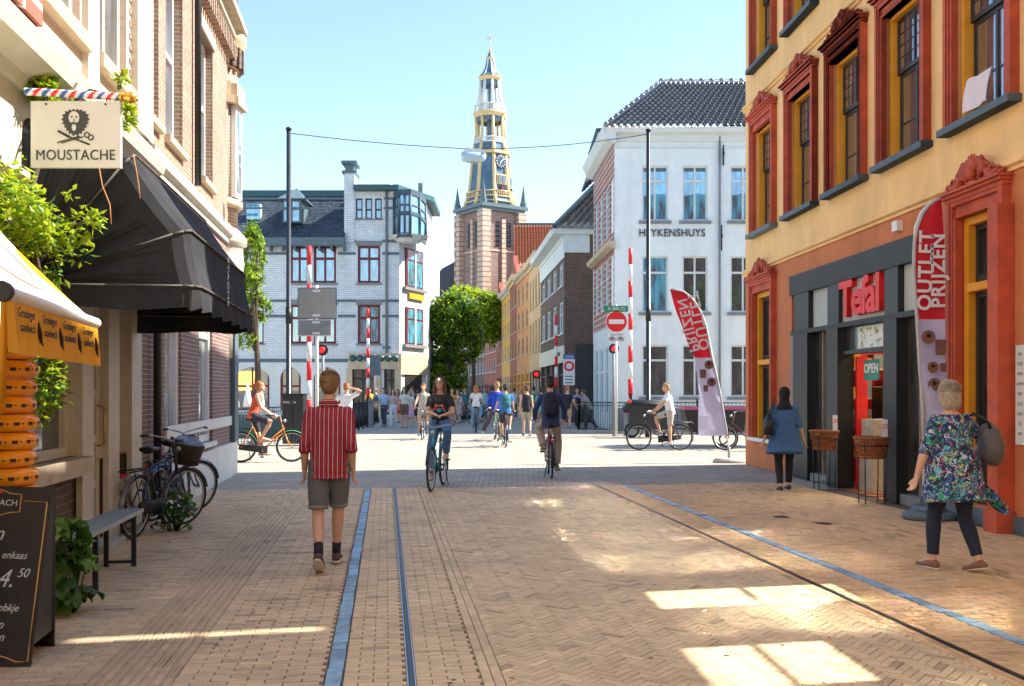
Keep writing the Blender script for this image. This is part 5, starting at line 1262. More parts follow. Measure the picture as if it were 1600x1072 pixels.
# no entry sign
g = GX(963, 33.2); t = thing('no_entry_sign', 'round red no entry sign with a green name plate above it on a white pole', 'road sign', g); kz = 33.2/1500; zz = lambda py: 1.6-(py-610)*kz; xx = lambda px: (px-963)*kz
a = MB(); a.bar((0, 0, 0), (0, 0, zz(476)), .045); a.build('pole', M['signwhite'], t)
a = MB(); a.lathe([(17*kz, 0), (17*kz, .02)], 32); a.build('rim', M['signwhite'], t, (0, -.05, zz(503)), (R(90), 0, 0)); a = MB(); a.lathe([(15.8*kz, 0), (15.8*kz, .012)], 32); a.build('disc', M['red'], t, (0, -.072, zz(503)), (R(90), 0, 0)); box_part(t, 'bar', 'signwhite', xx(951), xx(975), -.09, -.085, zz(506.5), zz(499.5))
box_part(t, 'name_plate', 'green', xx(944), xx(981), -.07, -.05, zz(487.5), zz(478)); text('lettering', 'A-BRUG', .17, M['signwhite'], t, (0, -.073, zz(482.8)), (R(90), 0, 0), .002)
box_part(t, 'sub_plate', 'signwhite', xx(949), xx(977), -.07, -.05, zz(534), zz(520)); text('lettering', 'uitgezonderd', .085, M['darktext'], t, (0, -.073, zz(523)), (R(90), 0, 0), .001)
for q in (956, 969): a = MB(); [a.torus((xx(q+d), -.075, zz(530)), .05, .01, 12, 4, 'y') for d in (-2.5, 2.5)]; a.bar((xx(q-2.5), -.075, zz(530)), (xx(q), -.075, zz(526)), .01); a.bar((xx(q+2.5), -.075, zz(530)), (xx(q), -.075, zz(526)), .01); a.build('pictogram', M['darktext'], t)
# ring sign (closed road) further away
Yq = 43.0; g = GX(889, Yq); kz = Yq/1500; zz = lambda py: 1.6-(py-610)*kz; t = thing('zone_sign', 'white zone sign panel with a red ring near the dark brown brick house', 'road sign', g)
a = MB(); a.bar((0, .03, 0), (0, .03, zz(553)), .04); a.build('pole', M['grey'], t); box_part(t, 'panel', 'signwhite', -9*kz, 9*kz, -.02, 0, zz(602), zz(554)); box_part(t, 'header', 'signblue', -9*kz, 9*kz, -.03, -.021, zz(561), zz(554)); text('lettering', 'ZONE', .14, M['signwhite'], t, (0, -.033, zz(557.5)), (R(90), 0, 0), .001)
a = MB(); a.torus((0, -.03, zz(572)), 6.5*kz, 1.6*kz, 24, 6, 'y'); a.build('ring', M['red'], t)
for py in (588, 593, 598): box_part(t, 'text_line', 'darktext', -6*kz, 6*kz, -.024, -.021, zz(py)-.02, zz(py)+.02)
t = thing('info_panel', 'blue grey information panel on a post in front of the arcade', 'sign', GX(585, 45)); kz = .03; a = MB(); a.bar((0, 0, 0), (0, 0, 3.3), .04); a.build('pole', M['grey'], t); box_part(t, 'panel', 'bluegrey', -.3, .3, -.05, -.02, 2.3, 3.25)

# railings
def railing(name, label, pts, h=1.05, step=.14, post_=1.5, group='black iron railings', top='black', bars='black', posts=True):
    t = thing(name, label, 'railing', pts[0], 0, group); o = pts[0]
    rl = MB(); bb_ = MB(); pp_ = []
    for i in range(len(pts)-1):
        a, b = pts[i]-o, pts[i+1]-o; L_ = (b-a).length; d = (b-a)/L_
        for z in (h, h-.12, .12): rl.bar((a.x, a.y, z), (b.x, b.y, z), .022 if z == h else .014, n=6)
        n = int(L_/step)
        for k in range(n+1): p = a+d*(k*step); bb_.bar((p.x, p.y, .12), (p.x, p.y, h), .009, n=4)
        n = max(1, int(L_/post_))
        for k in range(n+1): p = a+(b-a)*k/n; pp_.append((p.x, p.y))
    rl.build('rail', M[top], t); tag(bb_.build('bars', M[bars], t), kind='stuff')
    pm = MB(); pm.box(-.03, .03, -.03, .03, 0, h+.08); pm.ball((0, 0, h+.12), .045, 8, 6); me = pm.mesh('post', M['black'])
    for x, y in pp_: link('post', me, t, (x, y, 0))
    return t
railing('railing', 'black iron canal railing on the left between the corner turret and the grey cabinet', [GX(340, 25.5), GX(400, 27), GX(446, 29)], 1.1)
railing('railing', 'black iron bridge railing leading away behind the man in the white shirt', [GX(500, 31), GX(545, 35), GX(590, 46)], 1.1)
railing('railing', 'black iron railing in front of the pale blue white house', [GX(900, 44), GX(905, 37.5), GX(962, 35.5), GX(1010, 35), GX(1250, 34.6)], 1.15)
# dark panelled boxes of the terrace, cabinet
t = thing('switch_cabinet', 'dark grey switch cabinet with small white lettering beside the orange bicycle', 'cabinet', GX(460, 28)); kz = 28/1500
box_part(t, 'body', 'steel_dark', -16*kz, 16*kz, -.2, .3, .05, 1.6-(615-610)*kz-.05); box_part(t, 'top', 'black', -17*kz, 17*kz, -.24, .34, 1.6-5*kz-.05, 1.6-5*kz); box_part(t, 'door_seam', 'black', -.01, .01, -.21, -.2, .1, 1.4); text('lettering', 'WKS  ZA', .1, M['signwhite'], t, (-.1, -.205, 1.25), (R(90), 0, 0), .001)
t = thing('terrace_planter', 'green planter box with low shrubs behind the orange bicycle', 'planter', GX(420, 30)); box_part(t, 'box', 'teal', -1.1, .6, -.2, .2, .1, .85)
for i in range(3):
    px = 367+i*20; t = thing('parasol', 'small folded white parasol on the terrace, '+['nearest the turret', 'middle one', 'nearest the cabinet'][i], 'parasol', GX(px, 34+i), 0, 'folded parasols'); a = MB(); a.loft([(0, 0, 1.0), (0, 0, 1.3), (0, 0, 1.9)], [(.17, .17), (.13, .13), (.02, .02)], n=8); a.build('canopy', M['signwhite'], t); a = MB(); a.bar((0, 0, 0), (0, 0, 1.0), .03); a.build('pole', M['grey'], t)

# ---- feather flags
def feather(label, base, outline, pole, mirror, rot, zred, words, cat='flag'):
    t = thing('feather_flag', label, cat, base, rot, 'outlet feather flags')
    a = MB(); a.tube(pole, [.016]*len(pole), 8); a.build('pole', M['signwhite'], t)
    # cloth: sheet between pole side and free side, parameter v along height
    n = len(outline); c_ = MB(); w_ = MB(); K = 8
    for i in range(n-1):
        for k in range(K):
            def P(i, k):
                zl, xl, xr = outline[i]; q = k/K; x = xl+(xr-xl)*q; y = .035*math.sin(q*4.2+zl*2.3)*(1 if zl < 2.6 else .45)+(.03*math.sin(zl*6+q*5) if zl < 1.7 else 0)
                return (x, y, zl+(xr-xl)*q*.0)
            tgt = c_ if (outline[i][0]+outline[i+1][0])/2 < zred else w_
            tgt.quad(P(i, k), P(i, k+1), P(i+1, k+1), P(i+1, k), True)
    c_.build('lower_cloth', mat('flag_lilac', (.62, .58, .76), .7, .05, 2, trans=.25), t, fix=False); w_.build('upper_cloth', mat('flag_red', (.66, .015, .03), .65, .05, 2, trans=.2), t, fix=False)
    sl = MB(); sl.tube([(o[1] if not mirror else o[2], .0, o[0]) for o in outline], [.024]*n, 6); sl.build('sleeve', mat('flag_sleeve', (.5, .48, .47), .7, .1), t)
    for s_, x, z, sz, ax in words:
        text('lettering', s_, sz, M['signwhite'], t, (x, -.055, z), ax, .002, mirror=mirror, bold=.006, spacing=1.12)
    return t
Yf = 11.9; kf = Yf/1500; g = GX(1436, Yf); zz = lambda py: 1.6-(py-610)*kf; xx = lambda px: (px-1436)*kf
out = [(zz(py), xx(a), xx(b)) for py, a, b in ((640, 1442, 1487), (610, 1440, 1484), (570, 1437, 1479), (530, 1435, 1477), (499, 1433, 1476), (498, 1433, 1476), (460, 1430, 1476), (420, 1428, 1475), (380, 1429, 1475), (355, 1433, 1474), (335, 1441, 1473), (322, 1450, 1472), (314, 1460, 1472), (310, 1470, 1472))]
out = [(zz(690), xx(1444), xx(1488))]+out
pole = [(xx(px), .02, zz(py)) for px, py in ((1444, 785), (1444, 700), (1441, 620), (1436, 530), (1430, 450), (1428, 400), (1431, 355), (1440, 332), (1454, 316), (1471, 309))]
f1 = feather('near red and lilac outlet feather flag reading OUTLET PRIJZEN in front of the shop', g, out, pole, False, 0, zz(498.5), [('OUTLET', xx(1444), zz(424), .245, (R(90), R(-88), 0)), ('PRIJZEN', xx(1464), zz(424), .235, (R(90), R(-90), 0))])
def pan(par, x, z, r, kind_, m1):
    a = MB()
    if kind_ == 0: a.lathe([(r, 0), (r, .004)], 18); o = a.build('pan_print', M[m1], par, (x, -.052, z), (R(90), 0, 0)); a = MB(); a.lathe([(r*.35, 0), (r*.3, .003)], 12); a.build('knob_print', M['black'], par, (x, -.058, z+r*.2), (R(90), 0, 0))
    else: a.prism([(-r*.8, -r*1.4), (r*.7, -r*1.4), (r*.9, r), (-r*.9, r)], .004, 'y'); a.build('pan_print', M[m1], par, (x, -.056, z))
pm_ = mat('pan_print_brown', (.22, .10, .07), .6, .25, 20); M['panprint'] = pm_
for px, py, rr, kd in ((1448, 527, .085, 0), (1467, 541, .08, 1), (1455, 574, .07, 0), (1471, 573, .045, 1), (1457, 601, .08, 0)): pan(f1, xx(px), zz(py), rr, kd, 'panprint')
for dx, sy in ((0, 1),):
    a = MB(); a.loft([(0, 0, 0), (0, 0, .03), (0, 0, .09), (0, 0, .13)], [(.30, .22), (.33, .24), (.31, .22), (.18, .12)], ref=(1, 0, 0), n=20); a.torus((0, 0, .13), .16, .05, 20, 8, 'z'); a.build('water_base', M['bluegrey'], f1, (.12, 0, 0))
Yf = 21.4; kf = Yf/1500; g = GX(1139, Yf); zz = lambda py: 1.6-(py-610)*kf; xx = lambda px: (px-1139)*kf
out = [(zz(py), xx(a), xx(b)) for py, a, b in ((681, 1092, 1136), (672, 1091, 1135), (650, 1091, 1131), (620, 1093, 1126), (590, 1089, 1120), (559, 1085, 1112), (558, 1085, 1112), (535, 1074, 1108), (510, 1066, 1103), (490, 1058, 1096), (475, 1053, 1088), (464, 1050, 1079), (456, 1048, 1068), (452, 1047, 1050))]
pole = [(xx(px), .02, zz(py)) for px, py in ((1139, 716), (1138, 690), (1132, 650), (1126, 615), (1118, 575), (1110, 540), (1104, 510), (1096, 487), (1084, 468), (1070, 456), (1049, 451))]
f2 = feather('farther outlet feather flag seen from behind with mirrored letters, leaning left at the building corner', g, out, pole, True, 0, zz(558.5), [('OUTLET', xx(1090), zz(502), .33, (R(90), R(90-12), 0)), ('PRIJZEN', xx(1074), zz(509), .31, (R(90), R(90-14), 0))])
for px, py, rr, kd in ((1107, 570, .10, 0), (1098, 583, .08, 1), (1111, 597, .10, 0), (1102, 606, .06, 1)): pan(f2, xx(px), zz(py), rr, kd, 'panprint')
a = MB(); a.loft([(0, 0, 0), (0, 0, .04), (0, 0, .10)], [(.36, .26), (.36, .26), (.28, .2)], ref=(1, 0, 0), n=20); a.bar((0, 0, .1), (0, 0, .35), .03); a.build('water_base', M['curbstone'], f2)

# ---- wicker baskets on stands
def basket(label, pxc, Y, wpx, ptop, pbot):
    k = Y/1500; t = thing('wicker_basket', label, 'basket', GX(pxc, Y), 0, 'baskets outside the cookware shop'); zt = 1.6-(ptop-610)*k; zb_ = 1.6-(pbot-610)*k; r = wpx*k/2
    a = MB(); P = []
    for i in range(9):
        q = i/8; P.append((r*(.72+.28*q)+(.008 if i % 2 else -.004), zb_+(zt-zb_)*q))
    a.lathe([(.02, zb_)]+P+[(r*.93, zt), (r*.68, zb_+.03), (.02, zb_+.03)], 28); a.build('bowl', M['wicker'], t)
    a = MB(); a.torus((0, 0, zt), r*1.01, .02, 28, 8, 'z'); a.torus((0, 0, zb_+.02), r*.74, .014, 28, 6, 'z')
    for i in range(28): an = i/28*6.283; a.bar((r*.73*math.cos(an), r*.73*math.sin(an), zb_), (r*1.01*math.cos(an), r*1.01*math.sin(an), zt), .008, n=4)
    a.build('rim', M['wicker'], t)
    a = MB()
    for i in range(4): an = R(45)+i*R(90); c, s = math.cos(an), math.sin(an); a.bar((r*.95*c, r*.95*s, zt-.06), (r*.8*c, r*.8*s, 0), .009, n=6)
    a.torus((0, 0, zt-.1), r*1.0, .008, 24, 5, 'z'); a.torus((0, 0, .12), r*.82, .007, 24, 5, 'z'); a.build('stand', M['steel_dark'], t)
    a = MB(); a.box(r*.6, r*.95, -.01, .0, zt+.0, zt+.26); a.build('price_card', M['signwhite'], t); text('lettering', '20', .09, M['red'], t, (r*.77, -.013, zt+.16), (R(90), 0, 0), .001)
    for i, (dx, dy, m_) in enumerate(((-.05, -.03, 'black'), (.07, .05, 'grey'))):
        a = MB(); a.lathe([(r*.3, 0), (r*.33, .05), (r*.34, .06)], 16); a.build('pan', M[m_], t, (dx, dy, zt-.05))
basket('wicker basket on a metal stand left of the shop door', 1288, 15.45, 43, 674, 703); basket('wicker basket on a metal stand directly in front of the open shop door', 1362, 13.55, 52, 684, 716)

# ---- bench, A-board, cheeses, plants
b0, b1 = GX(110, 7.35), GX(196, 8.9)
d = (b1-b0); an = math.atan2(d.y, d.x); Lb = d.length
t = thing('folding_bench', 'narrow blue grey beer bench with folding metal legs against the shop front', 'bench', b0, an)
box_part(t, 'seat', 'bench_top', -.1, Lb+.12, -.13, .13, .46, .49); box_part(t, 'seat_edge', 'steel', -.1, Lb+.12, -.135, -.131, .455, .492)
for x, nm in ((.22, 'leg'), (Lb-.18, 'leg')):
    a = MB()
    for y in (-.12, .12): a.box(x-.015, x+.015, y-.02, y+.02, 0, .46)
    a.box(x-.012, x+.012, -.1, .1, .03, .055); a.box(x-.012, x+.012, -.1, .1, .4, .43); s_ = 1 if x < 1 else -1; a.bar((x, 0, .4), (x+s_*.3, 0, .45), .012, n=6); a.build('leg', M['darkframe'], t)
# A-board
BL = 5.62
def bp(px, py, Y=BL): return W(px, py, Y)
t = thing('chalkboard_sign', 'dark folding chalkboard with a gold outline and white handwriting listing cheese prices', 'sandwich board', GX(-10, BL))
O = Vector(t.location); fr_tl, fr_tr, fr_br, fr_bl = W(-60, 757, 5.82)-O, W(82, 762, 5.82)-O, W(46, 1043, 5.55)-O, W(-100, 1040, 5.55)-O
nrm = (fr_tr-fr_tl).cross(fr_bl-fr_tl).normalized()
if nrm.y > 0: nrm = -nrm
a = MB(); P = [fr_bl, fr_br, fr_tr, fr_tl]; Q = [p-nrm*.02 for p in P]
a.quad(*P); a.quad(*Q[::-1])
for i in range(4): a.quad(P[(i+1) % 4], P[i], Q[i], Q[(i+1) % 4])
a.build('front_panel', M['board'], t)
bk_tr, bk_br = W(84, 762, 5.84)-O, W(84, 1012, 6.0)-O; w_ = Vector((-1.0, .02, 0)); a = MB(); P = [bk_br, bk_tr, bk_tr+w_, bk_br+w_]; Q = [p+Vector((0, .02, 0)) for p in P]
a.quad(*P[::-1]); a.quad(*Q)
for i in range(4): a.quad(P[i], P[(i+1) % 4], Q[(i+1) % 4], Q[i])
a.build('rear_panel', M['black'], t)
a = MB(); P = [fr_tr-nrm*.02, fr_br-nrm*.02+Vector((0, .0, .12)), bk_br+Vector((0, 0, .12)), bk_tr]; a.poly(P); a.poly([p+Vector((-.012, 0, 0)) for p in P][::-1]); a.build('side_cloth', M['black'], t, fix=False)
ux = (fr_tr-fr_tl).normalized()
def on(px, py, off=.003): # point on the board seen at picture point
    a = W(px, py, 1.0)-Vector((0, 0, 1.6)); c = Vector((0, 0, 1.6)); p0 = fr_tl+O; k = (p0-c).dot(nrm)/a.dot(nrm); return c+a*k-O+nrm*off
ln_ = [(38, 783), (74, 785), (43, 1034), (24, 1034), (10, 1028), (-4, 1024), (-30, 1022)]
a = MB(); a.tube([on(*p) for p in ln_], .004, 5); a.build('gold_line', M['goldline'], t)
ln_ = [(-12, 764), (-2, 764), (8, 767), (16, 771), (34, 773), (31, 800), (14, 801), (4, 804), (-8, 805)]
a = MB(); a.tube([on(*p) for p in ln_], .0035, 5); a.build('gold_badge', M['goldline'], t)
by = (fr_bl-fr_tl).normalized(); rotb = Matrix((ux, -by, nrm)).transposed().to_euler()
for s_, px, py, sz, m_ in (('BACH', 10, 786, .052, 'chalk'), ('n', 2, 834, .12, 'chalk'), ('enkaas', 24, 868, .062, 'chalk'), ('4.', 12, 905, .15, 'chalk'), ('50', 38, 896, .075, 'chalk'), ('obkje', 14, 950, .062, 'chalk'), ('p', 3, 976, .07, 'chalk'), ('n', 4, 996, .07, 'chalk')):
    o = text('chalk_writing', s_, sz, M[m_], t, on(px, py, .003), rotb, .001, )
    if m_ == 'chalk' and s_ != 'BACH': o.data.transform(Matrix(((.9, .28, 0, 0), (0, 1, 0, 0), (0, 0, 1, 0), (0, 0, 0, 1))))
a = MB(); a.ball(on(1, 769, .002), (.02, .004, .009), 10, 6); a.build('badge_star', M['red'], t)
# cheese wheels, each one a thing
Yc = 6.25; kc = Yc/1500; cc = GX(4, Yc)
t = thing('display_stool', 'dark round display stool carrying the stack of cheeses', 'stool', cc); a = MB(); a.lathe([(.2, .60), (.2, .64)], 20); a.build('top', M['wood'], t)
for i in range(3): q = i*2.094; a = MB(); a.bar((.13*math.cos(q), .13*math.sin(q), .6), (.17*math.cos(q), .17*math.sin(q), 0), .018); a.build('leg', M['black'], t)
ccm = None; ch_h = 27.9*kc; ys = [745-27.9*i for i in range(8)]; zlow = 1.6-(758-610)*kc
nlow = int((zlow-.64)/ch_h)+1
R_ = 51*kc
for i in range(8+nlow):
    if i < nlow: z = zlow-(nlow-i)*ch_h; lb = 'orange cheese wheel low in the stack behind the chalkboard, '+['first','second','third','fourth','fifth'][i]+' from the bottom'
    else:
        z = zlow+(i-nlow)*ch_h
        lb = 'shiny orange cheese wheel, '+['the lowest visible one just above the chalkboard', 'second above the chalkboard', 'third above the chalkboard', 'fourth above the chalkboard', 'fourth from the top of the stack', 'third from the top of the stack', 'second from the top of the stack', 'topmost of the stack under the orange valance'][i-nlow]
    if z < .63: continue
    t = thing('cheese_wheel', lb, 'cheese', (cc.x+rnd.uniform(-.012, .012), cc.y, z), 0, 'orange cheeses stacked beside the chalkboard')
    if ccm is None:
        a = MB(); h = ch_h; P = [(.01, .004)]+[((R_-h*.42)+h*.42*math.sin(q), h/2-h*.48*math.cos(q)) for q in [k*math.pi/10 for k in range(11)]]+[(.01, h-.004)]; a.lathe(P, 40); ccm = a.mesh('rind', M['cheese'])
        a = MB(); lm_ = MB()
        for k in range(14):
            q0 = k*R(25.7); 
            for (da, dw, z0, z1) in ((0, .17, .40, .56), (.01, .15, .36, .385), (.24, .06, .44, .52)):
                for s in range(4):
                    a0, a1 = q0+da+dw*s/4, q0+da+dw*(s+1)/4; rr2 = R_+.0012; 
                    (a if 1 else a).quad((rr2*math.cos(a0), rr2*math.sin(a0), h*z0), (rr2*math.cos(a1), rr2*math.sin(a1), h*z0), (rr2*math.cos(a1), rr2*math.sin(a1), h*z1), (rr2*math.cos(a0), rr2*math.sin(a0), h*z1))
        ccp = a.mesh('print_band', M['print'])
    link('rind', ccm, t, (0, 0, 0), (rnd.uniform(-.02, .02), rnd.uniform(-.02, .02), rnd.uniform(0, 6))); tag(link('print_band', ccp, t, (0, 0, 0), (0, 0, rnd.uniform(-.1, .1))), kind='stuff')
# ================= bicycles (forward = +y, on the ground at z = 0)
def wheel_meshes(mrim, R_=.34, near=True):
    a = MB(); a.torus((0, 0, 0), R_-.012, .019, 40 if near else 24, 8 if near else 5, 'x'); ty = a.mesh('tyre', M['rubber'])
    a = MB(); a.torus((0, 0, 0), R_-.037, .011, 40 if near else 24, 6 if near else 4, 'x'); a.bar((-.045, 0, 0), (.045, 0, 0), .022, n=8); rm = a.mesh('wheel', M[mrim])
    a = MB(); n = 28 if near else 14
    for i in range(n):
        th = i/n*6.283; s = .03*(1 if i % 2 else -1); o = .35*(1 if i % 4 < 2 else -1)
        a.bar((s, .02*math.cos(th+o), .02*math.sin(th+o)), (0, (R_-.045)*math.cos(th), (R_-.045)*math.sin(th)), .0016 if near else .0024, n=3)
    sp_ = a.mesh('spokes', M['steel']); return rm, ty, sp_
WM = {}
def bicycle(label, loc, rz, col, near=True, style='city', group='bicycles in the street', fender='black', lean=0, rack=True, tyre_rim='steel', steer=0, basket=None):
    k = (tyre_rim, near)
    if k not in WM: WM[k] = wheel_meshes(tyre_rim, near=near)
    t = thing('bicycle', label, 'bicycle', loc, rz, group); t.rotation_euler = Euler((0, lean, rz), 'XYZ')
    if isinstance(col, tuple): mm = mat('bike_paint', col, .3, .08, 4, spec=.7)
    else: mm = M[col]
    RR = .34; rw, fw = Vector((0, -.52, RR)), Vector((0, .58, RR)); bb_ = Vector((0, -.06, .29)); hd1, hd0 = Vector((0, .36, .88)), Vector((0, .42, .66)); sc = Vector((0, -.26, .80))
    a = MB()
    def tb(p, q, r=.016): a.bar(p, q, r, n=8 if near else 6)
    tb(bb_, sc, .017); tb(bb_, hd0, .019); tb(hd0, hd1, .02)
    if style == 'gent': tb(sc-Vector((0, 0, .04)), hd1-Vector((0, 0, .04)), .016)
    else: a.tube([bb_+(sc-bb_)*.28, Vector((0, .12, .50)), hd0+Vector((0, -.0, .1))], .016, 8)
    for s in (-1, 1): x = Vector((s*.055, 0, 0)); tb(bb_+x*.5, rw+x, .011); tb(sc+x*.3, rw+x, .009)
    a.build('frame', mm, t)
    a = MB()
    Ms = Matrix.Translation(hd0)@Matrix.Rotation(steer, 4, 'Z')@Matrix.Translation(-hd0)
    def T(v): return Ms@Vector(v)
    a.bar(T(hd0), T(hd0+Vector((0, .02, -.03))), .024, n=8); a.bar(T(hd0+Vector((-.05, .01, -.02))), T(hd0+Vector((.05, .01, -.02))), .016, n=8)
    for s in (-1, 1): a.tube([T(hd0+Vector((s*.045, .01, -.02))), T(Vector((s*.055, .5, .46))), T(fw+Vector((s*.055, 0, 0)))], .012, 7)
    a.bar(T(hd0), T(hd1+Vector((0, -.03, .12))), .014, n=8); a.build('fork', mm, t)
    a = MB(); a.tube([T(p) for p in ((-.28, .10, 1.04), (-.27, .22, 1.05), (-.16, .34, 1.03), (0, .33, 1.0), (.16, .34, 1.03), (.27, .22, 1.05), (.28, .10, 1.04))], .011, 7); o = a.build('handlebar', M['steel'], t)
    for s in (-1, 1): a = MB(); a.bar(T((s*.28, .10, 1.04)), T((s*.272, .21, 1.05)), .017, n=8); a.build('grip', M['black'], o)
    a = MB(); a.ball(T((0, .43, .92)), (.04, .035, .04), 10, 8); a.build('front_lamp', M['steel'], t)
    a = MB(); a.bar(sc, sc+Vector((0, -.03, .12)), .013); a.build('seat_post', M['steel'], t)
    a = MB(); a.loft([(0, -.42, .945), (0, -.38, .95), (0, -.28, .955), (0, -.18, .95), (0, -.10, .945)], [(.05, .03), (.095, .04), (.08, .035), (.035, .025), (.022, .02)], ref=(1, 0, 0), n=12); a.build('saddle', M['black'], t)
    for nm, c, s_ in (('w', rw, 0), ('f', fw, steer)):
        o = link('wheel', WM[k][0], t, T(c) if nm == 'f' else c, (0, 0, s_)); link('tyre', WM[k][1], o); tag(link('spokes', WM[k][2], o), kind='stuff')
    def fend(c, a0, a1, M_):
        m = MB(); n = 12
        for i in range(n):
            q0, q1 = R(a0+(a1-a0)*i/n), R(a0+(a1-a0)*(i+1)/n); r = RR+.03
            P = []
            for x, q, dr in ((-.028, q0, -.012), (0, q0, 0), (.028, q0, -.012), (-.028, q1, -.012), (0, q1, 0), (.028, q1, -.012)): P.append(M_@Vector((x, c.y+(r+dr)*math.cos(q), c.z+(r+dr)*math.sin(q))))
            m.quad(P[0], P[1], P[4], P[3], True); m.quad(P[1], P[2], P[5], P[4], True)
        m.build('mudguard', M[fender] if isinstance(fender, str) else fender, t, fix=False)
    fend(rw, 20, 200, Matrix()); fend(fw, 15, 150, Ms)
    if rack:
        a = MB()
        for s in (-1, 1): a.tube([(s*.05, -.28, .74), (s*.06, -.4, .745), (s*.06, -.86, .745)], .008, 6); a.bar((s*.06, -.75, .745), (s*.055, -.53, .35), .007, n=6)
        for y in (-.5, -.65, -.86): a.bar((-.06, y, .745), (.06, y, .745), .007, n=6)
        a.build('rack', M['black'], t); box_part(t, 'rear_light', 'red', -.025, .025, -.895, -.87, .69, .725)
    a = MB(); a.bar(bb_-Vector((.09, 0, 0)), bb_+Vector((.09, 0, 0)), .014)
    a.bar(bb_+Vector((.085, 0, 0)), bb_+Vector((.095, 0, -.17)), .011); a.bar(bb_-Vector((.085, 0, 0)), bb_-Vector((.095, 0, -.17)), .011); a.torus(bb_+Vector((.05, 0, 0)), .085, .008, 20, 5, 'x'); cr_ = a.build('crank', M['steel_dark'], t)
    for s in (1, -1): z = bb_.z-s*.17; a = MB(); a.box(min(s*.1, s*.19), max(s*.1, s*.19), bb_.y-.045, bb_.y+.045, z-.012, z+.012); a.build('pedal', M['black'], cr_)
    a = MB(); a.loft([(.05, .06, .29), (.05, -.25, .31), (.05, -.56, .345)], [(.012, .10), (.012, .075), (.012, .06)], ref=(1, 0, 0), n=14); a.build('chain_case', M['black'], t)
    a = MB(); a.bar((-.06, -.35, .3), (-.12, -.32, .02), .009); a.build('kickstand', M['steel_dark'], t)
    if basket:
        a = MB(); a.loft([T((0, .56, .72)), T((0, .57, .96))], [(.14, .11), (.2, .16)], ref=(1, 0, 0), n=16); a.build('front_basket', mat('dark_wicker', (.05, .03, .02), .8, .4, 60, .8, 90), t)
        a = MB(); a.loft([T((0, .57, .95)), T((0.02, .58, 1.02)), T((.03, .57, 1.05))], [(.19, .15), (.15, .12), (.05, .04)], ref=(1, 0, 0), n=14); a.build('basket_contents', mat('blue_cloth', (.2, .3, .45), .8, .5, 8), t)
    return t
# pair of parked bikes by the left wall
bicycle('black upright bicycle with a front basket parked against the wall beyond the bench', GX(243, 10.9), R(-5), (.02, .02, .028), True, 'gent', lean=R(5), fender=mat('silver_guard', (.25, .27, .3), .35, .1, metal=.5), steer=R(-22), basket=True)
bicycle('blue framed ladies bicycle parked behind the black one against the wall', GX(266, 12.3), R(-3), (.03, .09, .2), True, 'city', lean=R(8), fender=mat('blue_guard', (.05, .2, .5), .35, .1), steer=R(-30))
bicycle('dark green bicycle squeezed between the other parked bicycles and the brick wall', GX(282, 13.3), R(4), (.02, .05, .04), True, 'gent', lean=R(-5), steer=R(25))
# ================= people (forward = +y, feet at z = 0)
JUNK = []
def bake(name, mb, voxel, smooth, m, parent, noise_amp=0.0, noise_f=20.0, attrs=None, dec=0):
    me = mb.mesh(name, m); o = bpy.data.objects.new(name, me); TMP.collection.objects.link(o)
    r = o.modifiers.new('r', 'REMESH'); r.mode = 'VOXEL'; r.voxel_size = voxel; r.use_smooth_shade = True
    if smooth: q = o.modifiers.new('s', 'SMOOTH'); q.factor = .5; q.iterations = smooth
    nm = new_from(o, name); TMP.collection.objects.unlink(o); JUNK.append(o); JUNK.append(me)
    nm.materials.clear(); nm.materials.append(m)
    nm.polygons.foreach_set('use_smooth', [True]*len(nm.polygons))
    if noise_amp:
        n = len(nm.vertices); nr = [0.0]*(3*n); co = [0.0]*(3*n); nm.vertices.foreach_get('normal', nr); nm.vertices.foreach_get('co', co)
        for i in range(0, 3*n, 3):
            d = noise_amp*noise.noise(Vector((co[i]*noise_f, co[i+1]*noise_f, co[i+2]*noise_f*.35)))
            co[i] += nr[i]*d; co[i+1] += nr[i+1]*d; co[i+2] += nr[i+2]*d
        nm.vertices.foreach_set('co', co); nm.update()
    return link(name, nm, parent)
def ik(a, b, l1, l2, pole):
    a, b, pole = Vector(a), Vector(b), Vector(pole); d = b-a; L_ = min(d.length, (l1+l2)*.999); d.normalize(); b = a+d*L_
    x = (l1*l1-l2*l2+L_*L_)/(2*L_); h = math.sqrt(max(0, l1*l1-x*x)); p = pole-d*pole.dot(d)
    p = p.normalized() if p.length > 1e-5 else Vector((0, 1, 0)); return a+d*x+p*h, b
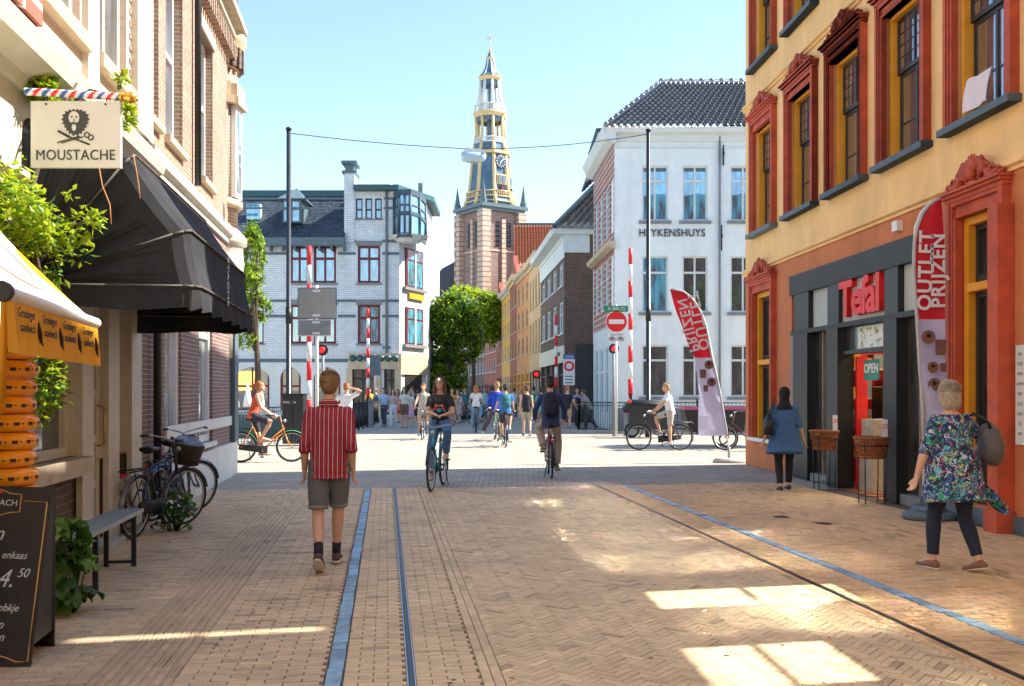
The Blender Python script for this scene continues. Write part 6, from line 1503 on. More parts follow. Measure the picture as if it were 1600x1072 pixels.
def stripes_mat(name):
    m = bpy.data.materials.new(name); m.use_nodes = True; t = m.node_tree; N = t.nodes; L = t.links; b = N['Principled BSDF']; b.inputs['Roughness'].default_value = .8
    tc = N.new('ShaderNodeTexCoord'); sp = N.new('ShaderNodeSeparateXYZ'); L.new(tc.outputs['Object'], sp.inputs[0])
    def M2(op, a, bv=None):
        n = N.new('ShaderNodeMath'); n.operation = op
        if isinstance(a, (int, float)): n.inputs[0].default_value = a
        else: L.new(a, n.inputs[0])
        if bv is not None:
            if isinstance(bv, (int, float)): n.inputs[1].default_value = bv
            else: L.new(bv, n.inputs[1])
        return n.outputs[0]
    gt = M2('GREATER_THAN', sp.outputs[2], 1.43)
    q = M2('ADD', M2('MULTIPLY', M2('SUBTRACT', 1.0, gt), sp.outputs[0]), M2('MULTIPLY', gt, sp.outputs[2]))
    f = M2('FRACT', M2('MULTIPLY', q, 26.0))
    cr = N.new('ShaderNodeValToRGB'); cr.color_ramp.interpolation = 'CONSTANT'; e = cr.color_ramp.elements; e[0].position = 0; e[0].color = (.30, .012, .03, 1); e[1].position = .36; e[1].color = (.72, .62, .58, 1)
    for p, c in ((.47, (.32, .015, .03)), (.66, (.05, .01, .07)), (.74, (.38, .02, .035))): x = e.new(p); x.color = (*c, 1)
    L.new(f, cr.inputs[0]); L.new(cr.outputs[0], b.inputs['Base Color']); return m
def floral_mat(name):
    m = bpy.data.materials.new(name); m.use_nodes = True; t = m.node_tree; N = t.nodes; L = t.links; b = N['Principled BSDF']; b.inputs['Roughness'].default_value = .7
    tc = N.new('ShaderNodeTexCoord'); n1 = N.new('ShaderNodeTexNoise'); n1.inputs['Scale'].default_value = 9; n1.inputs['Distortion'].default_value = 1.5; L.new(tc.outputs['Object'], n1.inputs['Vector'])
    ad = N.new('ShaderNodeVectorMath'); ad.operation = 'MULTIPLY_ADD'; ad.inputs[1].default_value = (.35,)*3; L.new(n1.outputs['Color'], ad.inputs[0]); L.new(tc.outputs['Object'], ad.inputs[2])
    v = N.new('ShaderNodeTexVoronoi'); v.inputs['Scale'].default_value = 26; L.new(ad.outputs[0], v.inputs['Vector'])
    s = N.new('ShaderNodeSeparateColor'); L.new(v.outputs['Color'], s.inputs[0])
    cr = N.new('ShaderNodeValToRGB'); cr.color_ramp.interpolation = 'CONSTANT'; e = cr.color_ramp.elements; e[0].position = 0; e[0].color = (.012, .014, .07, 1); e[1].position = .34; e[1].color = (.02, .30, .12, 1)
    for p, c in ((.46, (.03, .12, .38)), (.58, (.015, .015, .06)), (.70, (.12, .50, .55)), (.78, (.6, .62, .66)), (.86, (.5, .06, .16)), (.91, (.16, .10, .45)), (.96, (.55, .55, .12))): x = e.new(p); x.color = (*c, 1)
    L.new(s.outputs[0], cr.inputs[0]); L.new(cr.outputs[0], b.inputs['Base Color']); return m
CM = {}
def cmat(c, rough=.8):
    if not isinstance(c, tuple): return c
    if (c, rough) not in CM: CM[(c, rough)] = mat('cloth', c, rough, .14, 5, .35, 45)
    return CM[(c, rough)]
HAIR = {'blond': (.42, .27, .12), 'brown': (.10, .05, .025), 'dark': (.025, .018, .014), 'ginger': (.42, .15, .04), 'grey': (.4, .33, .24), 'lightbrown': (.22, .12, .05), 'black': (.012, .012, .014)}
def hair_mat(k):
    n = 'hair_'+k
    if n not in M: M[n] = mat(n, HAIR[k], .55, .55, 60, .8, 150)
    return M[n]
def person(label, loc, rz, H=1.75, pel=None, lean=0.05, feet=None, hands=None, top=('tee', (.7, .7, .7)), bottom=('trousers', (.1, .1, .15)), shoes=(.05, .05, .05), hair='brown', hs='short', female=False, res=.009, skin='skin', face=False, headyaw=0, kneep=None, elbow=None, extra=None, sleeve=None, heavy=1.0, group=None, headpitch=0, socks=None, lz=0):
    k = H/1.75; t = thing('person', label, 'person', (loc[0], loc[1], loc[2] if len(loc) > 2 else 0), rz, group); t.scale = (k, k, k)
    loc = None
    P = Vector(pel or (0, 0, .93)); up = Vector((0, math.sin(lean), math.cos(lean))); fw_d = Vector((0, math.cos(lean), -math.sin(lean)))
    feet = feet or [(-.10, .18, 0, 0), (.10, -.22, .03, 30)]
    sp_ = lambda d, f=0: P+up*d+fw_d*f
    cu = lambda d: .0
    sk = M[skin]; hv = heavy; wst = (.115 if female else .128)*hv; hipw = (.168 if female else .148)*hv; chw = (.138 if female else .15)*hv; shw = .15*(hv+1)/2 if female else .163
    far = res > .012; nn = 10 if far else 14
    body = MB(); Lf = lambda mb, pts, rad, **q: mb.loft(pts, rad, n=nn, **q)
    def torso(mb, e, d0=-.08, d1=.56, loose=0.0, neck=True):
        pr = [(-.10, .09, .085, 0), (-.03, hipw*.98, .115*hv, -.01), (.05, hipw*.97, .112*hv, -.005), (.14, wst*1.07, .10*hv, .0), (.22, wst, .095*hv, .0), (.32, chw, .11*hv, .01), (.40, chw*1.02, .108*hv, .005), (.455, shw*.86, .088, 0), (.50, .10, .062, -.005), (.53, .062, .055, 0), (.60, .052, .053, .01)]
        pts, rad = [], []
        for d, a, b, f in pr:
            if d < d0-.02 or d > d1: continue
            if loose and d < .36: a = max(a, chw*.98+loose*.4); b = max(b, .105*hv+loose*.4)
            pts.append(sp_(d, f)); rad.append((a+e, b+e))
        if d0 < -.12:
            a, b = rad[0]; pts.insert(0, sp_(d0, 0)); m_ = max(hipw, chw)+e+loose; rad.insert(0, (m_, .12*hv+e+loose))
        Lf(mb, pts, rad, ref=(1, 0, 0), dome=0)
        return pts
    torso(body, 0)
    # head
    hc = sp_(.60)+Vector((0, .015+math.sin(lean)*-.0, 0)); hcen = hc+Vector((0, .012, .095)); Mh = Matrix.Rotation(headyaw, 3, 'Z')@Matrix.Rotation(headpitch, 3, 'X')
    def hp(x, y, z): return hcen+Mh@Vector((x, y, z))
    body.ball(hp(0, -.012, .02), (.078, .094, .096), 16, 12, Mh); body.ball(hp(0, .022, -.05), (.056, .066, .066), 14, 10, Mh); Lf(body, [sp_(.50), hp(0, -.01, -.05)], [(.056, .056), (.052, .055)])
    body.loft([hp(0, .085, .015), hp(0, .105, -.022), hp(0, .096, -.032)], [(.008, .008), (.015, .013), (.012, .008)], n=8, dome=.5)
    for s in (-1, 1): body.ball(hp(s*.075, -.005, -.005), (.012, .02, .03), 8, 6, Mh)
    body.ball(hp(0, .075, -.085), (.025, .02, .018), 8, 6, Mh)
    # legs
    LG = []
    for i, s in enumerate((-1, 1)):
        hj = P+Vector((s*.088*hv, 0, -.01)); fx, fy, fz, fp = feet[i]; ank = Vector((fx, fy, fz))+Vector((0, -.05*math.cos(R(fp)), .085+.07*math.sin(R(fp))))
        kn, ank = ik(hj, ank, .43, .42, (kneep[i] if kneep else (s*.12, 1, .0)))
        LG.append((hj, kn, ank, fp, s))
        Lf(body, [hj+Vector((0, 0, .03)), hj.lerp(kn, .25), hj.lerp(kn, .6), kn, kn.lerp(ank, .28), kn.lerp(ank, .65), ank], [(.088*hv, .09*hv), (.084*hv, .086*hv), (.066*hv, .068*hv), (.052, .054), (.054*hv, .058*hv), (.04, .042), (.032, .036)], dome=.5)
        fd = Vector((0, math.cos(R(fp)), -math.sin(R(fp)))); toe = ank+fd*.17+Vector((0, 0, -.05 if fp < 5 else -.03)); Lf(body, [ank+Vector((0, -.03, -.03)), ank+fd*.08+Vector((0, 0, -.035)), toe], [(.034, .04), (.036, .033), (.03, .02)], ref=(1, 0, 0), dome=.7)
    # arms and hands
    AR = []
    hands = hands or [(-.22, .12, .82), (.22, -.08, .82)]
    for i, s in enumerate((-1, 1)):
        sj = sp_(.445)+Vector((s*shw*.98, 0, 0)); pole = (elbow[i] if elbow else (s*.15, -1, -.1)); el, wr = ik(sj, hands[i], .29, .265, pole); AR.append((sj, el, wr))
        Lf(body, [sj, sj.lerp(el, .3), sj.lerp(el, .7), el, el.lerp(wr, .3), el.lerp(wr, .8), wr], [(.052*hv, .052*hv), (.046*hv, .047*hv), (.041*hv, .041*hv), (.037, .037), (.039*hv, .039*hv), (.028, .028), (.026, .022)], dome=.6)
        hd = (wr-el).normalized(); side = Vector((0, 1, 0))-hd*hd.y
        if side.length < .2: side = Vector((s, 0, 0))-hd*hd.x
        side.normalize(); pn = hd.cross(side)*(-s)
        pc = wr+hd*.05; body.loft([wr, wr+hd*.03, wr+hd*.075, wr+hd*.09], [(.026, .019), (.036, .017), (.040, .015), (.034, .013)], ref=side, n=10, dome=.4)
        if not far:
            for j, (o_, ln) in enumerate(((.031, .066), (.0105, .074), (-.0105, .070), (-.031, .054))):
                b0 = wr+hd*.082+side*o_; p1 = b0+hd*ln*.4+pn*(-.006); p2 = p1+(hd*.8-pn*.6).normalized()*ln*.36; p3 = p2+(hd*.4-pn*.9).normalized()*ln*.28
                body.tube([b0-hd*.02, p1, p2, p3], [.0102, .0098, .009, .0078], 7)
            b0 = wr+hd*.028+side*.028; body.tube([b0, b0+side*.022+hd*.026-pn*.008, b0+side*.028+hd*.056-pn*.016], [.0135, .0115, .009], 7)
        else: body.loft([wr+hd*.08, wr+hd*.12-pn*.01, wr+hd*.155-pn*.03], [(.035, .013), (.032, .013), (.02, .011)], ref=side, n=8, dome=.5); body.tube([wr+hd*.03+side*.03, wr+hd*.075+side*.05-pn*.01], .012, 6)
    bake('body', body, res, 2, sk, t)
    # upper clothing
    kd, tc_ = top[0], cmat(top[1]); cl = MB(); e = .014
    frac = {'tee': .62, 'rolled': 1.02, 'long': 1.0, 'tank': 0, 'jacket': 1.0, 'dress': .3, 'kaftan': 1.0, 'tunic': .95, 'half': 1.02}[kd]
    if sleeve is not None: frac = sleeve
    ext = {'tee': -.09, 'rolled': -.13, 'tank': -.08, 'long': -.08, 'jacket': -.12, 'dress': -.42, 'kaftan': -.38, 'tunic': -.30, 'half': -.1}[kd]
    loose = {'rolled': .02, 'dress': .04, 'kaftan': .06, 'tunic': .07}.get(kd, .012 if not female else .0)
    torso(cl, e, ext, .515, loose)
    if ext < -.2: # a hanging skirt of the garment
        w_ = max(hipw, chw)+e+loose
        Lf(cl, [sp_(.12), sp_(-.1), P+Vector((0, 0, ext*.6)), P+Vector((0, -.02, ext))], [(w_*.92, .12*hv+loose), (w_*1.0, .135*hv+loose), (w_*1.1, .15*hv+loose), (w_*1.2, .17*hv+loose)], ref=(1, 0, 0))
    for sj, el, wr in AR:
        if frac <= 0: 
            continue
        le = e+.006
        if frac <= .65: Lf(cl, [sj+(sj-el).normalized()*.0, sj.lerp(el, .3), sj.lerp(el, frac)], [(.064*hv, .064*hv), (.058*hv+le*.4, .058*hv+le*.4), (.058*hv+le*.5, .058*hv+le*.5)], dome=0)
        else:
            q = frac-.0 if frac < 1 else 1; pts = [sj, sj.lerp(el, .3), sj.lerp(el, .75), el]; rad = [(.060*hv,)*2, (.056*hv,)*2, (.052*hv,)*2, (.050*hv,)*2]
            end = .93 if kd in ('long', 'jacket', 'kaftan') else .18
            pts += [el.lerp(wr, end*.5), el.lerp(wr, end)]; rad += [(.050,)*2, (.044 if end > .5 else .051,)*2]; Lf(cl, pts, rad, dome=0)
        cl.ball(sj+Vector((0, 0, -.005)), .060*hv, 10, 8)
    bake('shirt' if kd not in ('dress', 'kaftan', 'tunic') else kd, cl, res*1.05, 3, tc_, t, .006 if not far else 0, 9)
    # lower clothing
    kd, bc = bottom[0], cmat(bottom[1])
    if kd != 'none':
        b_ = MB(); 
        if kd in ('trousers', 'jeans', 'shorts', 'slim'):
            Lf(b_, [sp_(-.115), sp_(-.03), sp_(.06), sp_(.13)], [(.11*hv, .095*hv), (hipw+.011, .126*hv), (hipw+.008, .122*hv), (wst*1.05+.012, .11*hv)], ref=(1, 0, 0))
            en = {'trousers': .97, 'jeans': .95, 'slim': .88, 'shorts': 0}[kd]; wd = {'trousers': .022, 'jeans': .012, 'slim': .008, 'shorts': .018}[kd]
            for hj, kn, ank, fp, s in LG:
                if kd == 'shorts': Lf(b_, [hj+Vector((0, 0, .04)), hj.lerp(kn, .3), hj.lerp(kn, .86)], [(.097*hv,)*2, (.098*hv,)*2, (.082*hv,)*2])
                else: Lf(b_, [hj+Vector((0, 0, .04)), hj.lerp(kn, .25), hj.lerp(kn, .6), kn, kn.lerp(ank, .3), kn.lerp(ank, .7), kn.lerp(ank, en)], [(.096*hv,)*2, (.092*hv,)*2, (.078*hv,)*2, (.058+wd,)*2, (.060+wd,)*2, (.048+wd,)*2, (.045+wd,)*2])
        else: # skirt
            z = {'skirt': .45, 'miniskirt': .36, 'longskirt': .78}[kd]; Lf(b_, [sp_(.12), sp_(0), P-Vector((0, 0, z*.6)), P-Vector((0, .0, z))], [(wst+.012, .10), (hipw+.015, .13), (hipw+.04, .17), (hipw+.06, .2)], ref=(1, 0, 0))
        bake('trousers' if kd in ('trousers', 'jeans', 'slim') else kd.replace('mini', '').replace('long', ''), b_, res*1.05, 3, bc, t, .005 if not far else 0, 11)
    if socks:
        b_ = MB()
        for hj, kn, ank, fp, s in LG: Lf(b_, [kn.lerp(ank, .74), ank], [(.041, .043), (.038, .042)])
        b_.build('socks', cmat(socks), t)
    if shoes:
        for hj, kn, ank, fp, s in LG:
            fd = Vector((0, math.cos(R(fp)), -math.sin(R(fp)))); un = Vector((0, math.sin(R(fp)), math.cos(R(fp)))); o0 = ank+Vector((0, 0, 0))
            b_ = MB(); Lf(b_, [o0-fd*.065-un*.045, o0-fd*.03-un*.035, o0+fd*.05-un*.042, o0+fd*.12-un*.055, o0+fd*.20-un*.062], [(.03, .03), (.04, .046), (.046, .038), (.05, .028), (.035, .02)], ref=(1, 0, 0), dome=.6); so_ = b_.build('shoe', cmat(shoes, .6), t)
            b_ = MB(); b_.loft([o0-fd*.08-un*.074, o0-fd*.03-un*.074, o0+fd*.1-un*.078, o0+fd*.21-un*.078], [(.028, .010), (.042, .011), (.050, .010), (.03, .008)], ref=(1, 0, 0), n=12, dome=.5); b_.build('sole', M['cream'] if sum(cmat(shoes).diffuse_color[:3]) and H != 1.7001 else M['black'], so_)
    # hair
    hm = hair_mat(hair) if hair in HAIR else cmat(hair); hb = MB()
    hb.ball(hp(0, -.022, .032), (.089, .097, .092), 16, 12, Mh)
    if hs == 'short': hb.ball(hp(0, -.058, -.015), (.076, .056, .08), 12, 10, Mh); hb.ball(hp(0, .03, .095), (.06, .05, .03), 10, 8, Mh)
    if hs in ('bob', 'long', 'pony'): hb.ball(hp(0, -.045, -.01), (.088, .075, .10), 14, 10, Mh)
    if hs == 'bob': hb.loft([hp(0, -.05, 0), hp(0, -.055, -.10), hp(0, -.045, -.14)], [(.096, .078), (.095, .075), (.08, .06)], ref=(1, 0, 0), n=14)
    if hs == 'long':
        hb.loft([hp(0, -.05, 0), hp(0, -.075, -.12), hp(0, -.10, -.26), hp(0, -.10, -.34)], [(.09, .07), (.10, .055), (.095, .035), (.06, .02)], ref=(1, 0, 0), n=14)
        for s in (-1, 1): hb.tube([hp(s*.07, .0, .03), hp(s*.083, .01, -.06), hp(s*.09, .015, -.17), hp(s*.095, .03, -.24)], [.028, .026, .026, .012], 8)
    if hs == 'pony': hb.tube([hp(0, -.10, .06), hp(0, -.15, .03), hp(0, -.16, -.06), hp(0, -.14, -.13)], [.03, .03, .026, .01], 8)
    if hs == 'bun': hb.ball(hp(0, -.06, .12), .045, 10, 8)
    if hs == 'cap': hb.loft([hp(0, .02, .06), hp(0, .16, .045)], [(.075, .02), (.05, .008)], ref=(1, 0, 0), n=12)
    if hs == 'hijab':
        hb = MB(); hb.ball(hp(0, -.02, .02), (.094, .108, .112), 16, 12, Mh); hb.loft([hp(0, -.02, 0), hp(0, -.02, -.10), sp_(.50)+Vector((0, -.01, 0)), sp_(.44)], [(.09, .095), (.08, .08), (.11, .095), (.17, .11)], ref=(1, 0, 0), n=16)
    bake('headscarf' if hs == 'hijab' else 'hair', hb, res*.95 if not far else res*.8, 1, hm, t, .0035 if hs != 'hijab' else .003, 60)
    if not far and hs != 'hijab':
        st_ = MB(); rs = random.Random(len(label))
        for i in range(230 if res < .008 else 110):
            a = rs.uniform(0, 6.283); top_ = rs.uniform(.1, .9); L_ = {'short': rs.uniform(.5, 1.15), 'pony': rs.uniform(.5, 1.1), 'bun': .9}.get(hs, rs.uniform(1.0, 1.75))
            if math.sin(a) > .35: L_ = min(L_, .62)
            P4 = []
            for j in range(5):
                ph = top_*.5+(L_-top_*.5)*j/4; k_ = 1.02+rs.uniform(-.012, .03)+(.05 if j == 4 else 0); phc = min(ph, 1.6); dz = -(ph-1.6)*.09 if ph > 1.6 else 0
                P4.append(hp(.088*k_*math.sin(phc)*math.cos(a+.15*j*rs.uniform(-1, 1)), -.024+.097*k_*math.sin(phc)*math.sin(a), .032+.092*k_*math.cos(phc)+dz-(max(0, ph-1.25)*.06 if hs in ('bob', 'long') else 0)))
            st_.tube(P4, [.0028, .0034, .0034, .003, .0012], 4)
        tag(st_.build('hair_strands', hm, t, fix=False), kind='stuff')
    if face:
        for s in (-1, 1):
            a = MB(); a.ball(hp(s*.030, .070, .004), (.0125, .009, .0075), 10, 8, Mh); ey = a.build('eye', M['signwhite'], t); a = MB(); a.ball(hp(s*.030, .0775, .004), (.0055, .003, .0055), 8, 6, Mh); a.build('iris', M['darktext'], ey)
            a = MB(); a.tube([hp(s*.016, .084, .025), hp(s*.032, .081, .030), hp(s*.05, .066, .024)], .0035, 6); a.build('eyebrow', hair_mat(hair) if hair in HAIR else M['darktext'], t)
        a = MB(); a.loft([hp(-.024, .079, -.060), hp(0, .088, -.058), hp(.024, .079, -.060)], [(.003, .002), (.006, .007), (.003, .002)], ref=(0, 0, 1), n=8); a.build('mouth', mat('lips', (.42, .12, .10), .5, .05), t)
    t['_k'] = k
    return t, dict(P=P, sp=sp_, AR=AR, LG=LG, hp=hp, k=k)
def strip_keys(t):
    if '_k' in t: del t['_k']
def at_px(px, py): g = G(px, py); return (g.x, g.y, 0)
def yaw_to(px, d): return 0
def worldof(t, v): return t.location+Matrix.Rotation(t.rotation_euler.z, 3, 'Z')@(Vector(v)*t.scale[0])

# the man in the striped shirt, walking away
t, q = person('man in a red and white striped shirt and grey shorts, walking away up the street', at_px(512, 889), R(6), 1.79, pel=(.012, 0, .925), lean=.05,
    feet=[(-.05, -.26, .05, 32), (.055, .30, 0, 0)], hands=[(-.205, .06, .86), (.215, .05, .86)], elbow=[(-.12, -1, 0), (.12, -1, 0)], top=('rolled', stripes_mat('striped_cotton')), bottom=('shorts', (.13, .135, .14)),
    shoes=(.10, .045, .04), hair='lightbrown', hs='short', res=.0068, socks=(.02, .015, .03), headyaw=0)
cb_ = MB(); cb_.loft([q['sp'](.485, -.03), q['sp'](.54, -.012)], [(.09, .075), (.075, .066)], ref=(1, 0, 0), n=16); cb_.build('collar', bpy.data.materials['striped_cotton'], t)
for sj, el, wr in q['AR']: a = MB(); a.loft([el.lerp(wr, .14), el.lerp(wr, .25)], [(.053, .053), (.052, .052)], n=14); a.build('cuff', cmat((.25, .02, .05)), t)
for hj, kn, ank, fp, s in q['LG']: a = MB(); a.loft([hj.lerp(kn, .82), hj.lerp(kn, .90)], [(.088, .088), (.086, .086)], n=16); a.build('hem', cmat((.2, .2, .2)), t)

# the woman in the floral tunic
t, q = person('fair haired woman in a blue and green patterned tunic and dark jeans, seen from behind', at_px(1490, 891), R(14), 1.70, pel=(0, 0, .93), lean=.10,
    feet=[(-.14, .16, 0, 0), (.13, -.12, .01, 12)], hands=[(-.36, .05, .84), (.26, .16, .98)], elbow=[(-1, -.6, 0), (1, -.7, 0)], top=('tunic', floral_mat('patterned_cloth')), bottom=('slim', (.012, .02, .045)),
    shoes=(.22, .10, .07), hair='grey', hs='bob', female=True, heavy=1.08, res=.0068, sleeve=.95)
fl_ = MB(); n = 14  # the flying hem
for i in range(n):
    for j in range(6):
        def Pp(i, j):
            a = i/n; b = j/6; return q['P']+Vector((.05+.2*b+.28*a*b, -.17-.05*math.sin(a*9+b*3), -.05-.30*b-.06*a*b+.03*math.sin(a*11)))
        fl_.quad(Pp(i, j), Pp(i+1, j), Pp(i+1, j+1), Pp(i, j+1), True)
fl_.build('flying_hem', bpy.data.materials['patterned_cloth'], t, fix=False)
wl = worldof(t, q['P'])
bg_ = thing('shoulder_bag', 'dark grey slouchy shoulder bag carried by the woman in the patterned tunic', 'bag', wl, R(14))
a = MB(); a.loft([(.30, -.05, .40), (.32, -.06, .33), (.34, -.06, .20), (.33, -.06, .08), (.32, -.06, .03)], [(.03, .05), (.09, .09), (.13, .10), (.12, .10), (.06, .06)], ref=(0, 1, 0), n=16); a.build('pouch', mat('grey_leather', (.10, .085, .09), .55, .2, 8, .4, 40), bg_)
a = MB(); a.tube([(.30, -.10, .36), (.24, -.155, .40), (.19, -.15, .45), (.165, -.05, .49), (.18, .06, .45), (.27, .06, .34)], .014, 6); a.build('strap', M['black'], bg_)

# woman with the headscarf
t, q = person('woman in a black headscarf, blue denim tunic and black trousers near the baskets', at_px(1226, 767), R(-4), 1.66, lean=.02,
    feet=[(-.09, -.05, 0, 0), (.09, .16, 0, 0)], hands=[(-.33, .02, .86), (.33, -.0, .82)], top=('tunic', (.05, .13, .27)), bottom=('slim', (.01, .01, .012)), shoes=(.02, .02, .02), hair=(.012, .011, .016), hs='hijab', female=True, res=.0085, sleeve=.97, heavy=1.06)
wl = worldof(t, q['P']); bg_ = thing('handbag', 'black handbag over the left shoulder of the woman in the headscarf', 'bag', wl, R(-4)); a = MB(); a.loft([(-.27, -.1, .32), (-.28, -.1, .2), (-.28, -.1, .02)], [(.04, .06), (.07, .14), (.07, .15)], ref=(1, 0, 0), n=14); a.build('pouch', M['black'], bg_); a = MB(); a.tube([(-.25, -.16, .3), (-.2, -.15, .48), (-.17, -.02, .55), (-.22, .02, .4), (-.26, -.04, .3)], .012, 6); a.build('strap', M['black'], bg_)

# ---- riders
def rider(label, pxy, rz, H, bike_label, bcol, res, phase=1, near=False, pose='ride', hands=None, bk=None, **kw):
    g = at_px(*pxy); bicycle(bike_label, g, rz, bcol, near=near, group='bicycles being ridden', **(bk or {}))
    k = H/1.75; S_ = lambda x, y, z: (x/k, y/k, z/k)
    pel = S_(0, -.26, 1.03); bb = Vector((0, -.06, .29))
    ft = [(-.13, -.06+.0, .29-.17*phase-.0, 0), (.13, -.06, .29+.17*phase, 0)]
    ft = [(x/k, (y+.04)/k, (z+.015)/k, p) for x, y, z, p in ft]
    hd = hands or [(-.27, .14, 1.06), (.27, .14, 1.06)]
    hd = [S_(*h) for h in hd]
    return person(label, g, rz, H, pel=pel, lean=kw.pop('lean', .22), feet=kw.pop('feet', None) or ft, hands=hd, kneep=[(-.25, 1, .4), (.25, 1, .4)], elbow=kw.pop('elbow', [(-.8, -.3, -1), (.8, -.3, -1)]), res=res, **kw)
t, q = rider('woman cycling towards the viewer in a black printed t-shirt and blue jeans', (684, 762), R(180-6), 1.74, 'turquoise city bicycle ridden towards the viewer by the woman in a black t-shirt', (.02, .26, .36), .0075, -1, True, lean=.06, hands=[(-.12, .12, 1.20), (.05, .14, 1.22)],
    top=('tee', (.014, .014, .017)), bottom=('jeans', (.07, .17, .33)), shoes=(.5, .42, .4), hair='brown', hs='long', female=True, face=True, bk=dict(style='city', rack=True))
pr = MB()
for (x, z, r, m_) in ((-.07, .28, .035, 0), (.07, .28, .035, 0), (0, .25, .04, 1), (-.05, .33, .025, 2), (.05, .33, .025, 2), (0, .32, .028, 0), (-.09, .24, .02, 1), (.09, .24, .02, 1)):
    pr.m = m_; c = q['sp'](z, .135); pr.poly([(c.x+x+r*math.cos(a*.5236), c.y-abs(x)*.12, c.z+r*.8*math.sin(a*.5236)) for a in range(12)][::-1])
pr.build('chest_print', [cmat((.5, .03, .08)), cmat((.03, .35, .33)), cmat((.5, .4, .05))], t, fix=False)
rider('woman in an orange top and dark shorts cycling from left to right', (414, 722), R(-78), 1.70, 'orange and green ladies bicycle crossing the square from left to right', (.62, .20, .02), .0095, 1, False, lean=.24, top=('tank', (.62, .09, .035)), bottom=('shorts', (.03, .03, .05)), shoes=(.6, .3, .2), hair='ginger', hs='pony', female=True, face=True, bk=dict(fender=mat('green_guard', (.03, .3, .12), .4, .1)))
rider('boy in a white t-shirt and beige shorts stopped on his bicycle, one foot down', (1032, 703), R(88), 1.66, 'dark brown bicycle held by the standing boy in front of the railing', (.05, .03, .03), .0095, 1, False, lean=.16, top=('tee', (.72, .74, .76)), bottom=('shorts', (.46, .42, .36)), shoes=(.6, .55, .65), hair='blond', hs='short', face=True, headyaw=R(0), feet=[(-.24, -.2, 0, 0), (.12, .05, .42, 0)])
t, q = rider('man riding away with a dark navy backpack, dark cap and beige trousers', (859, 744), R(1), 1.80, 'red bicycle ridden away by the man with the dark navy backpack', (.35, .03, .06), .0095, -1, False, lean=.18, top=('long', (.03, .05, .14)), bottom=('trousers', (.40, .34, .26)), shoes=(.2, .25, .08), hair='dark', hs='short')
def backpack(label, t, q, m_, s=1.0):
    o = worldof(t, q['P']); b = thing('backpack', label, 'backpack', o, t.rotation_euler.z); P = q['P']; k = t.scale[0]
    c = lambda d, f, x=0: ((q['sp'](d, f)-P)+Vector((x, 0, 0)))*k
    a = MB(); a.loft([c(.05, -.20), c(.12, -.22), c(.3, -.22), c(.44, -.20), c(.49, -.17)], [(.10*s, .05), (.14*s, .08), (.15*s, .085), (.13*s, .07), (.08*s, .03)], ref=(1, 0, 0), n=16); a.build('pack', m_, b)
    a = MB(); a.loft([c(.09, -.30), c(.24, -.31)], [(.09*s, .02), (.1*s, .025)], ref=(1, 0, 0), n=12, dome=.8); a.build('pocket', m_, b)
    for x in (-.09, .09): a = MB(); a.tube([c(.45, -.16, x), c(.50, -.05, x), c(.46, .09, x), c(.3, .14, x), c(.12, .06, x*1.5)], .016, 6); a.build('strap', m_, b)
    return b
backpack('dark navy backpack on the rider with beige trousers', t, q, cmat((.012, .014, .03)))
t, q = rider('boy in a bright blue t-shirt riding away with a teal backpack', (789, 697), R(4), 1.62, 'dark bicycle with a rear carrier ridden away by the boys in blue', (.03, .03, .03), .0105, 1, False, lean=.1, top=('tee', (.02, .16, .55)), bottom=('shorts', (.04, .04, .05)), shoes=(.6, .6, .6), hair='dark', hs='short')
backpack('teal backpack on the riding boy in the blue t-shirt', t, q, cmat((.03, .15, .2)))
t, q = rider('fair haired youth in a cobalt blue sweater riding away beside his friend', (776, 688), R(6), 1.84, 'pale green bicycle ridden away by the fair haired youth in cobalt blue', (.25, .42, .38), .0105, -1, False, lean=.1, top=('long', (.012, .05, .5)), bottom=('trousers', (.07, .07, .08)), shoes=(.6, .6, .65), hair='blond', hs='short', feet=[(-.42, .22, .16, 0), (.15, -.02, .32, 0)])
rider('ginger haired woman in a white shirt and blue jeans cycling towards the far street', (744, 675), R(0), 1.68, 'light green bicycle ridden by the ginger haired woman', (.3, .5, .4), .0135, 1, False, lean=.08, top=('tee', (.7, .68, .66)), bottom=('jeans', (.2, .38, .55)), shoes=(.2, .2, .25), hair='ginger', hs='long', female=True)
rider('cyclist in a pale top partly hidden behind the woman in the black t-shirt', (661, 686), R(182), 1.72, 'black bicycle following the woman in the black t-shirt', 'black', .0135, -1, False, lean=.12, top=('tank', (.45, .46, .4)), bottom=('shorts', (.5, .4, .3)), shoes=(.5, .5, .5), hair='ginger', hs='short', face=False)
# ---- walkers
t, q = person('man in a white t-shirt and grey shorts scratching the back of his head, walking away', at_px(541, 699), R(-8), 1.82, lean=.02, feet=[(-.1, -.1, .02, 15), (.1, .15, 0, 0)], hands=[(-.26, .25, 1.12), (.16, -.05, 1.60)], elbow=[(-1, -.4, -.3), (1, .2, -.2)], top=('tee', (.78, .78, .78)), bottom=('shorts', (.17, .18, .18)), shoes=(.7, .7, .7), hair='ginger', hs='short', res=.0095)
person('man in a black sleeveless top and khaki shorts walking away across the square', at_px(823, 681), R(3), 1.78, top=('tank', (.02, .02, .025)), bottom=('shorts', (.42, .40, .27)), shoes=(.05, .04, .03), hair='brown', hs='short', res=.012)
person('person in a light blue shirt walking beside the man in the black sleeveless top', at_px(846, 676), R(6), 1.72, top=('tee', (.12, .35, .55)), bottom=('trousers', (.28, .2, .16)), shoes=(.05, .05, .05), hair='dark', hs='short', res=.013)
t, q = person('woman in a black t-shirt and tan shorts walking by the right railing', at_px(886, 673), R(-6), 1.78, hands=[(-.3, .05, .88), (.36, .05, .92)], top=('tee', (.02, .02, .03)), bottom=('shorts', (.52, .36, .2)), shoes=(.06, .06, .1), hair='ginger', hs='bun', female=True, res=.012)
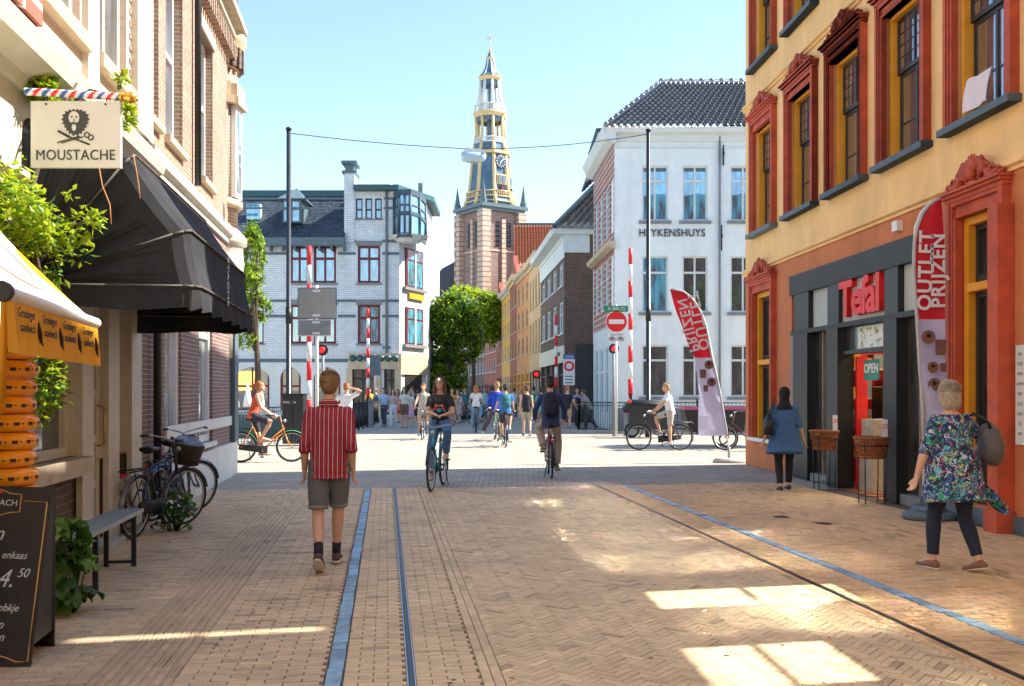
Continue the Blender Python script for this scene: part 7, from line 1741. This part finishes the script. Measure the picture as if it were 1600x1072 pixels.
person('person in a grey top leaning with one arm on the right railing', (GX(921, 38.6).x, 38.6, 0), R(60), 1.70, lean=.45, hands=[(-.2, .45, 1.05), (.2, .5, 1.08)], top=('tee', (.3, .28, .28)), bottom=('trousers', (.06, .06, .08)), shoes=(.05, .05, .05), hair='brown', hs='short', res=.013)
crowd = [('person in a light blue shirt and dark trousers at the waiting group edge', 600, 667, R(160), 1.72, ('tee', (.35, .5, .68)), ('trousers', (.05, .06, .1)), 'brown', 'short', False),
    ('person in a patterned top and white trousers in the waiting group', 614, 667, R(190), 1.68, ('tee', (.5, .4, .38)), ('trousers', (.65, .68, .75)), 'brown', 'long', True),
    ('young woman in a pale green top and brown shorts in the waiting group', 632, 669, R(175), 1.76, ('tee', (.55, .62, .52)), ('shorts', (.14, .08, .06)), 'dark', 'long', True),
    ('girl with a pink skirt and white top in the waiting group', 640, 667, R(185), 1.62, ('tee', (.7, .7, .72)), ('skirt', (.7, .35, .5)), 'lightbrown', 'long', True),
    ('woman in a black dress walking away from the waiting group', 653, 665, R(20), 1.66, ('tee', (.02, .02, .03)), ('skirt', (.03, .015, .03)), 'dark', 'pony', True),
    ('person in a maroon top and blue jeans behind the waiting group', 664, 661, R(170), 1.70, ('tee', (.35, .02, .08)), ('jeans', (.08, .2, .4)), 'brown', 'short', False),
    ('person in a dark blue jacket by the arcade', 588, 660, R(120), 1.72, ('long', (.04, .1, .2)), ('trousers', (.05, .05, .07)), 'ginger', 'short', False),
    ('woman in an orange top standing by the parked bicycles', 706, 664, R(200), 1.70, ('tee', (.7, .28, .05)), ('shorts', (.5, .3, .2)), 'ginger', 'short', True),
    ('woman in a pale pink dress near the foot of the trees', 716, 662, R(150), 1.64, ('tee', (.6, .42, .38)), ('skirt', (.6, .42, .4)), 'lightbrown', 'short', True),
    ('person in a pale turquoise shirt in the far crowd', 757, 656, R(0), 1.74, ('tee', (.25, .55, .55)), ('jeans', (.1, .2, .35)), 'blond', 'short', False),
    ('person in a royal blue t-shirt in the far crowd', 769, 658, R(10), 1.80, ('tee', (.03, .08, .4)), ('shorts', (.06, .06, .1)), 'dark', 'short', False),
    ('person in a white shirt at the far end of the bridge', 803, 655, R(0), 1.75, ('tee', (.7, .7, .68)), ('trousers', (.1, .1, .12)), 'brown', 'short', False),
    ('person in a mustard top walking along the far house fronts', 895, 655, R(180), 1.70, ('tee', (.6, .35, .05)), ('trousers', (.08, .08, .1)), 'brown', 'long', True),
    ('person in a red top far down the street', 792, 648, R(0), 1.72, ('tee', (.5, .04, .05)), ('trousers', (.05, .05, .07)), 'dark', 'short', False),
    ('person in a white top far down the street beside the red top', 781, 647, R(180), 1.70, ('tee', (.7, .7, .7)), ('jeans', (.08, .12, .25)), 'lightbrown', 'long', True)]
crowd += [('person in a striking yellow t-shirt beside the arcade columns', 577, 658, R(200), 1.73, ('tee', (.7, .5, .05)), ('jeans', (.1, .15, .3)), 'dark', 'short', False),
    ('woman in a red dress near the arcade corner', 622, 661, R(150), 1.66, ('tee', (.5, .03, .04)), ('skirt', (.5, .03, .04)), 'brown', 'long', True),
    ('man in a grey t-shirt and black shorts behind the waiting group', 646, 659, R(100), 1.80, ('tee', (.3, .3, .32)), ('shorts', (.03, .03, .03)), 'brown', 'short', False),
    ('person in a teal jacket by the bicycles parked under the trees', 727, 657, R(40), 1.70, ('long', (.03, .22, .24)), ('trousers', (.04, .04, .05)), 'blond', 'short', False),
    ('woman in a white dress crossing far down the street', 815, 652, R(90), 1.68, ('tee', (.75, .75, .74)), ('skirt', (.75, .75, .74)), 'blond', 'long', True),
    ('man in a green t-shirt walking away past the bridge', 834, 662, R(-5), 1.80, ('tee', (.06, .28, .1)), ('shorts', (.2, .18, .12)), 'dark', 'short', False),
    ('person in a lilac shirt near the red ring zone sign', 902, 664, R(170), 1.70, ('tee', (.4, .3, .55)), ('trousers', (.08, .08, .1)), 'ginger', 'short', False)]
for lb, px, py, rz, H, tp, bt_, hr, hs_, fm in crowd:
    f = rnd.uniform(-.16, .16); person(lb, at_px(px, py), rz, H, top=tp, bottom=bt_, hair=hr, hs=hs_, female=fm, shoes=(.6, .6, .6) if rnd.random() < .5 else (.05, .05, .05), feet=[(-.1, f, 0, 0), (.1, -f, 0, 0)], hands=[(-.28, -f, .84), (.28, f, .84)], res=.016, group='people on the square')
for o in list(bpy.data.objects):
    if o.name.startswith('person'): strip_keys(o)
# bicycles parked beyond
for i, (px, Y, c, lb) in enumerate(((722, 46, 'black', 'black bicycle parked beyond the square below the trees'), (732, 47, (.1, .1, .12), 'dark grey bicycle parked beside the black one below the trees'), (741, 48, (.05, .06, .1), 'navy bicycle parked third in the row below the trees'), (1168, 25.5, (.12, .02, .03), 'dark red bicycle half hidden by the apricot building corner'))):
    bicycle(lb, GX(px, Y), R(85 if i < 3 else 70), c, near=False, group='bicycles parked beyond the square')
# cargo tricycle behind the lilac flag
t = thing('cargo_trailer', 'dark cargo trailer with a pink edge parked behind the lilac flag', 'cart', GX(1115, 27.5), R(90)); 
a = MB(); a.prism([(-.75, .42), (.75, .42), (.9, 1.05), (-.9, 1.05)], .8, 'y', Matrix.Rotation(R(-90), 4, 'Z')@Matrix.Translation((0, -.4, 0))); a.build('box', M['charcoal_panel'], t)
a = MB(); a.prism([(-.92, 1.05), (.92, 1.05), (.92, 1.13), (-.92, 1.13)], .84, 'y', Matrix.Rotation(R(-90), 4, 'Z')@Matrix.Translation((0, -.42, 0))); a.build('rim', mat('pink_edge', (.6, .12, .25), .5, .1), t)
for x in (-.45, .45):
    a = MB(); a.torus((x, -.3, .25), .23, .022, 24, 6, 'x'); a.bar((x-.03, -.3, .25), (x+.03, -.3, .25), .03); a.build('wheel', M['rubber'], t)
t = thing('covered_scooter', 'dark covered scooter with a red tail standing behind the railing', 'scooter', GX(1015, 32.5), R(90)); kz = 32.5/1500
a = MB(); a.loft([(0, -.9, .85), (0, -.7, 1.0), (0, 0, 1.08), (0, .6, 1.1), (0, .9, .9)], [(.1, .1), (.22, .16), (.26, .2), (.25, .2), (.1, .1)], ref=(1, 0, 0), n=14); a.build('cover', M['black'], t)
a = MB(); a.box(-.22, .22, -.7, .7, .3, 1.0); a.build('body', M['charcoal_panel'], t); a = MB(); a.loft([(.0, .62, 1.2), (0, .72, 1.15)], [(.2, .13), (.16, .1)], ref=(1, 0, 0)); a.build('tail', M['red'], t)
for y in (-.6, .6): a = MB(); a.torus((0, y, .25), .22, .04, 20, 8, 'x'); a.build('wheel', M['rubber'], t)
# ================= plants
rg = random.Random(11)
def leafmesh(name, pts, size, m, flat=.5, var=.5, parent=None, shape='leaf', tip=None):
    mb = MB(); ms = m if isinstance(m, (list, tuple)) else [m]
    for p in pts:
        s = size*rg.uniform(1-var, 1+var); a = rg.uniform(0, 6.283); e = rg.uniform(-1, 1)*flat
        d = Vector((math.cos(a)*math.cos(e), math.sin(a)*math.cos(e), math.sin(e)-.25)).normalized(); w_ = d.cross(Vector((rg.uniform(-.6, .6), rg.uniform(-.6, .6), 1))).normalized(); n = d.cross(w_)
        p = Vector(p); c = p+d*s*.5+n*s*.08
        mb.m = rg.randrange(len(ms)) if len(ms) < 3 or rg.random() < .7 else 0
        i = len(mb.v); mb.v += [tuple(p), tuple(c+w_*s*.26), tuple(p+d*s), tuple(c-w_*s*.26)]; mb.face((i, i+1, i+2, i+3))
    o = mb.build(name, ms, parent, fix=False); return o
def blobpts(centres, n, shell=.55):
    out = []
    tot = sum(r[0]*r[1]*r[2] for c, r in centres)
    for c, r in centres:
        for i in range(int(n*r[0]*r[1]*r[2]/tot)):
            while True:
                v = Vector((rg.uniform(-1, 1), rg.uniform(-1, 1), rg.uniform(-1, 1)))
                if v.length < 1: break
            if v.length < shell and rg.random() < .75: v = v.normalized()*rg.uniform(shell, 1)
            q = Vector((c[0]+v.x*r[0], c[1]+v.y*r[1], c[2]+v.z*r[2]))
            if noise.noise(q*.9/max(.4, r[0]*.5)) > -.1: out.append(q)
    return out
# wisteria on the left shop front
t = thing('wisteria', 'bright yellow green wisteria sprawling over the shop cornice and under the square sign', 'climbing plant', GX(60, 7.6))
o0 = Vector(t.location)
def cl_(px, py, Y, rx, rz_, ry=.3): v = W(px, py, Y)-o0; k = Y/1500; return ((v.x, v.y, v.z), (rx*k, ry, rz_*k))
main = [cl_(35, 330, 6.9, 75, 50), cl_(90, 350, 7.0, 60, 45), cl_(20, 280, 7.0, 45, 45), cl_(95, 385, 7.1, 45, 35), cl_(60, 300, 7.2, 50, 30), cl_(10, 380, 6.9, 40, 30), cl_(125, 340, 7.0, 28, 28)]
up = [cl_(110, 125, 7.9, 55, 22, .25), cl_(165, 115, 8.0, 30, 14, .2), cl_(75, 140, 7.8, 30, 22, .2), cl_(195, 175, 7.7, 12, 28, .1), cl_(140, 150, 8.0, 40, 18, .2)]
P1 = blobpts(main, 3000); P2 = blobpts(up, 3600)
f = leafmesh('foliage', P1+P2, .068, [M['leaf_y'], M['leaf'], M['leaf_y']], 1.0, .5, t); tag(f, kind='stuff')
lo = [cl_(80, 600, 7.7, 28, 40, .15), cl_(70, 560, 7.7, 26, 22, .15), cl_(60, 640, 7.7, 22, 22, .15), cl_(65, 435, 7.3, 30, 18, .2)]
f = leafmesh('lower_foliage', blobpts(lo, 900), .062, [M['leaf_y'], M['leaf']], 1.0, .5, t); tag(f, kind='stuff')
a = MB(); V = lambda px, py, Y: W(px, py, Y)-o0
a.tube([V(68, 660, 7.75), V(72, 600, 7.75), V(64, 540, 7.7), V(70, 470, 7.6), V(55, 400, 7.4), V(40, 330, 7.2), V(60, 260, 7.4), V(90, 180, 7.7), V(120, 130, 7.9)], [.03, .03, .028, .026, .024, .02, .018, .014, .01], 7)
a.tube([V(55, 400, 7.4), V(90, 370, 7.2), V(130, 345, 7.0)], [.014, .01, .006], 6); a.tube([V(90, 180, 7.7), V(140, 140, 7.9), V(190, 150, 7.8)], [.012, .008, .005], 6); a.build('stem', M['bark'], t)
for pts in ([(155, 262), (160, 290), (172, 320), (174, 350)], [(208, 240), (213, 265), (217, 290), (219, 310)]):
    a = MB(); a.tube([V(x, y, 6.5) for x, y in pts], .0035, 5); a.build('hanging_tendril', mat('dry_tendril', (.45, .22, .08), .8, .1), t)
# big leaved plant beside the A-board
def big_plant(label, c, n, rad, h, size, name='leafy_plant'):
    t = thing(name, label, 'plant', c)
    st_ = MB()
    for i in range(n):
        a = rg.uniform(0, 6.28); r = rad*math.sqrt(rg.random()); p = Vector((r*math.cos(a), r*math.sin(a)*.7, h*rg.uniform(.15, 1))); st_.tube([(p.x*.2, p.y*.2, 0), (p.x*.7, p.y*.7, p.z*.8), p], .006, 5)
        s = size*rg.uniform(.7, 1.25); m = MB(); k = 14; tilt = Matrix.Rotation(rg.uniform(.2, 1.0), 3, Vector((math.cos(a+1.57), math.sin(a+1.57), 0)))@Matrix.Rotation(rg.uniform(0, 6), 3, 'Z')
        m.v.append(tuple(p)); 
        for j in range(k):
            q = j/k*6.283; rr = s*(.72+.28*abs(math.cos(q*2.5)))*(.35 if j == 0 else 1); v = Vector((rr*math.cos(q), rr*math.sin(q), -.25*rr+.03*math.sin(q*5))); m.v.append(tuple(p+tilt@v))
        for j in range(k): m.face((0, 1+j, 1+(j+1) % k), True)
        m.build('leaf', M['leaf'] if rg.random() < .6 else M['leaf_d'], t, fix=False)
    st_.build('stem', M['leaf_d'], t); return t
big_plant('broad leaved green plant growing at the wall between the chalkboard and the bench', GX(108, 6.9), 34, .26, .68, .10)
big_plant('low green plant growing under the parked bicycles', GX(272, 10.9), 26, .28, .45, .07)
# trees
def tree(label, base, H, crown, n, size, ms, trunk=.25, name='tree'):
    t = thing(name, label, 'tree', base); a = MB()
    a.tube([(0, 0, 0), (.1, 0, H*.3), (0, .1, H*.55), (.1, 0, H*.85)], [trunk, trunk*.8, trunk*.55, trunk*.2], 9)
    for i in range(9):
        q = rg.uniform(.3, .75); c, r = rg.choice(crown); a.tube([(0, 0, H*q), Vector(c)*.5+Vector((0, 0, H*q*.5)), Vector(c)+Vector((r[0]*rg.uniform(-.5, .5), 0, r[2]*.3))], [trunk*.4, trunk*.25, trunk*.08], 6)
    a.build('trunk', M['bark'], t); tag(leafmesh('crown', blobpts(crown, n, .6), size, ms, 1.0, .5, t), kind='stuff'); return t
def crown_px(items, Y, base):
    out = []; k = Y/1500
    for px, py, rx, rz_ in items: v = W(px, py, Y)-base; out.append(((v.x, rg.uniform(-.8, .8), v.z), (rx*k, rx*k*.8, rz_*k)))
    return out
G3 = [M['leaf'], M['leaf_d'], M['leaf_y']]
b = GX(700, 62); tree('large green tree left of the far street below the church tower', b, 8, crown_px([(700, 500, 40, 38), (680, 540, 30, 45), (722, 530, 32, 40), (695, 580, 34, 36), (715, 480, 34, 24), (735, 500, 22, 30), (676, 490, 18, 22), (688, 608, 22, 26), (712, 600, 20, 24)], 62, b), 17000, .30, G3)
b = GX(738, 95); tree('yellow green tree behind the large tree at the foot of the tower', b, 10, crown_px([(740, 470, 40, 22), (765, 485, 28, 28), (720, 462, 26, 16), (778, 510, 12, 22), (750, 520, 30, 30)], 95, b), 11000, .42, [M['leaf_y'], M['leaf'], M['leaf_y']])
b = GX(672, 72); tree('dark green tree against the side of the glazed brick house', b, 7, crown_px([(672, 560, 18, 45), (668, 510, 14, 38), (690, 600, 24, 20)], 72, b), 6000, .32, [M['leaf_d'], M['leaf']])
b = GX(398, 30); tree('sunlit yellow green tree peeping out behind the round corner turret', b, 7, crown_px([(388, 400, 22, 50), (398, 440, 20, 30), (385, 360, 14, 25), (400, 480, 18, 18), (383, 530, 18, 24), (374, 460, 30, 60)], 30, b), 7000, .15, [M['leaf_y'], M['leaf']], .12)

b = Vector((9.6, 28.3, 0)); tree('unseen tree added round the corner of the apricot building to shade the square', b, 6.5, [((0, 0, 5.2), (1.9, 1.3, 1.5)), ((.3, .5, 6.2), (1.3, 1.1, 1.0)), ((-.4, -.3, 4.3), (1.5, 1.0, .9))], 5000, .22, [M['leaf'], M['leaf_d']], .14)  # hidden tree added only for its shadow on the square
bpy.data.batch_remove(JUNK)
bpy.data.scenes.remove(TMP)
